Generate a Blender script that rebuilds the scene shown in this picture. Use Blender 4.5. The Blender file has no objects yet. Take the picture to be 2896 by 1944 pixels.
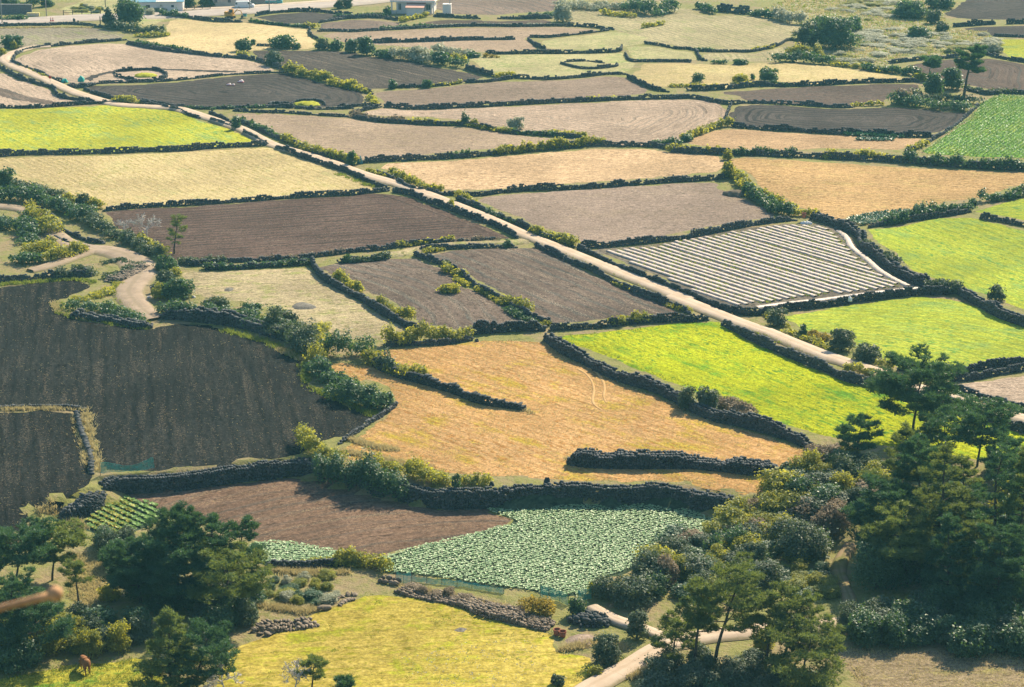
import bpy, bmesh, math, random
import numpy as np
from mathutils import Vector, Matrix, geometry as mgeo

random.seed(7)
rng = np.random.default_rng(7)
scene = bpy.context.scene
COL = scene.collection

# ------------------------------------------------------------------ camera
CAM_H = 81.0
F_PX = 6000.0                      # focal length in photograph pixels (2896 wide)
PITCH = math.radians(17.3)
cam_d = bpy.data.cameras.new('camera')
cam_d.sensor_width = 36.0
cam_d.lens = 36.0 * F_PX / 2896.0
cam_d.clip_start = 0.5
cam_d.clip_end = 5000
cam_d.dof.use_dof = True
cam_d.dof.focus_distance = 300.0
cam_d.dof.aperture_fstop = 6.3
cam = bpy.data.objects.new('camera', cam_d)
cam.location = (0, 0, CAM_H)
cam.rotation_euler = (math.pi / 2 - PITCH, 0, 0)
COL.objects.link(cam)
scene.camera = cam

# ------------------------------------------------------------------ sky, sun, exposure
SUN_AZ = math.radians(33)          # to the right of straight ahead
SUN_EL = math.radians(40)
world = bpy.data.worlds.new('World')
scene.world = world
world.use_nodes = True
wn = world.node_tree
sky = wn.nodes.new('ShaderNodeTexSky')
sky.sky_type = 'NISHITA'
sky.sun_disc = False
sky.sun_elevation = SUN_EL
sky.sun_rotation = SUN_AZ
sky.air_density = 1.4
sky.dust_density = 1.0
sky.ozone_density = 4.0
wn.links.new(sky.outputs[0], wn.nodes['Background'].inputs[0])
wn.nodes['Background'].inputs[1].default_value = 0.09
sun_d = bpy.data.lights.new('sun', 'SUN')
sun_d.energy = 5.0
sun_d.angle = math.radians(0.55)
sun_d.color = (1.0, 0.85, 0.62)
sun = bpy.data.objects.new('sun', sun_d)
sd = Vector((math.sin(SUN_AZ) * math.cos(SUN_EL), math.cos(SUN_AZ) * math.cos(SUN_EL), math.sin(SUN_EL)))
sun.rotation_euler = sd.to_track_quat('Z', 'Y').to_euler()
sun.location = (60, 300, 200)
COL.objects.link(sun)
scene.view_settings.view_transform = 'Standard'
scene.view_settings.look = 'None'
scene.view_settings.exposure = 1.14
scene.view_settings.gamma = 1.0
scene.view_settings.use_curve_mapping = False
scene.render.engine = 'CYCLES'
cy = scene.cycles
cy.use_denoising = True
cy.max_bounces = 5
cy.diffuse_bounces = 2
cy.glossy_bounces = 2
cy.transmission_bounces = 3
cy.transparent_max_bounces = 6
cy.volume_bounces = 0
cy.sample_clamp_indirect = 4.0
cy.caustics_reflective = False
cy.caustics_refractive = False

# ------------------------------------------------------------------ photograph pixels -> places on the ground
TILES = dict(a=(0, 0), b=(950, 0), c=(1896, 0), d=(0, 450), e=(950, 450), f=(1896, 450), g=(0, 900), h=(950, 900),
             i=(1896, 900), j=(0, 1350), k=(950, 1350), l=(1896, 1350))
CP, SP = math.cos(PITCH), math.sin(PITCH)


def src(t, x, y):
    o = TILES[t]
    return o[0] + x / 2.336, o[1] + y / 2.336


def hit(px, py, z):
    u = (px - 1448) / F_PX
    v = (py - 972) / F_PX
    dx, dy, dz = u, CP - v * SP, -SP - v * CP
    k = (z - CAM_H) / dz
    return dx * k, dy * k


def parse(s):
    out = []
    t = None
    for tok in s.split():
        if tok in TILES:
            t = tok
        else:
            x, y = tok.split(',')
            out.append(src(t, float(x), float(y)))
    return out


DROP = 1.7                          # the terrace below the long retaining wall
_tpx = parse('j -800,700 -200,420 200,320 390,255 600,215 650,160 800,105 1000,100 1200,85 1400,55 1600,25 1800,5 2000,-15 '
             'k -50,40 0,60 330,140 700,205 950,208 1300,182 1600,172 1900,182 2100,172 2336,190 l 150,200 300,240 450,270 '
             '700,330 1000,360 1600,400 3000,400')
_tw = np.array([hit(p[0], p[1], -DROP) for p in _tpx])
_tw = _tw[np.argsort(_tw[:, 0])]


XL = hit(*src('j', 395, 260), -DROP)[0]


def terr_y(x):
    return np.interp(x, _tw[:, 0], _tw[:, 1]) + 0.55


def und(x, y):
    return 0.16 * np.sin(x / 19.0 + 1.0 + y / 61.0) * np.sin(y / 27.0 + 0.6) + 0.07 * np.sin(x / 7.7 + y / 9.1)


def height(x, y):
    x = np.asarray(x, float)
    y = np.asarray(y, float)
    ty = terr_y(x)
    w = np.interp(x, [XL - 6, XL, 18.0, 26.0], [8.0, 0.5, 0.35, 9.0])
    t = np.clip((ty - y) / w + 0.5, 0, 1)
    t = t * t * (3 - 2 * t)
    return und(x, y) - DROP * t


def ground_px(px, py):
    x, y = hit(px, py, 0.0)
    for _ in range(3):
        x, y = hit(px, py, float(und(x, y)))
    if y > terr_y(x) - 0.1:
        return x, y
    x, y = hit(px, py, -DROP)
    for _ in range(4):
        x, y = hit(px, py, min(0.2, float(height(x, min(y, terr_y(x) - 0.3)))))
    return x, y


def G(t, x, y):
    return ground_px(*src(t, x, y))


def line(s):
    return np.array([ground_px(*p) for p in parse(s)])


def ppm(y):                          # photograph pixels per metre at ground distance y
    return F_PX / (y * CP + CAM_H * SP)


# ------------------------------------------------------------------ objects
def link(o, parent=None):
    COL.objects.link(o)
    if parent is not None:
        o.parent = parent
    return o


def tag(o, label=None, cat=None, group=None, kind=None):
    if label:
        o['label'] = label
    if cat:
        o['category'] = cat
    if group:
        o['group'] = group
    if kind:
        o['kind'] = kind
    return o


def thing(name, label, cat, loc=(0, 0, 0), rz=0.0, group=None):
    o = bpy.data.objects.new(name, None)
    o.empty_display_size = 0.3
    o.location = loc
    o.rotation_euler = (0, 0, rz)
    link(o)
    return tag(o, label, cat, group, 'thing')


def np_mesh(name, verts, faces, smooth=False):
    verts = np.asarray(verts, np.float32).reshape(-1, 3)
    faces = np.asarray(faces, np.int32)
    n = faces.shape[1]
    me = bpy.data.meshes.new(name)
    me.vertices.add(len(verts))
    me.vertices.foreach_set('co', verts.ravel())
    me.loops.add(faces.size)
    me.loops.foreach_set('vertex_index', faces.ravel())
    me.polygons.add(len(faces))
    me.polygons.foreach_set('loop_start', np.arange(0, faces.size, n, dtype=np.int32))
    if smooth:
        me.polygons.foreach_set('use_smooth', np.ones(len(faces), bool))
    me.update(calc_edges=True)
    return me


def face_var(me, vals):
    at = me.attributes.new('var', 'FLOAT', 'FACE')
    at.data.foreach_set('value', np.asarray(vals, np.float32))


def mobj(name, me, mat=None, parent=None, loc=None):
    o = bpy.data.objects.new(name, me)
    if mat is not None:
        me.materials.append(mat)
    if loc is not None:
        o.location = loc
    return link(o, parent)


class MB:
    """collects boxes, prisms, tubes and lathes into one mesh"""

    def __init__(s):
        s.v = []
        s.f = []

    def add(s, vs, fs):
        b = len(s.v)
        s.v += [tuple(v) for v in vs]
        s.f += [tuple(b + i for i in f) for f in fs]

    def box(s, x0, x1, y0, y1, z0, z1):
        s.add([(x0, y0, z0), (x1, y0, z0), (x1, y1, z0), (x0, y1, z0), (x0, y0, z1), (x1, y0, z1), (x1, y1, z1), (x0, y1, z1)],
              [(3, 2, 1, 0), (4, 5, 6, 7), (0, 1, 5, 4), (1, 2, 6, 5), (2, 3, 7, 6), (3, 0, 4, 7)])
        return s

    def tube(s, pts, rad, n=7, caps=True):
        pts = [Vector(p) for p in pts]
        if not hasattr(rad, '__len__'):
            rad = [rad] * len(pts)
        rings = []
        for k, p in enumerate(pts):
            d = (pts[min(k + 1, len(pts) - 1)] - pts[max(k - 1, 0)])
            d = d.normalized() if d.length > 1e-6 else Vector((0, 0, 1))
            a = d.cross(Vector((0, 0, 1)) if abs(d.z) < 0.9 else Vector((1, 0, 0))).normalized()
            b = d.cross(a)
            rings.append([p + (a * math.cos(t) + b * math.sin(t)) * rad[k] for t in [2 * math.pi * q / n for q in range(n)]])
        fs = []
        for k in range(len(pts) - 1):
            for q in range(n):
                fs.append((k * n + q, k * n + (q + 1) % n, (k + 1) * n + (q + 1) % n, (k + 1) * n + q))
        if caps:
            fs.append(tuple(range(n))[::-1])
            fs.append(tuple(range((len(pts) - 1) * n, len(pts) * n)))
        s.add([v for r in rings for v in r], fs)
        return s

    def lathe(s, prof, n=20, c=(0, 0, 0)):
        vs = []
        for r, z in prof:
            for q in range(n):
                t = 2 * math.pi * q / n
                vs.append((c[0] + r * math.cos(t), c[1] + r * math.sin(t), c[2] + z))
        fs = [(k * n + q, k * n + (q + 1) % n, (k + 1) * n + (q + 1) % n, (k + 1) * n + q)
              for k in range(len(prof) - 1) for q in range(n)]
        s.add(vs, fs)
        return s

    def build(s, name, mat, parent=None, smooth=False, bevel=0, loc=None):
        me = bpy.data.meshes.new(name)
        me.from_pydata(s.v, [], s.f)
        if smooth:
            for p in me.polygons:
                p.use_smooth = True
        o = mobj(name, me, mat, parent, loc)
        if bevel:
            m = o.modifiers.new('bevel', 'BEVEL')
            m.width = bevel
            m.segments = 2
            m.limit_method = 'ANGLE'
        return o


# ------------------------------------------------------------------ materials
KR, KG, KB = 2.02, 2.08, 2.02        # how bright a white horizontal surface comes out here


def lin(c):
    c = c / 255.0
    return c / 12.92 if c <= 0.04045 else ((c + 0.055) / 1.055) ** 2.4


def C(r, g, b, k=1.0):
    """albedo of a sunlit surface that reads r,g,b in the photograph"""
    return (min(0.85, k * lin(r) / KR), min(0.85, k * lin(g) / KG), min(0.85, k * lin(b) / KB), 1)


MATS = {}


class NT:
    def __init__(s, name):
        s.m = bpy.data.materials.new(name)
        s.m.use_nodes = True
        s.t = s.m.node_tree
        s.b = s.t.nodes['Principled BSDF']
        s.out = s.t.nodes['Material Output']

    def n(s, typ, **kw):
        nd = s.t.nodes.new('ShaderNode' + typ)
        for k, v in kw.items():
            setattr(nd, k, v)
        return nd

    def l(s, a, b):
        s.t.links.new(a, b)

    def math(s, op, a, b=0.0, c=0.0, clamp=False):
        nd = s.n('Math', operation=op, use_clamp=clamp)
        for i, x in enumerate((a, b, c)):
            if hasattr(x, 'links') or hasattr(x, 'is_linked'):
                s.l(x, nd.inputs[i])
            else:
                nd.inputs[i].default_value = x
        return nd.outputs[0]

    def noise(s, vec, scale, detail=3, rough=0.6, dist=0.0):
        nd = s.n('TexNoise')
        nd.inputs['Scale'].default_value = scale
        nd.inputs['Detail'].default_value = detail
        nd.inputs['Roughness'].default_value = rough
        nd.inputs['Distortion'].default_value = dist
        s.l(vec, nd.inputs['Vector'])
        return nd.outputs[0]

    def mapr(s, v, a, b, c=0.0, d=1.0):
        nd = s.n('MapRange')
        nd.interpolation_type = 'SMOOTHSTEP'
        s.l(v, nd.inputs[0])
        for i, x in enumerate((a, b, c, d)):
            nd.inputs[i + 1].default_value = x
        return nd.outputs[0]

    def mix(s, f, a, b):
        nd = s.n('Mix', data_type='RGBA')
        for idx, x in ((0, f), (6, a), (7, b)):
            if hasattr(x, 'is_linked'):
                s.l(x, nd.inputs[idx])
            else:
                nd.inputs[idx].default_value = x
        return nd.outputs[2]

    def scale_vec(s, vec, sx, sy, sz=1.0):
        nd = s.n('Mapping')
        nd.inputs['Scale'].default_value = (sx, sy, sz)
        s.l(vec, nd.inputs['Vector'])
        return nd.outputs[0]

    def bump(s, h, strength, dist):
        nd = s.n('Bump')
        nd.inputs['Strength'].default_value = strength
        nd.inputs['Distance'].default_value = dist
        s.l(h, nd.inputs['Height'])
        s.l(nd.outputs[0], s.b.inputs['Normal'])


def plain(name, col, rough=0.7, spec=0.3, var=0.12, scale=3.0, metal=0.0, bump=0.0):
    if name in MATS:
        return MATS[name]
    q = NT(name)
    tc = q.n('TexCoord').outputs['Object']
    nz = q.noise(tc, scale, 4)
    a = tuple(c * (1 - var) for c in col[:3]) + (1,)
    b = tuple(min(1, c * (1 + var)) for c in col[:3]) + (1,)
    q.l(q.mix(q.mapr(nz, 0.3, 0.7), a, b), q.b.inputs['Base Color'])
    q.b.inputs['Roughness'].default_value = rough
    q.b.inputs['Specular IOR Level'].default_value = spec
    q.b.inputs['Metallic'].default_value = metal
    if bump:
        q.bump(q.noise(tc, scale * 6, 4), 0.6, bump)
    MATS[name] = q.m
    return q.m


def field_mat(name, c1, c2, rows=0.9, rowc=None, rowk=0.35, streak=0.35, speck=None, speckk=0.0, patch=None, patchk=0.0,
              clod=0.05, rowh=0.06, pscale=0.09, rough=0.95, fine=2.2, tone=0.28, dashc=None):
    """tilled or grown field. UV is in metres: u along the rows, v across them"""
    q = NT(name)
    uv = q.n('UVMap').outputs[0]
    gp = q.n('NewGeometry').outputs['Position']
    warp = q.noise(gp, 0.16, 2)
    sep = q.n('SeparateXYZ')
    q.l(uv, sep.inputs[0])
    v = q.math('ADD', sep.outputs[1], q.math('MULTIPLY', q.math('SUBTRACT', warp, 0.5), rows * 0.9))
    row = q.math('SINE', q.math('MULTIPLY', v, 2 * math.pi / rows))
    row01 = q.math('MULTIPLY_ADD', row, 0.5, 0.5)
    big = q.noise(gp, pscale, 4, 0.6, 0.6)
    st = q.noise(q.scale_vec(uv, 0.10, 1.3), 1.0, 4, 0.62)      # long streaks along the rows
    fn = q.noise(gp, fine, 5, 0.7)
    fn2 = q.noise(gp, fine * 4.5, 3, 0.7)
    f = q.math('MULTIPLY_ADD', q.math('SUBTRACT', st, 0.5), 2.2 * streak, 0.5)
    f = q.math('ADD', f, q.math('MULTIPLY', q.math('SUBTRACT', fn, 0.5), 1.5))
    f = q.math('ADD', f, q.math('MULTIPLY', q.math('SUBTRACT', big, 0.5), 0.9), clamp=True)
    col = q.mix(f, c1, c2)
    if patch is not None:
        pm = q.noise(gp, pscale * 1.7, 5, 0.68, 0.4)
        pst = q.noise(q.scale_vec(uv, 0.09, 0.55), 1.0, 5, 0.7)
        pv = q.math('ADD', q.math('MULTIPLY', pm, 0.55), q.math('MULTIPLY', pst, 0.45))
        pv = q.math('ADD', pv, q.math('MULTIPLY', q.math('SUBTRACT', fn, 0.5), 0.22))
        col = q.mix(q.math('MULTIPLY', q.mapr(pv, 0.50, 0.62), patchk), col, patch)
    if rowk:
        rc = rowc if rowc is not None else tuple(x * 0.55 for x in c1[:3]) + (1,)
        rm = q.mapr(q.math('ADD', row01, q.math('MULTIPLY', q.math('SUBTRACT', st, 0.5), 0.9)), 0.62, 1.0)
        gt = q.noise(q.scale_vec(uv, 0.03, 0.5), 1.0, 3, 0.6)
        rm = q.math('MULTIPLY', rm, q.mapr(gt, 0.36, 0.58, 0.15, 1.0))
        col = q.mix(q.math('MULTIPLY', rm, rowk), col, rc)
    dc = dashc if dashc is not None else tuple(x * 0.58 for x in c1[:3]) + (1,)
    dn = q.noise(q.scale_vec(uv, 0.75, 2.0), 1.0, 3, 0.6)
    dg = q.math('ADD', dn, q.math('MULTIPLY', q.math('SUBTRACT', big, 0.5), 0.35))
    col = q.mix(q.math('MULTIPLY', q.mapr(dg, 0.56, 0.66), 0.85), col, dc)
    tex = q.noise(q.scale_vec(uv, 0.45, 1.3), 1.0, 5, 0.75)
    tm = q.math('ADD', q.math('MULTIPLY', tex, 0.55), q.math('MULTIPLY', fn, 0.45))
    gain = q.mapr(tm, 0.33, 0.67, 1.0 - tone, 1.0 + tone)
    gain = q.math('MULTIPLY', gain, q.mapr(q.noise(gp, 0.045, 3, 0.6), 0.35, 0.65, 0.85, 1.12))
    gr = q.noise(gp, 3.4, 2, 0.6)
    gain = q.math('MULTIPLY', gain, q.mapr(gr, 0.34, 0.66, 0.80, 1.20))
    vm = q.n('VectorMath', operation='SCALE')
    q.l(col, vm.inputs[0])
    q.l(gain, vm.inputs['Scale'])
    col = vm.outputs[0]
    if speck is not None:
        sm = q.noise(gp, 5.5, 2, 0.5)
        sd_ = q.noise(q.scale_vec(uv, 0.10, 1.0), 0.8, 4, 0.65)
        sv = q.math('ADD', sm, q.math('MULTIPLY', q.math('SUBTRACT', sd_, 0.5), 0.75))
        col = q.mix(q.math('MULTIPLY', q.mapr(sv, 0.60, 0.70), speckk), col, speck)
    q.l(col, q.b.inputs['Base Color'])
    q.b.inputs['Roughness'].default_value = rough
    q.b.inputs['Specular IOR Level'].default_value = 0.02
    hgt = q.math('ADD', q.math('MULTIPLY', q.math('MULTIPLY', row01, q.mapr(st, 0.3, 0.7)), rowh * 0.7), q.math('MULTIPLY', fn, clod * 2.4))
    hgt = q.math('ADD', hgt, q.math('MULTIPLY', fn2, clod * 0.8))
    q.bump(hgt, 0.8, 1.0)
    MATS[name] = q.m
    return q.m


def leaf_mat(name, c1, c2, trans, rough=0.5, spec=0.35, tk=0.35):
    q = NT(name)
    var = q.n('Attribute', attribute_name='var').outputs['Fac']
    oi = q.n('ObjectInfo').outputs['Random']
    f = q.math('ADD', q.math('MULTIPLY', var, 0.8), q.math('MULTIPLY', oi, 0.3), clamp=True)
    q.l(q.mix(f, c1, c2), q.b.inputs['Base Color'])
    q.b.inputs['Roughness'].default_value = rough
    q.b.inputs['Specular IOR Level'].default_value = spec
    tr = q.n('BsdfTranslucent')
    q.l(q.mix(f, tuple(x * 0.7 for x in trans[:3]) + (1,), trans), tr.inputs[0])
    mx = q.n('MixShader')
    mx.inputs[0].default_value = tk
    q.l(q.b.outputs[0], mx.inputs[1])
    q.l(tr.outputs[0], mx.inputs[2])
    q.l(mx.outputs[0], q.out.inputs[0])
    MATS[name] = q.m
    return q.m

# ------------------------------------------------------------------ ground, fields, roads
def smooth_noise1(n, step, seed):
    r = np.random.default_rng(seed)
    k = max(2, int(n / step) + 2)
    return np.interp(np.linspace(0, k - 1, n), np.arange(k), r.uniform(-1, 1, k))


def resample(p, d, closed=False):
    p = np.asarray(p, float)
    if closed:
        p = np.vstack([p, p[:1]])
    seg = np.hypot(*np.diff(p, axis=0).T)
    s = np.concatenate([[0], np.cumsum(seg)])
    n = max(2, int(s[-1] / d) + 1)
    t = np.linspace(0, s[-1], n + (1 if closed else 0))
    if closed:
        t = t[:-1]
    return np.column_stack([np.interp(t, s, p[:, 0]), np.interp(t, s, p[:, 1])])


def curve_line(p, d):
    """smooth the hand-traced corners (Catmull-Rom), then resample"""
    p = np.asarray(p, float)
    if len(p) < 3:
        return resample(p, d)
    q = np.vstack([2 * p[0] - p[1], p, 2 * p[-1] - p[-2]])
    out = []
    for i in range(1, len(q) - 2):
        t = np.linspace(0, 1, 8, endpoint=False)[:, None]
        a, b, c_, e = q[i - 1], q[i], q[i + 1], q[i + 2]
        out.append(0.5 * (2 * b + (c_ - a) * t + (2 * a - 5 * b + 4 * c_ - e) * t ** 2 + (3 * b - a - 3 * c_ + e) * t ** 3))
    out.append(p[-1:])
    return resample(np.vstack(out), d)


def inside(poly, pts):
    x, y = pts[:, 0], pts[:, 1]
    r = np.zeros(len(pts), bool)
    j = len(poly) - 1
    for i in range(len(poly)):
        xi, yi = poly[i]
        xj, yj = poly[j]
        if yi != yj:
            c_ = ((yi > y) != (yj > y)) & (x < (xj - xi) * (y - yi) / (yj - yi) + xi)
            r ^= c_
        j = i
    return r


def edge_dist(poly, pts):
    a = poly
    b = np.roll(poly, -1, axis=0)
    best = np.full(len(pts), 1e9)
    for p, q in zip(a, b):
        d = q - p
        L = max(1e-9, d @ d)
        t = np.clip(((pts - p) @ d) / L, 0, 1)
        pr = p + t[:, None] * d
        best = np.minimum(best, np.hypot(*(pts - pr).T))
    return best


def scatter(poly, n, r=None):
    r = r or rng
    lo, hi = poly.min(0), poly.max(0)
    out = np.zeros((0, 2))
    while len(out) < n:
        p = r.uniform(lo, hi, (n * 2, 2))
        out = np.vstack([out, p[inside(poly, p)]])
    return out[:n]


def poly_sheet(name, poly, mat, zoff, rows=None, cell=None, jit=0.25, uvmode='dir', grow=0.0):
    """a sheet following the ground inside poly; uv in metres along and across the rows"""
    yc = poly[:, 1].mean()
    if grow:
        a_ = 0.5 * np.sum(poly[:, 0] * np.roll(poly[:, 1], -1) - poly[:, 1] * np.roll(poly[:, 0], -1))
        t_ = np.roll(poly, -1, 0) - np.roll(poly, 1, 0)
        t_ = t_ / np.maximum(1e-6, np.hypot(*t_.T))[:, None]
        poly = poly + np.column_stack([t_[:, 1], -t_[:, 0]]) * (grow if a_ > 0 else -grow)
    cell = cell or (1.6 if yc < 300 else 2.6)
    b = resample(poly, cell, True)
    if jit:
        n = len(b)
        t = np.roll(b, -1, 0) - np.roll(b, 1, 0)
        t /= np.maximum(1e-6, np.hypot(*t.T))[:, None]
        b = b + np.column_stack([-t[:, 1], t[:, 0]]) * (smooth_noise1(n, 1.5, n)[:, None] * jit)
    lo, hi = b.min(0), b.max(0)
    gx, gy = np.meshgrid(np.arange(lo[0], hi[0], cell), np.arange(lo[1], hi[1], cell))
    g = np.column_stack([gx.ravel(), gy.ravel()]) + rng.uniform(-0.25, 0.25, (gx.size, 2)) * cell
    g = g[inside(b, g)]
    if len(g):
        g = g[edge_dist(b, g) > cell * 0.45]
    pts = np.vstack([b, g])
    nb = len(b)
    res = mgeo.delaunay_2d_cdt([Vector(p) for p in pts], [(i, (i + 1) % nb) for i in range(nb)], [], 1, 1e-5)
    vs = np.array([(v[0], v[1]) for v in res[0]])
    fs = [f for f in res[2]]
    fs = np.array([f for f in fs if len(f) == 3], np.int32)
    a, b2, c2 = vs[fs[:, 0]], vs[fs[:, 1]], vs[fs[:, 2]]
    flip = ((b2[:, 0] - a[:, 0]) * (c2[:, 1] - a[:, 1]) - (b2[:, 1] - a[:, 1]) * (c2[:, 0] - a[:, 0])) < 0
    fs[flip] = fs[flip][:, ::-1]
    z = height(vs[:, 0], vs[:, 1]) + zoff
    ed = edge_dist(b, vs)
    z = z - np.clip(1 - ed / 0.3, 0, 1) * (zoff + 0.06)
    me = np_mesh(name, np.column_stack([vs, z]), fs, smooth=True)
    if rows is None:
        rows = ((0, 0), (1, 0.15))
    if uvmode == 'ring':
        v = edge_dist(b, vs)
        u = np.hypot(*(vs - vs.mean(0)).T) * 0.3 + vs[:, 0] * 0.7
    else:
        d = np.array(rows[1], float) - np.array(rows[0], float)
        d /= np.hypot(*d)
        u = vs @ d
        v = vs @ np.array([-d[1], d[0]])
        if uvmode == 'bow':
            v = v + 0.012 * (u - u.mean()) ** 2
    uv = me.uv_layers.new(name='UVMap')
    uvs = np.column_stack([u, v])[fs.ravel()]
    uv.data.foreach_set('uv', uvs.astype(np.float32).ravel())
    o = mobj(name, me, mat)
    return o


# base ground: one sheet out past everything seen, finer where the terrace step runs
def grid_ground():
    xs = np.concatenate([np.arange(-900, -170, 40), np.arange(-170, 170, 3.0), np.arange(170, 941, 40)])
    ys = np.concatenate([np.arange(95, 175, 3.0), np.arange(175, 262, 0.8), np.arange(262, 620, 4.0), np.arange(620, 2200, 80)])
    X, Y = np.meshgrid(xs, ys)
    Z = height(X, Y) - 0.02
    n, m = X.shape
    idx = np.arange(n * m).reshape(n, m)
    f = np.column_stack([idx[:-1, :-1].ravel(), idx[:-1, 1:].ravel(), idx[1:, 1:].ravel(), idx[1:, :-1].ravel()])
    me = np_mesh('ground', np.column_stack([X.ravel(), Y.ravel(), Z.ravel()]), f, smooth=True)
    return me


def ground_mat():
    q = NT('ground')
    gp = q.n('NewGeometry').outputs['Position']
    big = q.noise(gp, 0.11, 5, 0.65, 0.5)
    mid = q.noise(gp, 0.7, 5, 0.7)
    fn = q.noise(gp, 4.0, 4, 0.7)
    f = q.math('ADD', q.math('MULTIPLY', big, 0.6), q.math('MULTIPLY', mid, 0.4))
    c = q.mix(q.mapr(f, 0.40, 0.56), C(176, 160, 120), C(158, 162, 92))
    c = q.mix(q.mapr(mid, 0.52, 0.68, 0, 0.75), c, C(112, 122, 66))
    c = q.mix(q.mapr(fn, 0.5, 0.75, 0, 0.5), c, C(205, 185, 145))
    q.l(c, q.b.inputs['Base Color'])
    q.b.inputs['Roughness'].default_value = 0.95
    q.b.inputs['Specular IOR Level'].default_value = 0.1
    q.bump(q.math('ADD', q.math('MULTIPLY', mid, 0.5), q.math('MULTIPLY', fn, 0.12)), 0.8, 1.0)
    return q.m


g = mobj('ground', grid_ground(), ground_mat())
tag(g, 'rough verge ground of dry grass and weeds between the fields', 'ground', kind='structure')

# field kinds (colours as they read in sunlight)
field_mat('blacksoil', C(42, 47, 46), C(60, 62, 58), rows=1.8, rowk=0.6, rowc=C(31, 37, 37), streak=0.7, speck=C(150, 138, 116), speckk=0.42, clod=0.06)
field_mat('dark', C(86, 82, 78), C(108, 102, 94), rows=1.9, rowk=0.9, rowc=C(60, 62, 61), streak=0.3, clod=0.05, rowh=0.08)
field_mat('dark2', C(84, 79, 74), C(110, 102, 92), rows=1.9, rowk=0.6, rowc=C(60, 62, 60), streak=0.7, speck=C(186, 172, 150), speckk=0.65)
field_mat('brown', C(102, 86, 77), C(126, 107, 95), rows=1.6, rowk=0.8, rowc=C(68, 64, 61), streak=0.5, speck=C(190, 175, 152), speckk=0.45)
field_mat('brownfar', C(142, 127, 113), C(168, 150, 132), rows=2.8, rowk=0.65, rowc=C(110, 112, 106), streak=0.3)
field_mat('brown2', C(106, 93, 83), C(128, 113, 100), rows=1.6, rowk=0.6, rowc=C(90, 98, 94), streak=0.3)
field_mat('brown3', C(124, 103, 86), C(150, 126, 103), rows=2.0, rowk=0.65, rowc=C(106, 102, 92), streak=0.5, speck=C(196, 176, 138), speckk=0.5)
field_mat('taupe', C(180, 161, 137), C(202, 181, 153), rows=1.2, rowk=0.2, streak=0.35, speck=C(200, 192, 116), speckk=0.4)
field_mat('taupedark', C(116, 104, 93), C(138, 124, 110), rows=2.6, rowk=0.6, rowc=C(100, 108, 102), streak=0.4, speck=C(200, 186, 160), speckk=0.75)
field_mat('taupemid', C(156, 140, 122), C(182, 164, 142), rows=1.8, rowk=0.45, streak=0.5)
field_mat('paletan', C(204, 184, 158), C(226, 205, 178), rows=1.6, rowk=0.4, rowc=C(166, 156, 134), streak=0.3, fine=1.4, clod=0.12)
field_mat('paleplough', C(194, 173, 148), C(218, 197, 170), rows=1.6, rowk=0.45, rowc=C(140, 138, 126), streak=0.35, fine=1.3, clod=0.14)
field_mat('grey', C(166, 149, 131), C(188, 170, 150), rows=0.9, rowk=0.15, streak=0.3, clod=0.07, patch=C(176, 162, 130), patchk=0.3)
field_mat('mulchsoil', C(124, 119, 106), C(150, 142, 124), rows=1.4, rowk=0.1, streak=0.3)
field_mat('cream', C(228, 206, 150), C(244, 224, 170), rows=1.0, rowk=0.15, streak=0.35, patch=C(206, 206, 138), patchk=0.5)
field_mat('creamgreen', C(212, 194, 138), C(230, 212, 158), rows=1.3, rowk=0.4, rowc=C(176, 166, 104), streak=0.4, patch=C(190, 194, 130), patchk=0.45, dashc=C(170, 162, 84))
field_mat('peach', C(214, 184, 138), C(244, 213, 168), rows=1.3, rowk=0.3, rowc=C(184, 164, 128), streak=0.7, fine=1.6, clod=0.1)
field_mat('peach2', C(204, 170, 114), C(234, 198, 140), rows=1.3, rowk=0.4, rowc=C(164, 148, 112), streak=0.6, fine=1.5, clod=0.12, patch=C(194, 188, 110), patchk=0.35)
field_mat('orangetan', C(198, 168, 128), C(218, 188, 144), rows=1.6, rowk=0.4, rowc=C(172, 148, 112), streak=0.6)
field_mat('orange', C(212, 168, 104), C(236, 196, 138), rows=1.4, rowk=0.45, rowc=C(184, 142, 82), streak=0.6, patch=C(204, 184, 62), patchk=0.85, fine=1.8, clod=0.07, pscale=0.07, tone=0.2, dashc=C(192, 142, 76))
field_mat('lime', C(192, 198, 60), C(210, 210, 84), rows=1.2, rowk=0.35, rowc=C(128, 168, 72), streak=0.6, patch=C(160, 192, 116), patchk=0.8, clod=0.06, dashc=C(90, 156, 72))
field_mat('limebright', C(188, 204, 30), C(206, 212, 54), rows=1.2, rowk=0.25, rowc=C(140, 176, 46), streak=0.5, patch=C(112, 174, 56), patchk=0.9, clod=0.05, dashc=C(84, 150, 58))
field_mat('green1', C(178, 198, 62), C(200, 208, 80), rows=1.8, rowk=0.5, rowc=C(140, 176, 84), streak=0.9, patch=C(146, 184, 98), patchk=0.75, clod=0.05, dashc=C(96, 160, 76))
field_mat('greencrop', C(112, 172, 72), C(156, 194, 84), rows=1.0, rowk=0.6, rowc=C(66, 128, 66), streak=0.6, patch=C(196, 202, 80), patchk=0.8, clod=0.08)
field_mat('palegrass', C(196, 192, 140), C(212, 204, 152), rows=1.4, rowk=0.15, streak=0.4, patch=C(164, 184, 108), patchk=0.75, clod=0.08, dashc=C(130, 152, 84))
field_mat('palegrass2', C(194, 186, 142), C(212, 200, 156), rows=1.6, rowk=0.6, rowc=C(140, 140, 104), streak=0.6, patch=C(164, 176, 108), patchk=0.6, clod=0.1)
field_mat('weedy', C(166, 158, 134), C(186, 176, 150), rows=1.6, rowk=0.65, rowc=C(128, 126, 108), streak=0.5, patch=C(158, 172, 98), patchk=0.7, clod=0.1)
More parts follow.
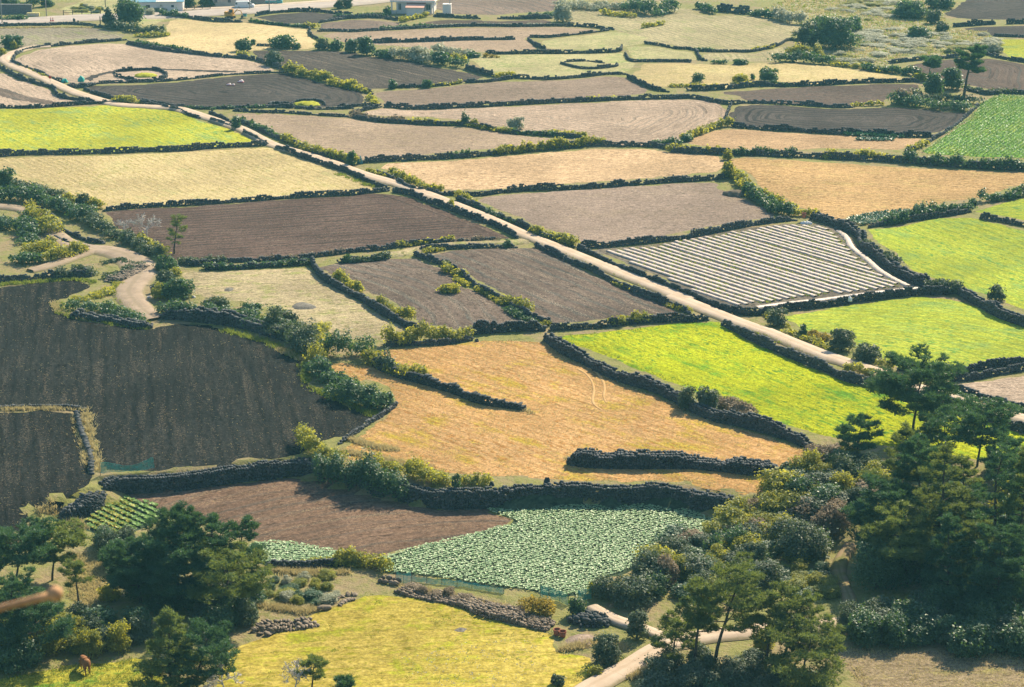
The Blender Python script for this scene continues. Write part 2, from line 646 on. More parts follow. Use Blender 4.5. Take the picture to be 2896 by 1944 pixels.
field_mat('olivepale', C(194, 180, 138), C(210, 196, 156), rows=1.5, rowk=0.1, streak=0.3, patch=C(166, 178, 96), patchk=0.7, clod=0.09, pscale=0.2, dashc=C(138, 140, 84))
field_mat('lawn', C(194, 178, 74), C(216, 198, 106), rows=3.0, rowk=0.0, streak=0.3, patch=C(176, 184, 48), patchk=0.9, clod=0.05, pscale=0.14, dashc=C(160, 160, 44), tone=0.32, fine=1.3)
field_mat('lawn2', C(184, 184, 60), C(202, 192, 80), rows=3.0, rowk=0.0, streak=0.3, patch=C(104, 158, 56), patchk=0.9, clod=0.07, pscale=0.25)
field_mat('cropsoil', C(70, 92, 72), C(96, 112, 84), rows=0.75, rowk=0.4, streak=0.2)
field_mat('drysoil', C(176, 160, 126), C(200, 182, 144), rows=2.5, rowk=0.2, streak=0.4, patch=C(176, 174, 92), patchk=0.6, clod=0.08)
field_mat('scrubland', C(196, 192, 150), C(214, 208, 170), rows=3.0, rowk=0.0, streak=0.3, patch=C(158, 184, 120), patchk=0.85, clod=0.3, fine=0.7)

FIELDS = {}
NF = [0]


def field(key, name, mat, poly, label, rows=None, mode='dir', jit=0.25, grow=0.55):
    P = line(poly)
    NF[0] += 1
    r = None
    if rows:
        r = line(rows)
    nar = 'strip' in name or 'headland' in name
    o = poly_sheet(name, P, MATS[mat], 0.05 + 0.006 * (NF[0] % 7), r, jit=jit, uvmode=mode, grow=0.2 if nar else grow, cell=0.6 if nar else None)
    tag(o, label, 'field', kind='structure')
    FIELDS[key] = P
    return o


field('scrub', 'scrubland', 'scrubland', 'c 620,60 900,-40 1500,-40 1890,20 1800,110 1850,200 2080,210 2180,300 2190,340 2040,330 1600,400 1440,425 1640,500 1500,500 1280,450 1080,440 900,320 860,280 880,170 700,120',
      'pale rough scrubland of silvery grass on the upper right')
field('grass0', 'verge', 'palegrass', 'a 400,60 700,-60 900,-60 1000,80 1240,110 1230,128 1100,130 1000,170 700,190 670,100 480,100',
      'grassy bank beside the asphalt road')
field('f1', 'weedy_field', 'weedy', 'a -60,185 300,180 560,178 700,195 830,235 800,262 600,278 400,300 250,318 100,330 -60,310',
      'grey brown weedy field below the asphalt road', 'a 100,200 400,290')
field('f2', 'stubble_field', 'cream', 'a 1110,130 1240,125 1420,150 1620,150 1850,175 2030,195 2045,240 2090,270 2080,330 1680,330 1560,375 1400,350 1200,330 1060,310 900,290 1000,260 1110,240 1100,170',
      'small cream stubble field below the parked digger', 'a 1200,200 2000,230')
field('f3', 'tilled_field', 'paletan', 'a 105,385 250,330 500,300 700,285 830,290 1000,325 1300,362 1640,395 1760,435 1890,475 1700,480 1300,512 1100,535 850,548 600,560 470,548 380,530 250,470 110,410',
      'pale tan tilled field inside the bend of the concrete lane', 'a 200,400 1000,440', 'ring')
field('f3b', 'ploughed_strip', 'dark', 'a 545,530 600,500 740,470 900,455 1100,455 1500,468 1650,478 1500,485 1300,478 1060,467 760,485 680,500 600,545',
      'curved dark freshly ploughed strip across the pale tan field', 'a 740,470 1500,470')
field('f4', 'ploughed_field', 'dark', 'a 560,590 620,565 900,560 1200,540 1500,505 1900,480 1990,505 2160,555 b 0,575 180,605 215,660 200,692 0,708 a 2100,715 1800,705 1400,715 1200,705 1000,672 800,655 660,620',
      'dark ploughed field with oval furrows and pink bundles', None, 'ring')
field('f5', 'tilled_field', 'paletan', 'a -60,440 0,470 120,525 250,565 350,600 380,640 500,670 620,680 400,700 200,710 -60,705',
      'pale tilled field left of the concrete lane bend', 'a 0,500 300,700')
field('f5b', 'ploughed_strip', 'taupedark', 'a -60,560 0,575 80,600 200,640 400,680 440,690 300,695 100,665 -60,625',
      'dark curved ploughed strip in the field left of the lane', 'a 0,575 300,680')
field('f6', 'grass_field', 'lime', 'a -60,720 200,722 400,712 620,700 740,690 900,690 1080,715 1200,745 1330,795 1480,840 1600,890 1740,955 1600,965 1300,980 1000,995 600,1010 300,1015 -60,1025',
      'yellow green crop field with bluish patches at the left edge', 'a 1100,740 1600,930')
field('f7', 'stubble_field', 'creamgreen', 'a -60,1045 300,1035 700,1025 1000,1015 1400,995 1790,970 1900,1015 2100,1085 2336,1165 e 130,125 260,185 330,205 0,235 d 2100,240 1700,270 1300,298 900,320 700,335 560,290 430,250 200,215 100,185 -60,130',
      'large cream stubble field left of the lane', 'd 200,60 700,290')
field('f8', 'ploughed_field', 'brown', 'd 690,350 900,330 1300,312 1900,265 2336,240 e 100,235 300,225 480,245 600,300 900,410 1180,530 1000,545 700,555 500,570 200,600 0,625 d 2100,640 1900,660 1500,680 1300,690 1160,670 1040,610 870,530 760,440',
      'brown ploughed field with fine level furrows behind the lone pine', 'd 1200,560 2200,495')
field('f8b', 'ploughed_headland', 'brown', 'e 270,240 370,235 620,330 900,430 1170,530 1080,525 800,430 500,320',
      'headland of slanting furrows along the lane wall', 'e 300,240 1120,525')
field('f9', 'fallow_field', 'taupe', 'a 1480,740 1700,750 2000,760 2336,785 b 110,785 300,812 600,828 850,840 1000,862 1200,890 1400,912 1640,925 1500,940 1200,965 1000,990 800,1000 500,1030 165,1065 a 2336,1040 2100,1000 2000,960 1870,910 1700,830 1590,780',
      'taupe fallow field with yellow weed patches right of the lane', 'b 0,900 1200,930')
field('f10', 'tilled_field', 'paleplough', 'b 110,745 300,715 500,725 900,715 1500,685 1900,665 2336,655 c 0,655 200,660 330,690 385,720 370,780 270,840 150,900 60,940 b 2280,950 2100,960 1850,965 1760,945 1640,925 1450,900 1200,860 1000,830 850,800 700,780 400,770 250,765',
      'pale roughly tilled field with looping tractor marks', None, 'ring')
field('f11', 'ploughed_field', 'taupemid', 'b 250,600 350,600 600,590 830,560 1100,540 1300,535 1600,525 1800,505 1910,505 2000,560 2120,610 2000,630 1700,640 1500,655 1200,675 900,695 600,710 350,710 310,690',
      'long taupe ploughed field with level furrows', 'b 400,660 1800,590')
field('f12', 'ploughed_field', 'dark2', 'a 1660,335 2000,335 2336,340 b 200,375 400,385 560,410 640,440 760,460 1000,510 900,535 800,548 560,575 230,590 100,570 0,540 a 2200,535 2050,480 1920,460 1850,430 1750,400 1690,380',
      'dark ploughed field with slanting pale furrow streaks', 'b 0,360 800,545')
field('f13', 'fallow_field', 'taupe', 'b 0,215 450,200 700,185 1200,182 1480,180 1780,200 1600,225 1400,245 1270,245 1260,262 1330,325 1100,340 900,345 700,330 300,300 60,285 0,270 a 2120,240 2200,215',
      'long taupe field split by one black wall', 'b 0,240 1500,200')
field('f14', 'ploughed_field', 'brownfar', 'a 2110,200 2110,160 2336,130 b 200,130 430,150 430,180 300,195 0,200',
      'small brown field left of the white house', 'b 0,150 400,190', 'ring')
field('f14b', 'ploughed_field', 'dark', 'a 1690,112 1850,92 2050,82 2200,92 2336,116 2200,140 2100,155 2000,158 1850,155',
      'small dark ploughed field beside the asphalt road', 'a 1800,100 2300,130')
field('f15', 'ploughed_field', 'brown2', 'b 440,170 600,145 700,130 950,135 1060,140 1430,130 1430,160 1200,165 900,162 650,165',
      'narrow brown field below the white house', 'b 640,150 1430,150')
field('f16', 'ploughed_field', 'brownfar', 'b 660,10 800,-60 1500,-60 1470,10 1440,75 1200,85 1060,100 770,95 660,60',
      'brown field with slanting furrows right of the white house', 'b 900,0 1400,90', 'bow')
field('f17', 'pasture', 'palegrass2', 'b 1480,100 1560,60 2240,40 2336,60 c 200,100 540,105 700,130 880,170 850,210 700,300 540,335 150,330 0,310 b 2250,300 2030,280 1900,220 1850,200 1650,165 1480,150',
      'pale overgrown terrace with long fading rows', 'c 100,120 700,300')
field('f18', 'pasture', 'palegrass', 'b 1350,270 1450,255 1650,235 1850,205 2000,230 2100,250 2030,290 1900,310 1860,330 1600,330 1400,325',
      'small pale green pasture above a black wall')
field('f19', 'pasture', 'palegrass', 'b 850,380 1000,365 1300,360 1860,350 1900,340 1930,400 1990,415 1920,480 1850,490 1600,510 1400,515 1200,510 1060,490 950,440',
      'pale pasture around the oval grave wall')
field('f20', 'pasture', 'palegrass', 'b 1920,310 2030,300 2300,340 c 150,345 190,400 0,405 b 2000,400 1950,390',
      'little pale pasture between two low walls')
field('f20b', 'pasture', 'palegrass2', 'c 200,350 550,355 700,320 830,290 720,400 500,410 220,400',
      'pale striped terrace left of the big shrub', 'c 250,350 300,410')
field('f21', 'stubble_field', 'creamgreen', 'b 2030,420 2336,418 c 300,425 720,415 900,425 1080,440 1250,470 1450,490 1590,520 1500,535 1000,555 600,560 300,590 120,580 b 2300,560 2200,580 2100,575 1940,500',
      'pale yellow stubble field with three round bushes', 'c 200,480 1400,500')
field('f22', 'ploughed_field', 'brown2', 'c 180,615 420,605 700,585 1000,570 1450,555 1640,555 1650,590 1500,620 1400,690 1200,700 1000,700 800,690 520,670 430,630',
      'brown ploughed strip left of the far pines', 'c 500,640 1400,600')
field('f23', 'ploughed_field', 'dark', 'c 440,695 700,695 1000,715 1250,720 1500,705 1700,720 1850,745 2000,740 1900,820 1780,880 1500,895 1200,890 900,870 600,850 390,825 370,790 400,730',
      'dark ploughed field with looping furrows below the far pines', None, 'ring')
field('f24', 'stubble_field', 'orangetan', 'c 290,860 400,850 800,880 1150,895 1500,910 1720,920 1600,960 1530,1000 1300,985 1000,985 700,1000 400,985 200,965 70,940 180,900',
      'narrow tan stubble field with two rows of greens', 'c 300,920 1500,960')
field('f25', 'crop_field', 'greencrop', 'c 2050,690 2100,650 2200,630 2400,640 2400,1050 2100,1035 1900,1030 1650,1010 1750,940 1850,870 1950,800 2030,730',
      'bright green crop field at the right edge', 'c 2336,700 1900,1000')
field('f26', 'ploughed_field', 'brown2', 'c 1550,430 1700,410 1930,385 2100,385 2250,410 2400,440 2400,615 2100,590 1950,560 1800,540 1650,480',
      'brown ploughed field behind the far pines', None, 'ring')
field('f27', 'ploughed_field', 'dark', 'c 1890,50 1950,0 2000,-60 2400,-60 2400,130 2100,130 1880,120 1800,100',
      'dark ploughed field in the upper right corner', 'c 1900,60 2336,20')
field('f27b', 'ploughed_field', 'dark', 'c 1880,190 2100,175 2400,165 2400,250 2130,245 2080,215',
      'dark narrow field below the upper right corner', 'c 1900,200 2336,190')
field('f28', 'grass_field', 'lime', 'c 2160,260 2400,255 2400,410 2250,385 2180,340', 'small yellow green field at the right edge')
field('f29', 'stubble_field', 'peach', 'b 130,1095 400,1075 800,1060 1050,1040 1400,1005 1700,985 2000,985 2336,1010 c 340,1030 360,1080 f 340,70 300,95 0,110 e 2336,110 2000,130 1500,165 1100,195 900,205 780,210 690,200 570,150 440,95 350,80 200,50',
      'peach stubble field right of the lane', 'b 400,1100 2000,1040')
field('f30', 'stubble_field', 'peach2', 'c 390,1060 450,1040 800,1060 1200,1085 1600,1110 2000,1125 2400,1142 f 2400,170 2250,180 2100,240 2040,290 1980,260 1800,290 1560,350 1180,385 1150,410 1000,390 900,330 700,280 600,180 520,100 420,60',
      'tan stubble field at the right edge behind the slanting hedge', 'f 600,100 2000,170')
field('f31', 'fallow_field', 'grey', 'e 900,255 1100,235 1600,205 2336,155 f 0,160 200,150 300,150 330,200 480,260 560,300 700,365 770,380 500,410 200,460 0,500 e 2336,475 2000,540 1800,560 1620,560 1560,510 1450,470 1300,430 1100,340 950,280',
      'grey bare field above the white striped rows', 'e 1200,300 2336,250')
mulch = field('f32', 'mulched_field', 'mulchsoil', 'e 1640,590 2000,575 2336,535 f 0,545 300,490 700,430 900,430 1050,435 1200,500 1270,590 1350,670 1500,770 1700,850 1600,880 1000,930 500,990 400,990 200,920 0,820 e 2200,800 2000,730 1800,640',
              'brown soil of the field striped with white plastic rows', 'e 1700,600 2336,850')
field('f33', 'grass_field', 'green1', 'f 1300,470 1500,445 1750,390 1950,385 2050,400 2200,440 2400,480 2400,1030 2230,960 2100,900 1900,840 1750,790 1600,740 1540,690 1480,620 1400,560 1330,520',
      'green grass field right of the white striped rows', 'f 1700,500 2300,720')
field('f34', 'grass_field', 'green1', 'f 740,1040 1000,995 1300,950 1600,915 1800,915 1950,950 2100,1010 2200,1060 2400,1130 i 2400,240 2100,290 1950,330 1500,325 1420,280 1390,230 1220,180 1210,130 1050,100 900,80 770,10',
      'green grass field behind the round roadside bushes', 'f 1200,1000 2200,1150', 'bow')
field('f34b', 'grass_field', 'green1', 'f 1990,350 2150,295 2400,220 2400,430 2150,370 2050,350', 'small green field cut by the right edge')
field('f35', 'tilled_field', 'paletan', 'i 1860,450 2000,425 2400,365 2400,610 2150,540 1960,490', 'small pale tilled field behind the tall pine')
field('f36', 'grass_field', 'limebright', 'h 1440,120 1600,105 1900,80 2336,25 i 200,20 320,30 480,130 620,200 780,270 900,320 1050,380 1160,425 1350,470 1500,510 1900,620 2200,730 2400,795 2400,1010 2200,960 1500,850 1080,790 920,745 730,690 560,620 500,570 330,540 0,425 h 2300,450 2100,380 1900,290 1700,210 1500,150',
      'bright lime green grass field beside the lane', 'i 0,100 1000,480')
field('f37', 'fallow_field', 'olivepale', 'd 1200,740 1400,745 1700,735 2040,715 2060,760 2130,810 2250,880 2336,930 e 150,940 300,1040 440,1120 h 400,140 200,140 0,140 g 2200,160 2100,130 1990,40 d 1900,1010 1780,1000 1600,940 1450,930 1280,890 1240,800 1190,760',
      'pale olive fallow field with round burnt patches')
field('f38', 'ploughed_field', 'taupedark', 'd 2100,720 e 0,690 200,685 350,660 520,655 600,690 720,730 780,790 850,850 1000,910 1110,970 1200,1040 1280,1080 1150,1120 1000,1140 870,1150 700,1090 600,1110 490,1010 350,920 150,850 60,780 d 2250,780',
      'dark taupe ploughed field between two slanting walls', 'e 200,720 1000,1120', 'bow')
field('f39', 'ploughed_field', 'taupedark', 'e 640,640 750,610 1000,595 1300,590 1400,620 1550,700 1850,840 2100,930 2300,1040 2100,1050 1900,1040 1600,1070 1430,1085 1290,1000 1130,890 1000,830 850,740 720,690',
      'dark taupe ploughed field left of the lane', 'e 900,640 1800,1010')
field('f40', 'ploughed_field', 'blacksoil', 'd -60,850 300,810 500,800 620,830 600,850 420,920 370,950 390,1020 520,1060 700,1090 1000,1125 1200,1080 1350,1100 1500,1130 g 1500,90 1750,160 1900,230 1990,290 2000,420 2150,520 2336,590 h 130,600 260,650 150,720 60,790 g 2150,800 2000,890 1800,930 1500,960 1050,1010 700,1000 640,930 620,800 560,620 400,605 -60,615',
      'large black soil field with straw flecks on the left', 'g 1150,150 1230,950')
field('f41', 'ploughed_field', 'blacksoil', 'g -60,620 300,610 500,630 500,750 560,900 600,1000 600,1060 520,1130 j 440,200 380,230 250,300 150,350 -60,420',
      'smaller black soil field at the left edge', 'g 250,650 300,1100')
field('f42', 'stubble_field', 'orange', 'h 300,215 600,195 850,175 1000,140 1200,150 1390,160 1500,250 1900,440 2250,570 2336,620 i 100,630 300,690 600,770 920,880 880,960 720,1000 720,1130 l 620,110 400,80 200,50 0,25 k 2336,25 1900,28 1500,18 1300,5 h 1300,1040 1000,1045 700,1010 550,960 300,950 60,925 90,830 200,740 300,680 420,580 400,500 330,440 250,400 100,420 -30,400 -30,285 200,310 240,250',
      'wide orange stubble field in the middle', 'h 500,300 2000,800')
field('f43', 'ploughed_field', 'brown3', 'j 650,150 900,105 1400,60 1900,5 2050,20 2336,70 k 300,140 700,215 970,215 1220,290 800,400 400,490 260,530 0,490 j 2100,470 1700,420 1400,300 1100,250 950,160 700,170',
      'brown ploughed field with curving furrows below the stone terrace', 'j 1200,250 2300,60', 'bow')
field('f44', 'crop_bed', 'cropsoil', 'k 970,215 1300,185 1700,175 2100,170 2336,185 l 200,200 330,260 340,330 200,380 0,430 k 2200,430 1960,600 1700,700 1650,780 1500,790 1200,740 900,700 600,650 330,630 270,545 500,470 800,400 1220,300',
      'soil under the large pale leafed crop', 'k 300,560 1400,300')
field('f45', 'crop_bed', 'cropsoil', 'j 1690,430 1900,430 2150,475 2320,510 2250,550 2000,560 1700,570 1600,500', 'soil under the small crop wedge behind the pines', 'j 1700,500 2300,520')
field('f46', 'crop_bed', 'cropsoil', 'j 570,290 650,210 800,140 900,140 1020,190 1110,240 1000,300 800,400 690,410 590,350', 'soil of the small rounded vegetable patch', 'j 800,160 1000,260')
field('f47', 'meadow', 'lawn', 'j 1400,1500 1480,1250 1500,1150 1750,1060 1900,1000 2100,900 2336,800 k 200,760 430,780 700,830 900,880 1000,930 1250,1000 1430,1030 1440,1100 1500,1160 1680,1180 1700,1280 1650,1388 1560,1520',
      'yellowish meadow in the bottom middle')
field('f47b', 'meadow', 'lawn2', 'j -60,1340 400,1250 700,1220 900,1190 1050,1250 1120,1388 1000,1520 -60,1520', 'shaded meadow with the grazing cow')
field('f48', 'fallow_field', 'drysoil', 'l 1030,1150 1200,1130 2400,1180 2400,1520 1350,1520 1200,1300', 'dry bare field under the grove shade in the corner')


# ------------------------------------------------------------------ roads
def road_sheet(name, s, width, mat, label, z=0.34, wvar=0.08, ws=None):
    p = curve_line(line(s), 1.2)
    t = np.gradient(p, axis=0)
    t /= np.maximum(1e-6, np.hypot(*t.T))[:, None]
    nrm = np.column_stack([-t[:, 1], t[:, 0]])
    n = len(p)
    w = width * (1 + wvar * smooth_noise1(n, 6, n + 3))
    if ws is not None:
        w = w * np.interp(np.linspace(0, 1, n), np.linspace(0, 1, len(ws)), ws)
    k = 7
    cols = []
    for q in range(k):
        f = q / (k - 1) - 0.5
        edge = 0.10 * smooth_noise1(n, 1.3, n + q * 7) if q in (0, k - 1) else 0
        xy = p + nrm * (w * f + edge)[:, None]
        zz = height(xy[:, 0], xy[:, 1]) + z + 0.05 * (1 - (2 * f) ** 2)
        if q in (0, k - 1):
            zz = zz - 0.3
        cols.append(np.column_stack([xy, zz]))
    V = np.stack(cols, 1).reshape(-1, 3)
    idx = np.arange(n * k).reshape(n, k)
    f = np.column_stack([idx[:-1, :-1].ravel(), idx[1:, :-1].ravel(), idx[1:, 1:].ravel(), idx[:-1, 1:].ravel()])[:, ::-1]
    me = np_mesh(name, V, f, smooth=True)
    uu = np.repeat(np.arange(n) * 1.2, k)
    vv = np.tile(np.arange(k) / (k - 1) - 0.5, n)
    uvl = me.uv_layers.new(name='UVMap')
    uvl.data.foreach_set('uv', np.column_stack([uu, vv])[f.ravel()].astype(np.float32).ravel())
    o = mobj(name, me, mat)
    tag(o, label, 'road', kind='structure')
    return p, o


def concrete_mat(name, a, b, stain, edge=C(150, 142, 96)):
    q = NT(name)
    gp = q.n('NewGeometry').outputs['Position']
    n1 = q.noise(gp, 0.35, 5, 0.65)
    n2 = q.noise(gp, 3.0, 4, 0.7)
    c = q.mix(q.mapr(n1, 0.35, 0.65), a, b)
    c = q.mix(q.mapr(n2, 0.55, 0.8, 0, 0.6), c, stain)
    sp = q.n('SeparateXYZ')
    q.l(q.n('UVMap').outputs[0], sp.inputs[0])
    av = q.math('ABSOLUTE', sp.outputs[1])
    wob = q.math('ADD', av, q.math('MULTIPLY', q.math('SUBTRACT', q.noise(gp, 1.2, 4, 0.7), 0.5), 0.16))
    c = q.mix(q.mapr(wob, 0.36, 0.46, 0, 0.75), c, edge)
    c = q.mix(q.mapr(wob, 0.10, 0.03, 0, 0.4), c, stain)
    jt = q.math('FRACT', q.math('DIVIDE', sp.outputs[0], 6.0))
    c = q.mix(q.mapr(jt, 0.03, 0.0, 0, 0.5), c, stain)
    q.l(c, q.b.inputs['Base Color'])
    q.b.inputs['Roughness'].default_value = 0.9
    q.b.inputs['Specular IOR Level'].default_value = 0.15
    q.bump(n2, 0.4, 0.03)
    MATS[name] = q.m
    return q.m


concrete_mat('concrete', C(224, 203, 172), C(240, 220, 190), C(202, 178, 146))
concrete_mat('asphalt', C(200, 190, 176), C(220, 208, 190), C(184, 172, 158), C(190, 180, 156))
concrete_mat('dirt', C(180, 162, 136), C(204, 184, 156), C(156, 144, 110))
concrete_mat('grassy_dirt', C(176, 154, 118), C(140, 142, 70), C(110, 118, 52))
concrete_mat('pavement', C(226, 208, 180), C(238, 220, 194), C(206, 186, 156))

concrete_mat('straw_track', C(224, 184, 120), C(234, 196, 134), C(212, 170, 104), C(216, 174, 108))
LANE = 'a 330,310 220,318 140,338 70,362 30,395 80,435 180,478 300,530 480,610 620,655 700,678 800,700 1000,712 1150,720 1230,738 1340,772 1500,825 1620,868 1800,960 2000,1022 2200,1085 e 0,40 200,112 430,178 620,245 800,315 1000,395 1200,485 1350,545 1600,645 1850,745 2100,845 2336,940 f 0,905 200,985 400,1065 650,1155 i 600,80 850,185 1000,245 1180,305 1400,375 1520,435 1750,505 1950,572 2150,625 2336,675 2500,715'
road_sheet('road', LANE, 3.1, MATS['concrete'], 'pale concrete lane running diagonally between the walled fields')
road_sheet('road', 'k 1560,1480 1700,1388 1950,1250 2150,1130 2336,1090 l 0,1095 150,1072 350,1045 650,1012 1050,985 1250,945 1450,910 1700,865 1900,830 2400,800', 2.7, MATS['concrete'],
           'pale concrete lane passing under the pines in the lower right')
road_sheet('path', 'k 1690,870 1760,910 1850,955 2000,1005 2120,1050 2200,1090', 1.7, MATS['concrete'], 'short pale side path joining the lower lane', z=0.36)
road_sheet('track', 'l 1190,450 1150,520 1110,600 1130,680 1160,760 1190,830 1200,900 1180,960', 1.5, MATS['grassy_dirt'], 'narrow grassy dirt track climbing into the grove', z=0.30)
road_sheet('track', 'd -60,315 80,325 170,345 260,400 330,470 420,545 540,590 680,605 800,630 900,690 930,760 880,830 850,890 900,960 960,1020 1030,1065', 3.5, MATS['dirt'], 'rutted dirt track winding beside the overgrown banks', z=0.30, ws=[.8, .8, .9, 1, 1, 1.4, 1.6, 1.5, 1.4, 1.2, 0.9])
road_sheet('track', 'd 200,745 330,710 450,665 560,625 660,600 740,600', 3.0, MATS['dirt'], 'short dirt spur running to the left from the track', z=0.31, ws=[.6, 1, 1, 1, .8])
road_sheet('track', 'e 350,640 430,630 560,598 760,572 960,562 1150,560 1250,545', 2.6, MATS['olivepale'], 'grassy track between two walls reaching the lane', z=0.28)
# asphalt road across the top left
road_sheet('road', 'a -200,150 0,146 200,140 400,128 600,118 800,112 1000,108 1200,100 1400,86 1600,76 1800,62 2000,44 2200,30 2400,12 2700,-20', 11.0, MATS['asphalt'],
           'pale asphalt road crossing the upper left', z=0.36, wvar=0.02)
road_sheet('pavement', 'a 1200,72 1400,66 1600,56 1800,42 2000,28 2200,14 2400,0', 3.5, MATS['pavement'], 'pale pavement strip along the asphalt road', z=0.5, wvar=0.02)

for q_, pts_ in enumerate(['h 1600,340 1650,370 1690,420 1705,480 1695,540 1710,580 1760,612', 'h 1660,330 1710,350 1755,400 1775,460 1768,520 1785,560']):
    road_sheet('wheel_track', pts_, 0.45, MATS['straw_track'], ['left pale curved wheel mark in the orange stubble', 'right pale curved wheel mark in the orange stubble'][q_], z=0.055, wvar=0.3)

# ------------------------------------------------------------------ dry stone walls
PHI = (1 + 5 ** 0.5) / 2
ICO_V = np.array([(-1, PHI, 0), (1, PHI, 0), (-1, -PHI, 0), (1, -PHI, 0), (0, -1, PHI), (0, 1, PHI), (0, -1, -PHI), (0, 1, -PHI),
                  (PHI, 0, -1), (PHI, 0, 1), (-PHI, 0, -1), (-PHI, 0, 1)], float)
ICO_V /= np.linalg.norm(ICO_V[0])
ICO_F = np.array([(0, 11, 5), (0, 5, 1), (0, 1, 7), (0, 7, 10), (0, 10, 11), (1, 5, 9), (5, 11, 4), (11, 10, 2), (10, 7, 6), (7, 1, 8),
                  (3, 9, 4), (3, 4, 2), (3, 2, 6), (3, 6, 8), (3, 8, 9), (4, 9, 5), (2, 4, 11), (6, 2, 10), (8, 6, 7), (9, 8, 1)], np.int32)


def basalt_mat(name, a, b, lich, lk):
    q = NT(name)
    gp = q.n('NewGeometry').outputs['Position']
    var = q.n('Attribute', attribute_name='var').outputs['Fac']
    oi = q.n('ObjectInfo').outputs['Random']
    f = q.math('ADD', q.math('MULTIPLY', var, 0.7), q.math('MULTIPLY', oi, 0.3))
    n1 = q.noise(gp, 4.0, 4, 0.7)
    c = q.mix(f, a, b)
    c = q.mix(q.mapr(n1, 0.58, 0.72, 0, lk), c, lich)
    q.l(c, q.b.inputs['Base Color'])
    q.b.inputs['Roughness'].default_value = 0.85
    q.b.inputs['Specular IOR Level'].default_value = 0.25
    q.bump(q.noise(gp, 9.0, 3, 0.7), 0.7, 0.05)
    MATS[name] = q.m
    return q.m


basalt_mat('basalt', (0.020, 0.028, 0.032, 1), (0.105, 0.110, 0.108, 1), (0.24, 0.24, 0.21, 1), 0.5)
basalt_mat('rubble', (0.10, 0.078, 0.055, 1), (0.29, 0.23, 0.165, 1), (0.40, 0.33, 0.23, 1), 0.5)


def stones_mesh(pos, siz, ang, name='stones', tilt=0.35):
    """many rough stones at pos with half-sizes siz, turned by ang about z"""
    n = len(pos)
    base = ICO_V[None] * rng.uniform(0.72, 1.18, (n, 12, 1))
    base = np.sign(base) * np.abs(base) ** 0.75          # blocky rather than round
    v = base * siz[:, None, :]
    tx = rng.uniform(-tilt, tilt, n)
    c_, s_ = np.cos(tx)[:, None], np.sin(tx)[:, None]
    x, y, z = v[..., 0], v[..., 1], v[..., 2]
    x, z = x * c_ - z * s_, x * s_ + z * c_
    a = ang + rng.uniform(-0.25, 0.25, n)
    c_, s_ = np.cos(a)[:, None], np.sin(a)[:, None]
    x, y = x * c_ - y * s_, x * s_ + y * c_
    v = np.stack([x, y, z], -1) + pos[:, None, :]
    f = (ICO_F[None] + (np.arange(n) * 12)[:, None, None]).reshape(-1, 3)
    me = np_mesh(name, v.reshape(-1, 3), f)
    face_var(me, np.repeat(rng.uniform(0, 1, n) ** 1.8, 20))
    return me


STONE_ME = []
for _k in range(8):
    STONE_ME.append(stones_mesh(np.zeros((1, 3)), np.ones((1, 3)), np.zeros(1), 'stone'))
    STONE_ME[-1].materials.append(MATS['basalt'])
for _k in range(4):
    STONE_ME.append(stones_mesh(np.zeros((1, 3)), np.ones((1, 3)), np.zeros(1), 'stone'))
    STONE_ME[-1].materials.append(MATS['rubble'])

WALLS = {}


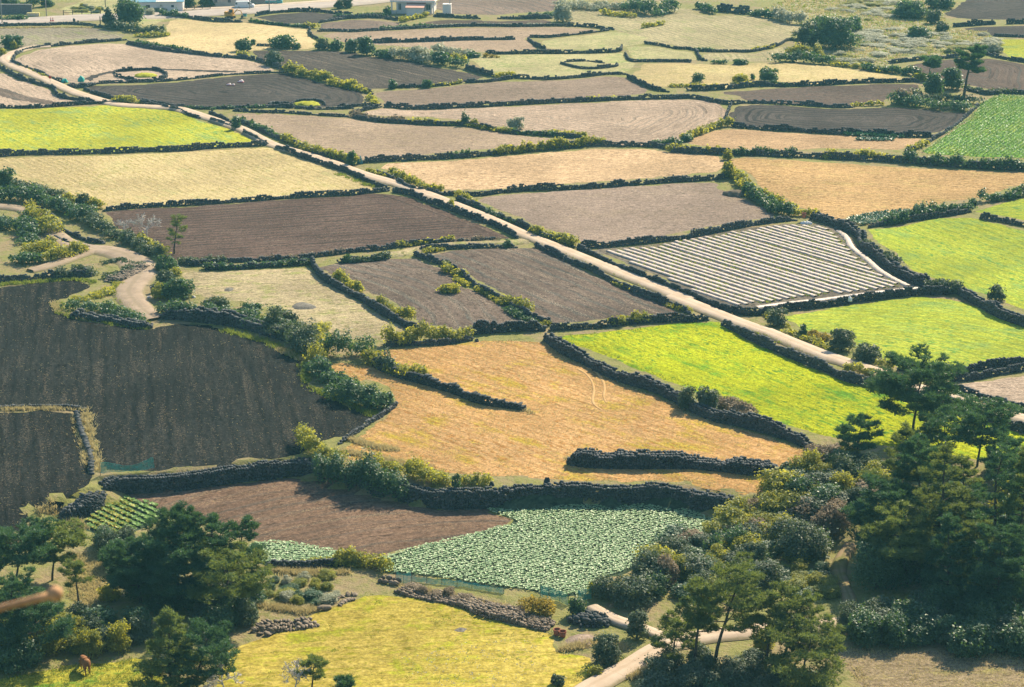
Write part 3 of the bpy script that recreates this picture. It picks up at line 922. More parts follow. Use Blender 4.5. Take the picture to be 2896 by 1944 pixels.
def wall(s, label, h=1.0, th=0.5, sh=0.55, singles=0, mat='basalt', size=None, key=None, layers=1, name='stone_wall', hv=0.32, lower=0.0):
    P = line(s)
    P = P + np.array([0, sh])
    p = curve_line(P, 0.25)
    n = len(p)
    yc = p[:, 1].mean()
    sz = size or float(np.interp(yc, [180, 260, 400, 520], [0.275, 0.305, 0.42, 0.52]))
    h = h * (0.82 if lower else 0.76)
    th = th * 0.88
    L = 0.25 * (n - 1)
    sarr = np.linspace(0, L, n)
    t = np.gradient(p, axis=0)
    t /= np.maximum(1e-6, np.hypot(*t.T))[:, None]
    ang = np.unwrap(np.arctan2(t[:, 1], t[:, 0]))
    hh = h * (1 + hv * smooth_noise1(n, 9, n + len(label)) + 0.5 * hv * smooth_noise1(n, 3, n * 3 + 1))
    edge = np.clip(np.minimum(sarr, L - sarr) / 0.8, 0.45, 1)      # ends step down
    hh = hh * edge
    ch = sz * 0.66
    pos, siz, an = [], [], []
    nc = int(math.ceil(h * (1 + hv * 1.5) / ch))
    for lay in range(layers):
        off = 0 if layers == 1 else (lay / (layers - 1) - 0.5) * th
        for k in range(nc):
            ss = rng.uniform(0, sz)
            while ss < L:
                ln = sz * (rng.uniform(0.55, 1.2) if rng.random() < 0.8 else rng.uniform(1.2, 1.8))
                m = ss + ln / 2
                H = np.interp(m, sarr, hh)
                z = (k + 0.45) * ch
                if z < H + 0.12 * ch and (k < 1 or rng.random() > 0.05):
                    x, y = np.interp(m, sarr, p[:, 0]), np.interp(m, sarr, p[:, 1])
                    a = np.interp(m, sarr, ang)
                    o = off + rng.uniform(-0.09, 0.09) * (1 + 0.5 * (k == nc - 1))
                    bat = (1 - z / max(H, 0.3)) * 0.10
                    x2, y2 = x - math.sin(a) * o, y + math.cos(a) * (o - bat)
                    pos.append((x2, y2, z + rng.uniform(-0.04, 0.04)))
                    dep = (th * 0.5 if layers == 1 else max(sz * 0.42, th / layers * 0.62)) * rng.uniform(0.85, 1.25)
                    siz.append((ln * 0.66, dep, ch * rng.uniform(0.62, 0.88)))
                    an.append(a)
                ss += ln
    pos, siz, an = np.array(pos), np.array(siz), np.array(an)
    base = np.array([p[n // 2][0], p[n // 2][1], float(height(*p[n // 2])) - lower])
    pos[:, 2] += height(pos[:, 0], pos[:, 1]) - lower if not lower else (-DROP + und(pos[:, 0], pos[:, 1]))
    if lower:
        base[2] = -DROP
    w = thing(name, label, 'stone wall' if name == 'stone_wall' else 'stone heap', tuple(base), 0, 'dry stone field walls')
    rest = np.ones(len(pos), bool)
    if singles:
        near = np.argsort(pos[:, 1] - 0.6 * pos[:, 2])[:singles] if len(pos) > singles else np.arange(len(pos))
        if len(pos) > singles:
            near = rng.permutation(np.argsort(pos[:, 1] - 0.3 * pos[:, 2])[:int(len(pos) * 0.75)])[:singles]
        rest[near] = False
        for q in near:
            me = STONE_ME[rng.integers(0, 8) if mat == 'basalt' else 8 + rng.integers(0, 4)]
            o = bpy.data.objects.new('stone', me)
            o.location = pos[q] - base
            o.scale = siz[q]
            o.rotation_euler = (rng.uniform(-.3, .3), rng.uniform(-.3, .3), an[q] + rng.uniform(-.25, .25))
            link(o, w)
    if rest.any():
        me = stones_mesh(pos[rest] - base, siz[rest], an[rest])
        o = mobj('stones', me, MATS[mat], w)
        o['kind'] = 'stuff'
    WALLS[key or label] = p
    return w


W = wall
# upper left
W('a -60,180 160,172 300,172 430,165 560,170 640,182 690,190', 'low black wall between the asphalt road and the weedy field', 0.9)
W('a 90,398 100,372 160,342 250,322 400,305 560,290 700,280 830,270', 'black wall along the upper edge of the pale field in the lane bend', 0.9)
W('a 85,400 85,425 180,462 280,502 370,540 420,550', 'black wall on the right of the concrete lane bend', 1.0)
W('a 830,295 900,308 1000,328 1150,350 1300,365 1450,382 1640,395 1750,425 1900,478', 'black overgrown wall between cream stubble and pale tilled field', 1.1)
W('a 752,500 770,480 900,470 1045,475 1100,515 1040,535 960,545 880,540 830,528 752,510', 'black wall enclosing the grassy grave in the pale field', 0.9)
W('a 600,562 700,554 850,550 1000,547 1150,537 1300,522 1500,500 1700,490 1900,482', 'thin low wall above the dark oval furrowed field', 0.55)
W('a 450,570 500,582 560,580 610,565', 'black rubble heap with green netting beside the lane', 0.9, 1.4, 0.8, layers=3, name='stone_heap')
W('a 550,595 650,635 740,658 800,668', 'short black wall between the lane and the dark oval field', 0.9)
W('a 920,668 1040,690 1200,718 1400,725 1600,718 1800,714 1900,716 2100,728 2336,722', 'weedy wall along the lower side of the dark oval field', 0.8)
W('a 900,690 1000,696 1100,722 1185,738', 'short black wall behind the far end of the lime field', 0.9)
W('a -60,420 0,455 120,522 250,562 350,592 380,642 500,668 625,680', 'black wall on the left of the concrete lane bend', 1.1)
W('a -60,716 200,719 400,706 600,692 740,688', 'black wall above the yellow green field at the left edge', 0.9)
W('a 1190,738 1250,768 1320,788', 'tiny black wall piece beside the lane where it reappears', 0.8)
W('a 1380,802 1500,838 1570,862', 'short black wall left of the lane near a dark bush', 0.9)
W('a 1600,882 1700,930 1770,968', 'short black wall at the right corner of the yellow green field', 0.9)
W('a -60,1040 200,1027 400,1024 600,1020 800,1014 1000,1005 1200,1002 1400,984 1600,974 1770,967', 'long black wall between yellow green field and cream stubble', 1.25)
W('a 1380,752 1450,782 1560,850', 'black wall right of the lane above the taupe fallow field', 0.9)
W('a 1590,812 1700,862 1800,912 1880,940 2000,992 2100,1032 2250,1067 2336,1090', 'hedged wall between the lane and the taupe fallow field', 1.0)
W('a 1530,737 1700,747 1900,752 2100,767 2300,777', 'low wall along the top of the taupe fallow field', 0.7)
W('a 1810,987 1900,1012 2000,1052 2100,1082 2336,1163 e 130,122 260,182 350,212', 'black wall between the large cream stubble and the lane', 1.15)
W('a 1210,115 1300,132 1450,147 1600,152', 'black wall behind which the yellow digger stands', 1.1)
W('a 1680,112 1800,92 2000,80 2150,87 2336,112', 'black wall between the asphalt road and small dark field', 1.1)
W('a 1640,142 1700,152 1850,172 2000,182 2040,192', 'weedy low wall above the small cream stubble field', 0.7)
W('a 2045,195 2052,240 2105,268', 'short wall at the right end of the small cream stubble', 0.9)
W('a 2100,157 2200,142 2336,122', 'low wall left of the small brown field near the house', 0.8)
W('a 2090,212 2200,210 2336,214 b 200,210 440,198 640,187 900,177 1200,180 1480,177 1650,182 1840,202', 'long wall along the upper edge of the taupe field near the house', 0.9)
W('a 1680,308 1800,312', 'tiny wall between two dark bushes on cream stubble', 0.8)
# upper middle
W('b 0,132 250,122 430,142', 'black garden wall left of the white house', 1.1)
W('b 640,112 800,122 950,130', 'black garden wall right of the white house', 1.1)
W('b 1060,128 1200,130 1430,126', 'black wall with light gaps below the furrowed far field', 1.2)
W('b 50,287 240,287 450,285 700,277 900,270 1180,267', 'thick straight black wall standing inside the taupe field', 1.35, 0.7)
W('b 1265,262 1330,312 1390,332', 'short wall turning down at the right end of the taupe field', 1.0)
W('b 1270,250 1390,252 1430,250 1600,232 1800,207', 'thin wall between taupe field and small pale pasture', 0.7)
W('b 975,358 1100,362 1300,357 1600,357 1860,347 1890,312', 'black wall above the pasture with the grave ring', 1.1)
W('b 1480,427 1600,457 1700,462 1850,447 1852,432', 'front half of the oval grave wall in the pasture', 0.8)
W('b 1500,418 1580,412 1680,412 1770,424', 'back half of the oval grave wall in the pasture', 0.6)
W('b 850,460 950,492 1050,514', 'black wall end right of the dark furrowed field hedge', 1.5)
W('b 840,552 1000,547 1120,532 1200,522 1400,530 1600,517 1800,497 1915,497', 'black wall below the pasture with the grave ring', 1.0)
W('b 0,570 100,592 200,612 240,628', 'weedy wall between the two dark ploughed fields', 0.9)
W('b 350,587 540,582 700,572 830,552', 'low weedy wall below the slanting dark furrows', 0.8)
W('b 1920,512 2000,557 2100,597 2200,614', 'short wall left of the pale yellow stubble field', 1.1)
W('b 310,708 500,725 700,722 900,713 1100,703 1300,692 1500,682 1700,674 1900,664 2150,657 2336,652 c 150,652', 'long black wall between taupe furrows and pale looped field', 1.15)
W('b 0,717 150,707 290,697', 'short wall at the right end of the dark oval field', 0.9)
W('b 110,762 180,738 300,712', 'short wall at the left tip of the pale looped field', 0.9)
W('b 110,783 250,807 450,822 650,832 850,837 1000,862 1150,887 1300,897 1450,907 1630,922', 'curving hedged wall between pale looped and taupe fallow fields', 1.1)
W('b 165,1083 300,1073 500,1063 700,1055 900,1043 1050,1028 1250,1008 1500,988 1700,968 1850,972 2100,977 2300,1008', 'long hedged wall between taupe fallow and peach stubble', 1.3)
W('b 1910,362 1945,407 2030,412 2200,412 2336,414 c 130,417', 'thin wall above the pale yellow stubble field', 0.8)
W('b 2030,292 2150,307 2250,327 2336,330 c 150,337 280,347 420,347 540,347 700,312 780,272 850,277', 'thin wavy wall below the pale striped terrace', 0.8)
# upper right
W('c 100,602 260,602 420,590 580,575 750,577 900,572 1100,562 1300,552 1450,550 1650,545', 'black wall below the pale yellow stubble field', 1.15)
W('c 0,660 150,655 300,682 400,695 500,687 700,692 900,702 1050,714 1200,716', 'black wall dividing the two dark fields near the far pines', 1.0)
W('c 410,690 385,740 365,795', 'short upright wall at the left of the dark looped field', 0.9)
W('c 400,842 600,862 800,872 1000,887 1300,897 1500,907 1740,912', 'thick black wall below the dark looped field', 1.3)
W('c 2040,705 1950,785 1850,865 1750,925 1650,980 1560,1015', 'slanting wall left of the bright green crop field', 0.9)
W('c 0,1012 200,1022 340,1027 450,1032 560,1032 750,1042 900,1047 1100,1057 1300,1067 1500,1080 1700,1097 1900,1112 2100,1122 2400,1134', 'long hedged wall above the tan stubble at the right edge', 1.4)
W('c 1430,427 1600,407 1800,392 1930,382', 'black wall between scrubland and brown field by far pines', 1.1)
W('c 2040,352 2150,382 2250,402 2400,425', 'black wall below the small yellow green right edge field', 1.0)
W('c 1960,602 2100,632 2200,622 2400,630', 'weedy wall above the bright green crop field', 0.9)
W('c 1860,184 2000,174 2150,164', 'thick black wall piece in the upper right corner', 1.6)
W('c 2210,162 2400,157', 'black wall piece cut by the right edge near the top', 1.5)
W('c 2130,242 2400,254', 'low wall above the yellow green right edge field', 0.8)
W('c 170,340 200,397 240,407', 'little wall joining two thin pasture walls', 0.8)
W('c 300,75 420,88 540,98', 'tall rounded stone wall facing the pale terrace', 2.2, 0.8, size=0.8)
# middle left
W('d 670,352 850,333 1100,318 1300,308 1600,288 1900,265 2100,253 2336,243 e 200,232 350,217', 'long black wall between cream stubble and brown ploughed field', 1.0)
W('d 180,316 280,352 350,402 420,482 500,522 580,552 690,567', 'curving low black wall beside the dirt track', 0.8)
W('d 350,522 430,562 520,587 600,602', 'short low wall at the fork of the dirt track', 0.6)
W('d -60,825 150,808 350,793 450,793 600,783', 'black wall above the large black soil field', 1.2)
W('d 1160,702 1300,712 1480,692 1700,682 1900,672 2100,652 2336,622 e 150,617 300,607 500,577 800,562 1080,548', 'weedy wall along the lower edge of the brown ploughed field', 0.9)
W('d 1340,742 1500,737 1700,727 1900,714 2060,702', 'black wall above the pale olive fallow field', 1.0)
W('d 2050,692 2130,802 2250,872 2336,922 e 150,932 300,1032 450,1112 560,1155', 'slanting black wall right of the pale olive fallow field', 1.3, 0.6)
W('e 0,692 200,682 350,667', 'short grey overgrown wall above the left taupe field', 0.9)
W('e 370,222 500,248 600,292 720,332 900,402 1050,452 1200,532', 'black wall between brown ploughed field and the lane', 1.15)
W('e 200,82 350,132 480,202 600,222 690,242', 'hedged wall between the lane and the peach stubble', 1.0)
W('e 690,243 950,248 1100,228 1300,213 1500,208 1700,198 1900,183 2100,168 2336,148 f 0,158 150,152 300,142 410,128', 'long straight black wall between peach stubble and grey field', 1.2, 0.55)
W('e 790,283 900,322 1050,388 1200,442 1350,522 1500,562 1580,592', 'hedged black wall between the lane and the grey field', 1.2)
W('e 1600,583 1750,593 1900,578 2100,558 2336,533 f 150,523 300,493 500,453 700,423 830,413', 'black wall above the white striped rows', 1.2)
W('e 1590,603 1700,653 1850,723 2000,783 2150,843 2336,918 f 150,923 300,993 450,1033 600,1036 800,1006 1000,988 1200,958 1400,933 1600,908 1800,903 1900,893', 'black wall wrapping the lower side of the white striped rows', 1.2, 0.6)
W('e 1310,583 1450,643 1550,693 1700,753 1850,833 2000,903 2200,973 2336,1033', 'black wall between right taupe field and the lane', 1.1)
W('e 540,612 750,602 950,593 1190,593', 'black wall along the top of the right taupe field', 0.9)
W('e 510,642 620,682 740,722 850,802 920,852 1000,902 1120,962 1200,1022 1300,1072 1440,1112', 'slanting weedy wall between the two taupe ploughed fields', 1.2)
W('e 880,1170 1000,1162 1150,1152 1380,1145', 'black bank wall above the orange stubble field', 1.9, 0.8, 0.8)
W('e 1400,1143 1600,1133 1800,1118 2000,1095 2336,1078 f 100,1085 250,1073', 'black wall between right taupe field and lime green field', 1.2)
# middle right
W('f 940,403 1100,453 1250,523 1290,603 1400,683 1500,763 1600,813 1720,860', 'thick curving black wall right of the white striped rows', 1.6, 1.0, 0.9, layers=2)
W('f 1740,870 1900,895 2000,953 2100,1003 2200,1063 2400,1130', 'black wall between the two green grass fields', 1.5, 0.8, 0.8, layers=2)
W('f 2040,398 2200,423 2400,465', 'black wall piece between two green fields at the right edge', 1.2)
W('f 1300,463 1500,433 1700,403 1900,373 1980,358', 'hedged wall above the larger green grass field', 1.0)
W('i 340,53 480,123 620,193 780,263 900,313 1060,373 1160,423 1350,463 1500,503 1900,605 2200,722 2400,785', 'long black wall between lime green field and the lane', 1.4, 0.6)
W('i 1500,353 1650,373 1850,373 1950,373 2100,343 2400,300', 'black wall below the green field with round bushes', 1.2)
W('i 1840,428 2000,418 2150,388 2400,345', 'black wall above the small pale tilled field', 1.1)
W('i 1850,463 1960,503 2100,548 2400,625', 'low wall between small pale tilled field and the lane', 0.8)
W('h 300,202 450,192 700,184 900,154', 'wall foot under the hedge at the top of the orange field', 0.9)
W('h 1390,152 1500,243 1650,313 1750,373 1900,433 2100,493 2250,563 i 40,560 120,610 200,650 300,690 450,722 600,762 800,822 920,872', 'long thick black wall between orange stubble and lime field', 1.7, 0.8, 0.85, layers=2)
W('h 240,330 400,402 580,452 800,522 950,582 1150,612 1250,625', 'black stone spur reaching into the orange stubble field', 1.3, 0.9, 0.8, singles=120)
W('h 410,582 300,662 200,722 90,802 20,845', 'crumbling low wall at the left edge of the orange field', 0.7)
W('h 1540,982 1700,1004 2000,1010 2336,1008 i 200,1014 400,1034 560,1054 720,1044', 'broad isolated black stone row near the grove', 1.7, 1.6, 1.3, singles=250, layers=3)
# lower walls and rubble
W('g -60,612 200,602 400,602 560,612', 'low grassy wall above the smaller black soil field', 0.5)
W('g 500,632 530,752 570,852 600,952 600,1040', 'low straw lined wall between the two black soil fields', 0.6, 0.7, 0.3)
W('j 640,165 700,140 800,110 1000,103 1200,88 1400,58 1600,28 1800,8 2000,-12 k -60,40', 'tall retaining wall carrying the green net above the brown field', 2.15, 0.9, 0.35, singles=300, layers=2, hv=0.1, lower=1, size=0.27)
W('j 395,268 480,272 560,250 620,215 650,165', 'tumbled black wall left of the rounded vegetable patch', 1.6, 1.6, 0.6, singles=120, layers=3, lower=1)
W('k -30,45 120,85 300,130 500,170 700,208 950,210 1300,184 1600,174 1900,184 2100,174 2336,192 l 150,202 300,242 450,272', 'tall black retaining wall above the pale leafed crop', 2.4, 0.9, 0.35, singles=300, layers=2, hv=0.12, lower=1, size=0.27)
W('k 420,760 560,800 700,820 900,870 1000,920 1150,950 1300,990 1420,1015', 'brown rubble row with dry grass between meadow and crop', 0.55, 2.2, 0.9, singles=220, mat='rubble', layers=6, name='stone_heap', hv=0.5, size=0.30)
W('k 1560,960 1650,990 1790,985', 'dark rubble pile beside the two terracotta pots', 0.9, 1.8, 0.9, singles=50, layers=4, name='stone_heap', hv=0.4, size=0.42)
W('k 250,690 320,700 400,715', 'few boulders left of the green net by the crop', 0.4, 0.9, 0.5, singles=20, mat='rubble', layers=2, name='stone_heap', size=0.6)
W('j 1700,1060 1800,1010 1950,1000 2080,975', 'scattered dark boulders at the meadow edge near the pines', 0.4, 1.8, 0.5, singles=60, mat='rubble', layers=3, name='stone_heap', hv=0.5)
W('j 2080,885 2180,880 2240,870', 'few dark boulders on the dry bank above the meadow', 0.4, 0.6, 0.3, singles=12, mat='rubble', name='stone_heap', size=0.7)
W('k -20,860 60,810 130,805', 'little boulder heap at the corner of the meadow', 0.35, 1.2, 0.4, singles=24, mat='rubble', layers=2, name='stone_heap')
W('j 1740,600 1950,615 2150,600 2330,590', 'low wall below the small crop wedge behind the pines', 0.8, 0.6)
W('d 470,1045 600,1066 750,1086 900,1118 1000,1118', 'dark stone face of the grassy bank beside the dirt track', 1.1, 1.0, 0.6, layers=2)
W('d 730,830 800,800 880,760 940,720', 'grey rubble slope on the inner bend of the dirt track', 0.6, 2.6, 0.8, mat='rubble', layers=5, name='stone_heap', hv=0.5)
W('d 1060,1060 1200,1070 1400,1092 1600,1122 1750,1165 1900,1210', 'tall stone bank under shrubs above the large black field', 1.9, 1.2, 0.9, layers=2, hv=0.25)

# ------------------------------------------------------------------ leaves, hedges, bushes
leaf_mat('leaf_dark', (0.022, 0.066, 0.042, 1), (0.070, 0.130, 0.056, 1), (0.14, 0.26, 0.03, 1), 0.5, 0.35, 0.30)
leaf_mat('leaf_ivy', (0.060, 0.115, 0.040, 1), (0.27, 0.28, 0.05, 1), (0.60, 0.56, 0.04, 1), 0.55, 0.25, 0.45)
leaf_mat('leaf_gloss', (0.030, 0.064, 0.040, 1), (0.105, 0.135, 0.078, 1), (0.14, 0.19, 0.03, 1), 0.6, 0.3, 0.26)
leaf_mat('leaf_pale', (0.25, 0.275, 0.175, 1), (0.43, 0.44, 0.31, 1), (0.42, 0.41, 0.24, 1), 0.6, 0.3, 0.35)
leaf_mat('leaf_dry', (0.15, 0.115, 0.075, 1), (0.30, 0.24, 0.16, 1), (0.34, 0.26, 0.14, 1), 0.7, 0.2, 0.3)
leaf_mat('leaf_gold', (0.17, 0.14, 0.02, 1), (0.34, 0.26, 0.03, 1), (0.45, 0.34, 0.03, 1), 0.6, 0.2, 0.4)
leaf_mat('needle', (0.018, 0.066, 0.050, 1), (0.060, 0.135, 0.066, 1), (0.12, 0.24, 0.05, 1), 0.5, 0.3, 0.3)
leaf_mat('needle_warm', (0.026, 0.076, 0.044, 1), (0.105, 0.165, 0.052, 1), (0.28, 0.34, 0.05, 1), 0.5, 0.3, 0.36)
leaf_mat('crop_pale', (0.06, 0.26, 0.05, 1), (0.50, 0.58, 0.34, 1), (0.22, 0.40, 0.05, 1), 0.5, 0.4, 0.22)  # whitish end of the leaf colour is painted glare from sun and sky
leaf_mat('crop_green', (0.07, 0.20, 0.04, 1), (0.24, 0.38, 0.08, 1), (0.22, 0.34, 0.04, 1), 0.55, 0.3, 0.3)
leaf_mat('crop_yellow', (0.28, 0.28, 0.03, 1), (0.52, 0.46, 0.05, 1), (0.42, 0.38, 0.03, 1), 0.5, 0.3, 0.35)
leaf_mat('crop_teal', (0.03, 0.10, 0.055, 1), (0.07, 0.17, 0.09, 1), (0.06, 0.16, 0.06, 1), 0.45, 0.4, 0.2)
leaf_mat('grass_green', (0.06, 0.12, 0.02, 1), (0.17, 0.21, 0.04, 1), (0.28, 0.34, 0.04, 1), 0.6, 0.2, 0.45)
leaf_mat('grass_straw', (0.30, 0.25, 0.12, 1), (0.52, 0.44, 0.24, 1), (0.55, 0.46, 0.2, 1), 0.7, 0.2, 0.4)
plain('bark', (0.06, 0.052, 0.045, 1), 0.9, 0.1, 0.35, 6.0, bump=0.03)
plain('bark_pale', (0.52, 0.48, 0.42, 1), 0.9, 0.1, 0.25, 6.0, bump=0.02)
KIND = dict(dark='leaf_dark', ivy='leaf_ivy', gloss='leaf_gloss', pale='leaf_pale', dry='leaf_dry', gold='leaf_gold')


def quads(c, a, b, name='leaves', var=None):
    """diamond leaves: centre c, half-axes a and b"""
    n = len(c)
    v = np.stack([c - a, c - b + a * 0.15, c + a, c + b + a * 0.15], 1).reshape(-1, 3)
    me = np_mesh(name, v, np.arange(4 * n).reshape(-1, 4))
    if var is not None:
        face_var(me, var)
    return me


def unit(n, r):
    d = r.normal(size=(n, 3))
    return d / np.linalg.norm(d, axis=1)[:, None]


def leaf_cloud(lobes, leaf, cover=1.5, seed=0, cap=9000, zmin=0.03):
    r = np.random.default_rng(seed)
    lobes = np.asarray(lobes, float)
    A = 4 * math.pi * ((lobes[:, 3] * lobes[:, 4] + lobes[:, 3] * lobes[:, 5] + lobes[:, 4] * lobes[:, 5]) / 3)
    la = leaf * leaf * 0.55
    n = int(min(cap, cover * A.sum() * 0.75 / la))
    k = r.choice(len(lobes), n, p=A / A.sum())
    d = unit(n, r)
    d[:, 2] = np.where((d[:, 2] < -0.25) & (r.random(n) < 0.8), -d[:, 2], d[:, 2])
    ph = r.uniform(0, 6, (len(lobes), 3))[k]
    bumpy = 1 + 0.16 * np.sin(d[:, 0] * 5 + ph[:, 0]) + 0.14 * np.sin(d[:, 1] * 6 + ph[:, 1]) + 0.12 * np.sin(d[:, 2] * 7 + ph[:, 2])
    rad = np.where(r.random(n) < 0.72, r.uniform(0.84, 1.1, n), r.uniform(0.4, 0.9, n)) * bumpy
    rad = np.where(r.random(n) < 0.07, rad * r.uniform(1.1, 1.45, n), rad)      # stray shoots
    c = lobes[k, :3] + d * lobes[k, 3:6] * rad[:, None]
    keep = c[:, 2] > zmin
    c, d, k = c[keep], d[keep], k[keep]
    n = len(c)
    nrm = d * 0.8 + unit(n, r) * 0.9 + np.array([0, 0, 0.45])
    nrm /= np.linalg.norm(nrm, axis=1)[:, None]
    t = np.cross(nrm, unit(n, r))
    t /= np.maximum(1e-6, np.linalg.norm(t, axis=1))[:, None]
    b = np.cross(nrm, t)
    s = leaf * r.uniform(0.6, 1.3, n)[:, None]
    lv = r.uniform(0, 1, len(lobes))[k]
    var = np.clip(0.6 * lv + 0.4 * r.uniform(0, 1, n), 0, 1)
    return c, t * s * 0.62, b * s * 0.42, var


def leaf_size(y):
    return float(np.clip(1.95 / (ppm(y) * 0.3536), 0.14, 0.46))


def bush_lobes(w, d, h, seed, n=None):
    r = np.random.default_rng(seed)
    n = n or int(np.clip(w * 3, 6, 16))
    L = [(0, 0, h * 0.42, w * 0.36, d * 0.36, h * 0.46)]
    for q in range(7):
        a = q * 0.9 + r.uniform(-0.2, 0.2)
        L.append((math.cos(a) * w * 0.30, math.sin(a) * d * 0.30, h * 0.2, w * 0.2, d * 0.2, h * 0.24))
    for _ in range(n):
        a = r.uniform(0, 2 * math.pi)
        q = r.uniform(0.35, 0.75)
        z = r.uniform(0.22, 0.80) * h
        sh = math.sqrt(max(0.1, 1 - (z / h - 0.4) ** 2 / 0.4))
        s = r.uniform(0.16, 0.30)
        L.append((math.cos(a) * q * w * 0.5 * sh, math.sin(a) * q * d * 0.5 * sh, z, w * s, d * s, h * s * 0.85))
    return L


NB = [0]


def bush(label, t, x, y, wpx, hpx, kind='dark', group=None, name='bush', cap=7000, depth=0.85):
    NB[0] += 1
    px, py = src(t, x, y)
    gx, gy = ground_px(px, py)
    s = ppm(gy)
    w = wpx / 2.336 / s
    h = hpx / 2.336 / s / 0.95
    d = w * depth
    gy += d * 0.38
    h = max(0.3, h - d * 0.10)
    c, a, b, var = leaf_cloud(bush_lobes(w, d, h, NB[0] * 13), leaf_size(gy), 1.25, NB[0], cap)
    z = float(height(gx, gy))
    root = thing(name, label, 'bush' if name == 'bush' else 'tree', (gx, gy, z), 0, group)
    mobj('foliage' if name == 'bush' else 'crown', quads(c, a, b, 'foliage', var), MATS[KIND[kind]], root)
    m = MB()
    r = random.Random(NB[0])
    for q in range(4 if name == 'bush' else 3):
        an = r.uniform(0, 6.28)
        m.tube([(0, 0, -0.1), (math.cos(an) * w * 0.1, math.sin(an) * d * 0.1, h * 0.35), (math.cos(an) * w * 0.25, math.sin(an) * d * 0.25, h * 0.75)],
               [0.03 + 0.02 * h, 0.02 + 0.012 * h, 0.01], 5)
    m.build('stem' if name == 'bush' else 'trunk', MATS['bark'], root)
    return root


def hedge(s, label, w=1.5, h=1.5, kind='dark', lift=0.0, shift=0.7, cap=14000, cover=1.0, cat='hedge'):
    NB[0] += 1
    p = resample(line(s) + np.array([0, shift]), 0.5)
    r = np.random.default_rng(NB[0] * 7)
    n = len(p)
    h, w = h * 0.82, w * 0.92
    hh = h * (1 + 0.35 * smooth_noise1(n, 4, NB[0]) + 0.2 * r.uniform(-1, 1, n))
    L = []
    base = np.array([p[n // 2][0], p[n // 2][1], float(height(*p[n // 2]))])
    zg = height(p[:, 0], p[:, 1]) - base[2]
    st = max(1, int(w * 0.45 / 0.5))
    for i in range(0, n, st):
        for q in range(2):
            f = r.uniform(0.55, 1.0)
            ox, oy = r.uniform(-0.32, 0.32, 2) * w
            hz = max(0.25, hh[i] * f)
            rr = w * r.uniform(0.26, 0.44)
            L.append((p[i, 0] - base[0] + ox, p[i, 1] - base[1] + oy, zg[i] + lift + hz * 0.5, rr, rr, hz * 0.5))
    c, a, b, var = leaf_cloud(L, leaf_size(base[1]), cover, NB[0], cap, zmin=-3)
    o = mobj('hedge', quads(c, a, b, 'hedge', var), MATS[KIND[kind]], None, base)
    tag(o, label, cat, 'hedges and creepers grown over the walls', 'thing')
    return o


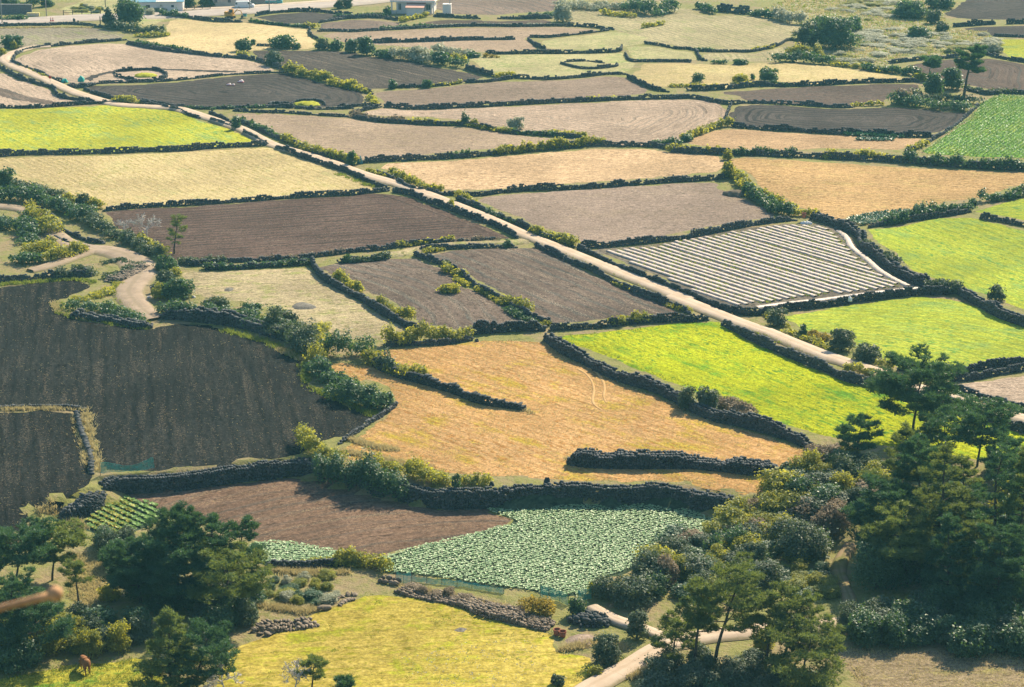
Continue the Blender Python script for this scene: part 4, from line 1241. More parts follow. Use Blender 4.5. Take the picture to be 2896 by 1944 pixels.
# ------------------------------------------------------------------ pines
def pine_parts(h, w, seed, start=0.35, dens=1.0, lean=(0, 0), nbr=18, round_=True, tuft=0.42, trunk_r=None):
    r = np.random.default_rng(seed)
    tr = trunk_r or (0.05 + 0.014 * h)
    m = MB()
    K = 9
    bend = np.cumsum(r.normal(0, 0.025 * h, (K, 2)), axis=0) * np.linspace(0, 1, K)[:, None]
    tp = [Vector((lean[0] * (q / (K - 1)) ** 1.3 + bend[q, 0] * 0.6, lean[1] * (q / (K - 1)) ** 1.3 + bend[q, 1] * 0.6, h * 0.96 * q / (K - 1))) for q in range(K)]
    tp[0].z = -0.2
    m.tube(tp, [tr * (1 - 0.85 * (q / (K - 1))) for q in range(K)], 7)

    def at(f):
        q = f * (K - 1)
        i = min(K - 2, int(q))
        return tp[i].lerp(tp[i + 1], q - i)
    pads = []
    az = r.uniform(0, 6.28)
    for k in range(nbr):
        f = start + (0.97 - start) * (k + r.uniform(0, 0.8)) / nbr
        u = (f - start) / (1 - start)
        env = (math.sqrt(max(0.04, 1 - (u * 1.25 - 0.35) ** 2 / 0.85)) if round_ else (1.05 - u) ** 0.8)
        ln = w * 0.5 * env * r.uniform(0.65, 1.12)
        az += 2.4 + r.uniform(-0.5, 0.5)
        p0 = at(f)
        d = Vector((math.cos(az), math.sin(az), 0))
        rise = r.uniform(0.02, 0.30) + 0.35 * u
        p1 = p0 + d * ln * 0.45 + Vector((0, 0, ln * rise * 0.2))
        p2 = p0 + d * ln + Vector((r.uniform(-.2, .2), r.uniform(-.2, .2), ln * rise))
        br = max(0.018, tr * 0.34 * (1 - 0.6 * u))
        m.tube([p0, p1, p2], [br, br * 0.65, br * 0.25], 5, False)
        side = Vector((-d.y, d.x, 0))
        nsub = max(3, int(3 + ln * 1.6))
        for q in range(nsub):
            g = 0.35 + 0.65 * (q + r.uniform(0, 0.6)) / nsub
            b0 = p1.lerp(p2, (g - 0.45) / 0.55) if g > 0.45 else p0.lerp(p1, g / 0.45)
            sl = ln * r.uniform(0.18, 0.36) * (1.15 - 0.5 * g)
            sg = 1 if q % 2 else -1
            b1 = b0 + side * sg * sl + d * sl * 0.55 + Vector((0, 0, sl * r.uniform(0.1, 0.6)))
            if r.random() < 0.6:
                m.tube([b0, b1], [br * 0.3, br * 0.12], 3, False)
            pads.append((b1, max(0.34, sl * 0.9)))
            if sl > 0.7:
                pads.append((b0.lerp(b1, 0.5), sl * 0.65))
        pads.append((p2, max(0.3, ln * 0.2)))
    for q in range(4):
        pads.append((at(0.9 + 0.03 * q) + Vector((r.uniform(-.3, .3), r.uniform(-.3, .3), 0.1 + 0.03 * h * q / 4)), 0.3 + 0.02 * h))
    cs, rs = [], []
    for c_, ra in pads:
        nt = max(4, int(1.35 * dens * (5 + 16 * ra * ra)))
        nt = min(nt, 42)
        o = unit(nt, r) * (r.random(nt) ** 0.4)[:, None] * np.array([ra, ra, ra * 0.48])
        cs.append(np.array(c_) + o)
        rs.append(np.full(nt, r.uniform(0, 1)))
    c = np.vstack(cs)
    pv = np.concatenate(rs)
    T = len(c)
    NN = 8
    d = unit(T * NN, r)
    d[:, 2] = np.abs(d[:, 2]) * 0.9 + 0.12
    d /= np.linalg.norm(d, axis=1)[:, None]
    cc = np.repeat(c, NN, axis=0)
    ln = tuft * r.uniform(0.6, 1.15, T * NN)[:, None]
    sd_ = np.cross(d, unit(T * NN, r))
    sd_ /= np.maximum(1e-6, np.linalg.norm(sd_, axis=1))[:, None]
    wd = tuft * 0.095
    v = np.stack([cc - sd_ * wd, cc + sd_ * wd, cc + d * ln], 1).reshape(-1, 3)
    me = np_mesh('crown', v, np.arange(3 * T * NN).reshape(-1, 3))
    face_var(me, np.clip(np.repeat(0.55 * pv, NN) + r.uniform(0, 0.45, T * NN), 0, 1))
    return m, me


def pine(label, t, bx_, by_, ty, wpx, seed, tx=None, start=0.35, dens=1.0, nbr=18, mat='needle', round_=True, group='pine trees', tuft=None, trunk_r=None):
    px, py = src(t, bx_, by_)
    gx, gy = ground_px(px, py)
    s = ppm(gy)
    h = (by_ - ty) / 2.336 / s / 0.94
    w = wpx / 2.336 / s
    lean = ((tx - bx_) / 2.336 / s if tx is not None else 0, 0)
    tf = tuft or float(np.clip(4.2 / (s * 0.3536), 0.33, 1.0))
    m, me = pine_parts(h, w, seed, start, dens, lean, nbr, round_, tf, trunk_r)
    root = thing('pine_tree', label, 'tree', (gx, gy, float(height(gx, gy))), 0, group)
    m.build('trunk', MATS['bark'], root, smooth=True)
    mobj('crown', me, MATS[mat], root)
    return root


def bare_tree(label, t, x, y, ty, wpx, seed, mat='bark_pale', n0=5):
    gx, gy = ground_px(*src(t, x, y))
    s = ppm(gy)
    h = (y - ty) / 2.336 / s / 0.94
    w = wpx / 2.336 / s
    r = np.random.default_rng(seed)
    tm, cm = MB(), MB()
    rr = 0.05 + 0.012 * h
    tm.tube([(0, 0, -0.1), (0.05 * h * r.uniform(-1, 1), 0, h * 0.2), (0, 0, h * 0.38)], [rr, rr * 0.8, rr * 0.6], 6)

    def grow(p, d, ln, rad, lev):
        q = p + d * ln
        mid = p.lerp(q, 0.5) + Vector(r.normal(0, ln * 0.06, 3))
        cm.tube([p, mid, q], [rad, rad * 0.8, rad * 0.55], 4 if lev < 2 else 3, False)
        if lev >= 4:
            return
        for _ in range(3 if lev < 2 else 3):
            nd = (d + Vector(r.normal(0, 0.55, 3)) + Vector((0, 0, 0.12))).normalized()
            grow(p.lerp(q, r.uniform(0.55, 1)), nd, ln * r.uniform(0.55, 0.8), max(0.028, rad * 0.55), lev + 1)
    for k in range(n0):
        a = 6.28 * k / n0 + r.uniform(-.4, .4)
        d = Vector((math.cos(a) * w / h * 1.1, math.sin(a) * w / h * 1.1, 0.75)).normalized()
        grow(Vector((0, 0, h * r.uniform(0.28, 0.4))), d, h * 0.25, rr * 0.5, 0)
    root = thing('bare_tree', label, 'tree', (gx, gy, float(height(gx, gy))))
    tm.build('trunk', MATS[mat], root, smooth=True)
    cm.build('crown', MATS[mat], root)
    return root


# ------------------------------------------------------------------ grass and crops nobody could count
TUFTS = {}


def tufts_at(kind, xy, hmin=0.15, hmax=0.4, spread=0.14, blades=5):
    TUFTS.setdefault(kind, []).append((np.asarray(xy), hmin, hmax, spread, blades))


def verge(kind, s, n, width=0.8, hmin=0.15, hmax=0.45, shift=0.2):
    p = resample(line(s) + np.array([0, shift]), 0.3)
    k = rng.integers(0, len(p), n)
    den = smooth_noise1(len(p), 5, n)[k]
    k = k[rng.random(n) < 0.6 + 0.5 * den]
    xy = p[k] + rng.normal(0, width * 0.45, (len(k), 2))
    tufts_at(kind, xy, hmin, hmax)


def flush_tufts(names):
    for kind, lst in TUFTS.items():
        V, F, R = [], [], []
        for xy, h0, h1, sp, bl in lst:
            n = len(xy)
            if not n:
                continue
            sc = np.clip(1.6 / (ppm(xy[:, 1]) * 0.3536), 0.12, 0.4) / 0.15
            z = height(xy[:, 0], xy[:, 1]) + 0.02
            c = np.repeat(np.column_stack([xy, z]), bl, axis=0)
            N = n * bl
            s = np.repeat(sc, bl)
            hh = rng.uniform(h0, h1, N)
            d = rng.normal(0, 0.5, (N, 2))
            base = c.copy()
            base[:, :2] += rng.normal(0, sp, (N, 2))
            tip = base + np.column_stack([d * hh[:, None], hh])
            a = rng.uniform(0, 6.28, N)
            wv = np.column_stack([np.cos(a), np.sin(a), np.zeros(N)]) * (0.05 * s)[:, None]
            v = np.stack([base - wv, base + wv, tip], 1)
            V.append(v.reshape(-1, 3))
            R.append(rng.uniform(0, 1, N))
        V = np.vstack(V)
        me = np_mesh('grass', V, np.arange(len(V)).reshape(-1, 3))
        face_var(me, np.concatenate(R))
        o = mobj('grass', me, MATS[kind])
        tag(o, names.get(kind, 'loose grass tufts along the field edges'), 'grass', kind='stuff')


def crop(key, mat, label, dx, dy, rowdir, leaf=0.3, nl=7, jit=0.08, parent=None, poly=None, up=0.55, off=0.0):
    P = FIELDS[key] if poly is None else line(poly)
    d = line(rowdir)
    d = d[1] - d[0]
    d /= np.hypot(*d)
    nrm = np.array([-d[1], d[0]])
    u, v = P @ d, P @ nrm
    U, Vv = np.meshgrid(np.arange(u.min(), u.max(), dx), np.arange(v.min() + off, v.max(), dy))
    xy = U.ravel()[:, None] * d + Vv.ravel()[:, None] * nrm
    xy = xy + rng.normal(0, jit, xy.shape)
    xy = xy[inside(P, xy)]
    n = len(xy)
    N = n * nl
    z = height(xy[:, 0], xy[:, 1]) + 0.16
    c = np.repeat(np.column_stack([xy, z]), nl, axis=0)
    a = np.tile(np.arange(nl) * (6.283 / nl), n) + np.repeat(rng.uniform(0, 6, n), nl) + rng.normal(0, 0.25, N)
    el = rng.uniform(0.15, 0.95, N) * up * 1.6
    s = np.repeat(rng.uniform(0.7, 1.2, n), nl) * rng.uniform(0.75, 1.2, N) * leaf
    ax = np.column_stack([np.cos(a) * np.cos(el), np.sin(a) * np.cos(el), np.sin(el)])
    sd_ = np.column_stack([-np.sin(a), np.cos(a), rng.normal(0, 0.25, N)])
    cc = c + ax * (s * 0.55)[:, None]
    me = quads(cc, ax * (s * 0.5)[:, None], sd_ * (s * 0.30)[:, None], 'crop', np.repeat(rng.uniform(0, 1, n), nl) * 0.25 + rng.uniform(0, 1, N) ** 1.3 * 0.75)
    o = mobj('crop', me, MATS[mat], parent)
    tag(o, label, 'crop', kind='stuff')
    return o

H = hedge
# hedges and creepers on the walls, far to near
H('a 900,305 1000,322 1120,337 1250,350', 'dark hedge on the wall below the small cream stubble', 1.5, 1.7)
H('a 730,188 850,208 950,225 1050,228', 'grey green hedge mass between weedy field and cream stubble', 3.0, 2.4, 'gloss')
H('a 900,245 1000,250 1110,238', 'yellow green creeper strip at the left tip of the cream stubble', 2.0, 1.3, 'ivy')
H('a 1070,112 1150,118 1230,120', 'dark low shrubs beside the asphalt road bend', 2.0, 1.8)
H('a 0,45 90,55 220,58', 'dark hedge cut off at the top left corner', 3.0, 3.5)
H('a -40,140 60,142 170,138', 'clipped dark hedge beside the asphalt road at the left edge', 2.5, 1.8)
H('a 1910,482 1990,508 2080,522 2160,548', 'rounded yellow green hedge between the two dark fields', 2.4, 2.3, 'ivy')
H('a 2175,562 2250,578 2336,592 b 60,562 160,600', 'second yellow green hedge run right of the dark oval field', 2.0, 1.6, 'ivy')
H('a 1600,812 1700,857 1800,902 1862,928', 'dark creeper on the lane wall above the taupe field', 1.3, 1.2)
H('a 1880,938 2000,988 2100,1028 2250,1064 2336,1090', 'yellow tinged hedge along the lane beside the taupe field', 1.8, 1.7, 'ivy')
H('a 1210,724 1400,726 1600,720 1750,716', 'low weeds on the wall below the dark oval field', 1.2, 0.8, 'dark')
H('a 110,438 200,474 280,512 330,530', 'green weeds between lane bend and its right wall', 0.9, 0.7, 'ivy')
H('a 1650,148 1800,168 2040,188', 'low pale weeds on the wall above the cream stubble', 1.2, 0.8, 'dark')
H('a 2020,185 2090,190', 'small yellow bush at the corner of the cream stubble', 1.6, 1.6, 'ivy')
H('b 432,152 500,132 600,116', 'pale yellow hedge below the white house', 1.6, 1.6, 'ivy')
H('b 290,202 440,190 640,180', 'dark hedge on the wall above the long taupe field', 1.3, 1.1)
H('b 640,175 900,168 1200,170 1430,165', 'thin pale grass line on the wall below the house field', 0.8, 0.5, 'pale')
H('b 0,118 200,115 330,110', 'dark garden shrubs left of the white house', 1.6, 1.2)
H('b 400,395 500,400 620,425', 'pale silvery scrub beside the dark furrowed field', 3.6, 3.0, 'pale')
H('b 640,345 760,365 900,375', 'pale silvery scrub below the long taupe field', 3.4, 2.4, 'pale')
H('b 740,440 800,445 850,455', 'dark tall hedge end beside the pasture', 2.6, 2.8)
H('b 780,400 860,420', 'yellow creeper top on the hedge beside the pasture', 1.6, 2.2, 'ivy')
H('b 985,385 1060,388', 'yellow flowering weeds at the corner of the pasture', 1.4, 1.0, 'gold')
H('b 1080,520 1170,510', 'pale green bush at the junction of pasture walls', 2.0, 1.5, 'ivy')
H('b 540,582 700,572 820,555', 'low yellow green creeper below the slanting furrows', 1.2, 0.9, 'ivy')
H('b 0,575 80,590 220,625', 'weedy tops of the wall between the dark fields', 1.3, 1.1, 'ivy')
H('b 230,660 260,700', 'yellow bush at the tip of the taupe furrows', 1.6, 1.4, 'ivy')
H('b 120,775 250,802 450,816', 'grey dry creeper at the left of the triangle field', 1.7, 1.3, 'dry')
H('b 450,818 650,830 850,835 940,850', 'yellow green creeper on the curving field wall', 1.5, 1.3, 'ivy')
H('b 950,855 1060,875 1150,887', 'green creeper beside the pale bush on the curving wall', 1.4, 1.1, 'ivy')
H('b 1160,888 1400,905 1600,918', 'dark creeper at the right end of the curving wall', 1.3, 1.1)
H('b 1400,895 1500,900 1640,918', 'bright creeper where two hedged walls meet', 1.6, 1.4, 'ivy')
H('b 760,1052 880,1044', 'small dark creeper patch on the peach stubble wall', 1.2, 1.5)
H('b 1050,1030 1250,1010 1500,987 1700,967 1760,962', 'long yellow green hedge above the peach stubble', 1.7, 1.9, 'ivy')
H('b 2100,972 2180,975 2260,985', 'dark bushy hedge above the right end of peach stubble', 1.8, 1.8)
H('b 2200,992 2336,1010', 'yellow green hedge above the right end of peach stubble', 1.4, 1.3, 'ivy')
H('b 1670,674 1830,664', 'bright low creeper on the long black wall', 1.2, 1.2, 'ivy')
H('b 1480,40 1700,70 1900,62 2000,60', 'pale scrub bank right of the furrowed far field', 6.0, 2.6, 'pale')
H('b 1940,80 2100,110 2230,80', 'dark creeper mass on the bank at the top', 5.0, 4.2)
H('b 1780,100 1950,120', 'yellow green low shrubs on the pale bank', 3.0, 1.4, 'ivy')
H('b 2040,190 2160,168', 'small yellow green bush on the pale terrace', 1.6, 1.2, 'ivy')
H('b 1300,118 1430,118', 'dark green creeper at the end of the gapped wall', 2.0, 1.4)
H('c 190,60 280,95', 'dark creeper left of the rounded stone wall', 2.2, 2.4)
H('c 540,108 620,118 700,130', 'dark green creeper right of the rounded stone wall', 2.2, 2.2)
H('c 700,130 800,160 900,165', 'pale shrub hedge above the striped terrace', 3.2, 3.2, 'pale')
H('c 720,415 800,412 900,418 1040,432', 'dark hedge clump at the left of the scrubland', 3.2, 3.0)
H('c 800,380 900,375 990,390', 'yellow creeper top of the clump by the scrubland', 2.4, 3.0, 'ivy')
H('c 1080,438 1280,458 1400,482', 'low green scrub along the pale yellow stubble', 1.8, 1.2, 'ivy')
H('c 1290,465 1450,485 1640,508', 'dark scrub hedge left of the far pines', 2.2, 2.0)
H('c 180,342 280,345', 'small dark creeper on the thin wavy wall', 1.2, 1.0)
H('c 560,340 690,318', 'yellow green creeper on the thin wavy wall', 1.4, 1.1, 'ivy')
H('c 290,424 370,428', 'dark low bush on the thin stubble wall', 1.4, 1.1)
H('c 0,578 150,578 280,582 330,588', 'bright weeds along the wall under the round bushes', 1.5, 0.9, 'ivy')
H('c 430,565 580,568', 'yellow green creeper between the round bushes', 1.6, 1.2, 'ivy')
H('c 650,568 780,578', 'dark creeper under the largest round bush', 1.6, 1.2)
H('c 1210,708 1300,705 1400,700', 'green creeper at the gap near the far pines', 1.3, 1.0, 'ivy')
H('c 1490,695 1600,705 1700,720 1850,735 2000,742', 'dark hedge bank under the far pines', 4.0, 2.7)
H('c 1560,650 1700,665 1850,670 2000,690', 'grey undergrowth behind the hedge bank of the far pines', 4.0, 2.0, 'gloss')
H('c 400,838 330,848 280,856', 'dark green hedge at the left tip of the dark looped field', 1.6, 2.2, 'ivy')
H('c 280,860 180,900 90,935', 'yellow green hedge slanting beside the tan stubble strip', 1.5, 1.5, 'ivy')
H('c 1690,960 1640,985 1570,1008', 'yellow green creeper left of the bright crop field', 1.5, 1.3, 'ivy')
H('c 0,1008 150,1014 340,1024', 'dark hedge above the right end of the peach field', 1.5, 1.6, 'ivy')
H('c 420,1030 550,1033', 'dark hedge right of the wall junction', 1.5, 1.7)
H('c 580,1028 700,1034 820,1040', 'dark green hedge below the tan stubble strip', 1.7, 1.9)
H('c 1000,1050 1150,1054 1300,1062 1500,1076', 'green hedge below the rows of greens', 1.8, 2.0, 'ivy')
H('c 1560,1080 1700,1095 1900,1110 2100,1122 2400,1134', 'dark hedge below the bright crop field', 2.2, 2.3)
H('c 1960,598 2100,628 2200,620 2400,628', 'grey weedy creeper above the bright crop field', 1.8, 1.3, 'gloss')
H('d -40,275 150,282 300,318 450,370 560,415', 'wide dark hedge between cream stubble and dirt track', 3.6, 2.6)
H('d 20,200 150,215 300,250 430,280', 'grey dry hedge top along the cream stubble', 3.0, 1.8, 'gloss')
H('d 430,300 540,320 650,335', 'bright yellow creeper at the lower tip of cream stubble', 2.4, 2.0, 'ivy')
H('d 570,430 640,465 760,528 870,570 940,618 1030,655', 'grey glossy hedge between dirt track and brown field', 2.8, 2.3, 'gloss')
H('d 930,560 1000,610 1080,650', 'green creeper under the lone pine', 2.0, 2.0, 'ivy')
H('d 180,380 240,430 300,495 345,510', 'yellow topped hedge on the inner side of the dirt track', 3.0, 2.6, 'ivy')
H('d 140,440 200,490 170,560', 'dark shrubs left of the yellow topped hedge', 3.2, 2.2)
H('d -20,420 40,470 90,490', 'dark brambles at the left edge beside the track', 3.0, 1.8)
H('d 90,695 200,700 260,690', 'dark hedge end above the dirt spur', 2.4, 1.6)
H('d 190,640 260,620 330,590', 'yellow green hedge top above the dirt spur', 3.0, 1.9, 'ivy')
H('d 300,690 420,665 530,625', 'dark green hedge along the dirt spur', 2.4, 2.0, 'ivy')
H('d 390,795 500,785 590,772', 'dark glossy shrubs on the wall above the black field', 2.2, 1.7, 'gloss')
H('d 720,790 800,760 900,720', 'grey brambles on the inner bank of the track bend', 2.6, 0.9, 'gloss')
H('d 700,700 780,680 860,700', 'grey brambles along the upper side of the track bend', 1.6, 0.6, 'gloss')
H('d 470,1005 600,1015 750,1045 900,1095', 'dark brambles on the grassy bank by the black field', 2.8, 1.5)
H('d 520,945 620,925 720,885 790,840', 'bright green growth on top of the grassy bank', 2.6, 0.7, 'ivy')
H('d 1180,705 1300,705 1480,690', 'grey brambles left of the olive fallow field', 1.6, 1.2, 'gloss')
H('d 1340,738 1420,738 1490,736', 'dark hedge end above the olive fallow field', 1.6, 1.3)
H('d 1500,738 1700,726 1900,716 2050,704', 'dark creeper on the wall above the olive fallow field', 1.2, 1.1)
H('d 1700,680 1900,670 2100,650 2250,632', 'pale dry weeds under the brown ploughed field', 1.2, 0.9, 'dry')
H('d 1070,1035 1200,1050 1400,1062 1600,1092 1750,1125 1880,1172', 'dark shrubs grown over the tall stone bank', 3.0, 2.4)
H('g 1820,110 1950,170 2030,260', 'glossy shrubs at the corner of the black and olive fields', 3.6, 3.6, 'gloss')
H('g 2110,120 2120,220 2080,330', 'yellow green hedge turning down beside the black field', 2.6, 2.6, 'ivy')
H('h -80,255 100,262 220,268', 'dark tall hedge above the left arm of orange stubble', 2.6, 3.2)
H('h 220,300 330,350 420,385 590,430', 'mixed green hedge on the spur in the orange stubble', 2.4, 2.2, 'ivy')
H('h 300,350 380,385', 'silvery glossy patch in the spur hedge', 1.6, 2.4, 'gloss')
H('g 2060,360 2150,420 2250,470 2336,520', 'dark hedge along the right side of the black field', 2.4, 2.3)
H('h 0,545 100,575 250,620 320,610', 'dark bushy hedge end at the orange stubble', 3.0, 3.0)
H('e 210,92 340,134', 'green weeds on the lane side of the peach field wall', 1.1, 0.9, 'ivy')
H('e 360,115 450,155 560,200 680,230', 'yellow topped hedge between lane and peach stubble', 1.7, 1.9, 'ivy')
H('e 800,282 850,285 910,300', 'yellow topped creeper where the grey field meets the lane', 1.6, 1.7, 'ivy')
H('e 920,330 1100,408 1250,458', 'dark creeper on the wall between lane and grey field', 1.1, 1.0)
H('e 1310,505 1400,530 1480,555 1575,592', 'bright creeper on the lower end of the grey field wall', 1.8, 1.8, 'ivy')
H('e 420,592 600,568 760,562', 'pale green growth along the grassy track', 1.3, 1.0, 'ivy')
H('e 760,562 900,558 1070,548', 'grey dry growth at the right end of the grassy track', 1.2, 0.9, 'dry')
H('e 110,692 230,682 340,668', 'grey brambles above the left taupe field', 1.5, 1.3, 'gloss')
H('e 590,630 700,610', 'pale weeds at the top corner of the right taupe field', 1.4, 0.7, 'ivy')
H('e 0,820 80,860 175,895', 'yellow topped creeper on the upper slanting olive field wall', 1.7, 1.9, 'ivy')
H('e 300,1000 400,1045 490,1085', 'yellow topped creeper on the lower slanting olive field wall', 1.8, 2.0, 'ivy')
H('h 350,192 500,180 650,170 850,155', 'large yellow topped hedge above the orange stubble', 2.2, 2.7, 'ivy')
H('e 705,755 780,775 855,790', 'yellow topped creeper high on the wall between taupe fields', 1.7, 1.7, 'ivy')
H('e 800,800 860,850', 'green weeds beside the wall between taupe fields', 1.5, 0.6, 'ivy')
H('e 930,880 1010,920 1110,980', 'green weeds low on the wall between taupe fields', 1.2, 0.8, 'ivy')
H('e 1125,960 1200,1000 1270,1040', 'yellow topped creeper low on the wall between taupe fields', 1.8, 2.1, 'ivy')
H('e 1140,1010 1230,1070 1310,1100', 'dark weeds at the foot of the wall between taupe fields', 1.6, 1.0)
H('e 1180,1118 1300,1122 1390,1110', 'pale green weeds on the bank above orange stubble', 1.6, 0.9, 'ivy')
H('e 1845,1112 1950,1095 2065,1090', 'yellow topped creeper above the lime green field', 1.6, 1.7, 'ivy')
H('e 1850,838 1950,870 2080,915', 'green weeds on the wall between taupe field and lane', 1.2, 0.8, 'ivy')
H('e 2200,980 2336,1030', 'green weeds near the lane crossing', 1.2, 0.7, 'ivy')
H('f 430,130 480,190 560,280', 'upper part of the slanting yellow topped hedge', 2.0, 2.2, 'ivy')
H('f 540,270 650,325 700,362 800,388', 'lower part of the slanting dark hedge', 2.2, 2.4, 'dark')
H('f 620,265 720,320 820,350', 'yellow top of the slanting hedge by tan stubble', 1.6, 2.0, 'ivy')
H('f 805,385 900,378 970,388', 'bright creeper over the terracotta pot', 1.6, 1.7, 'ivy')
H('f 1440,445 1600,408 1750,375 1900,358 1980,350', 'dark hedge above the larger green grass field', 2.0, 2.3)
H('f 2070,288 2200,280 2400,235', 'dark hedge at the right edge above the small green field', 2.0, 2.0)
H('f 1290,600 1400,665 1500,720', 'glossy brambles on the curving wall', 1.8, 1.9, 'gloss')
H('f 1740,880 1800,885 1890,895', 'grey brambles where three walls meet', 2.2, 2.0, 'gloss')
H('f 640,1040 760,1120', 'weeds beside the lane under the first round bush', 1.6, 0.6, 'ivy')
H('i 780,105 900,155 1060,215', 'weedy verge below the round roadside bushes', 1.6, 0.7, 'ivy')
H('i 920,115 1040,155', 'straw yellow weeds left of the largest roadside bush', 1.8, 1.0, 'gold')
H('i 1170,378 1240,372 1320,385', 'bright creeper hanging over the lane wall', 1.8, 1.5, 'ivy')
H('i 1390,325 1450,350', 'small yellow green bush at the corner of the green field', 1.6, 1.3, 'ivy')
H('i 1890,515 2050,568 2400,645', 'dark green weeds along the lane at the right edge', 1.4, 0.9, 'dark')
H('i 330,590 420,625 530,665', 'dry grassy creeper on the wall by the lime field', 2.2, 1.7, 'dry')
H('k -60,25 60,50 200,85 330,120 420,135', 'dark hedge above the brown ploughed field', 2.6, 4.6, 'dark', shift=-0.8, cap=26000)
H('h 200,1050 400,1060 560,1090 720,1130', 'green hedge top along the lower orange stubble', 2.2, 2.2, 'ivy', shift=1.2)
H('g 2030,960 2120,960 2210,975', 'yellow green bush at the end of the retaining wall', 2.6, 2.4, 'ivy', shift=1.0)
H('h 850,1120 1000,1125', 'yellow green creeper on the tall retaining wall', 1.6, 1.3, 'ivy', shift=1.0)
H('j 2040,595 2200,590 2336,600', 'low yellow creeper on the wall by the crop wedge', 1.6, 1.0, 'ivy')
H('k 10,600 110,585 210,600 320,640', 'bright yellow hedge at the corner of the pale crop', 1.8, 1.9, 'ivy')
H('k 1290,900 1400,925', 'golden yellow bush on the rubble row', 2.4, 1.7, 'gold')

B = bush
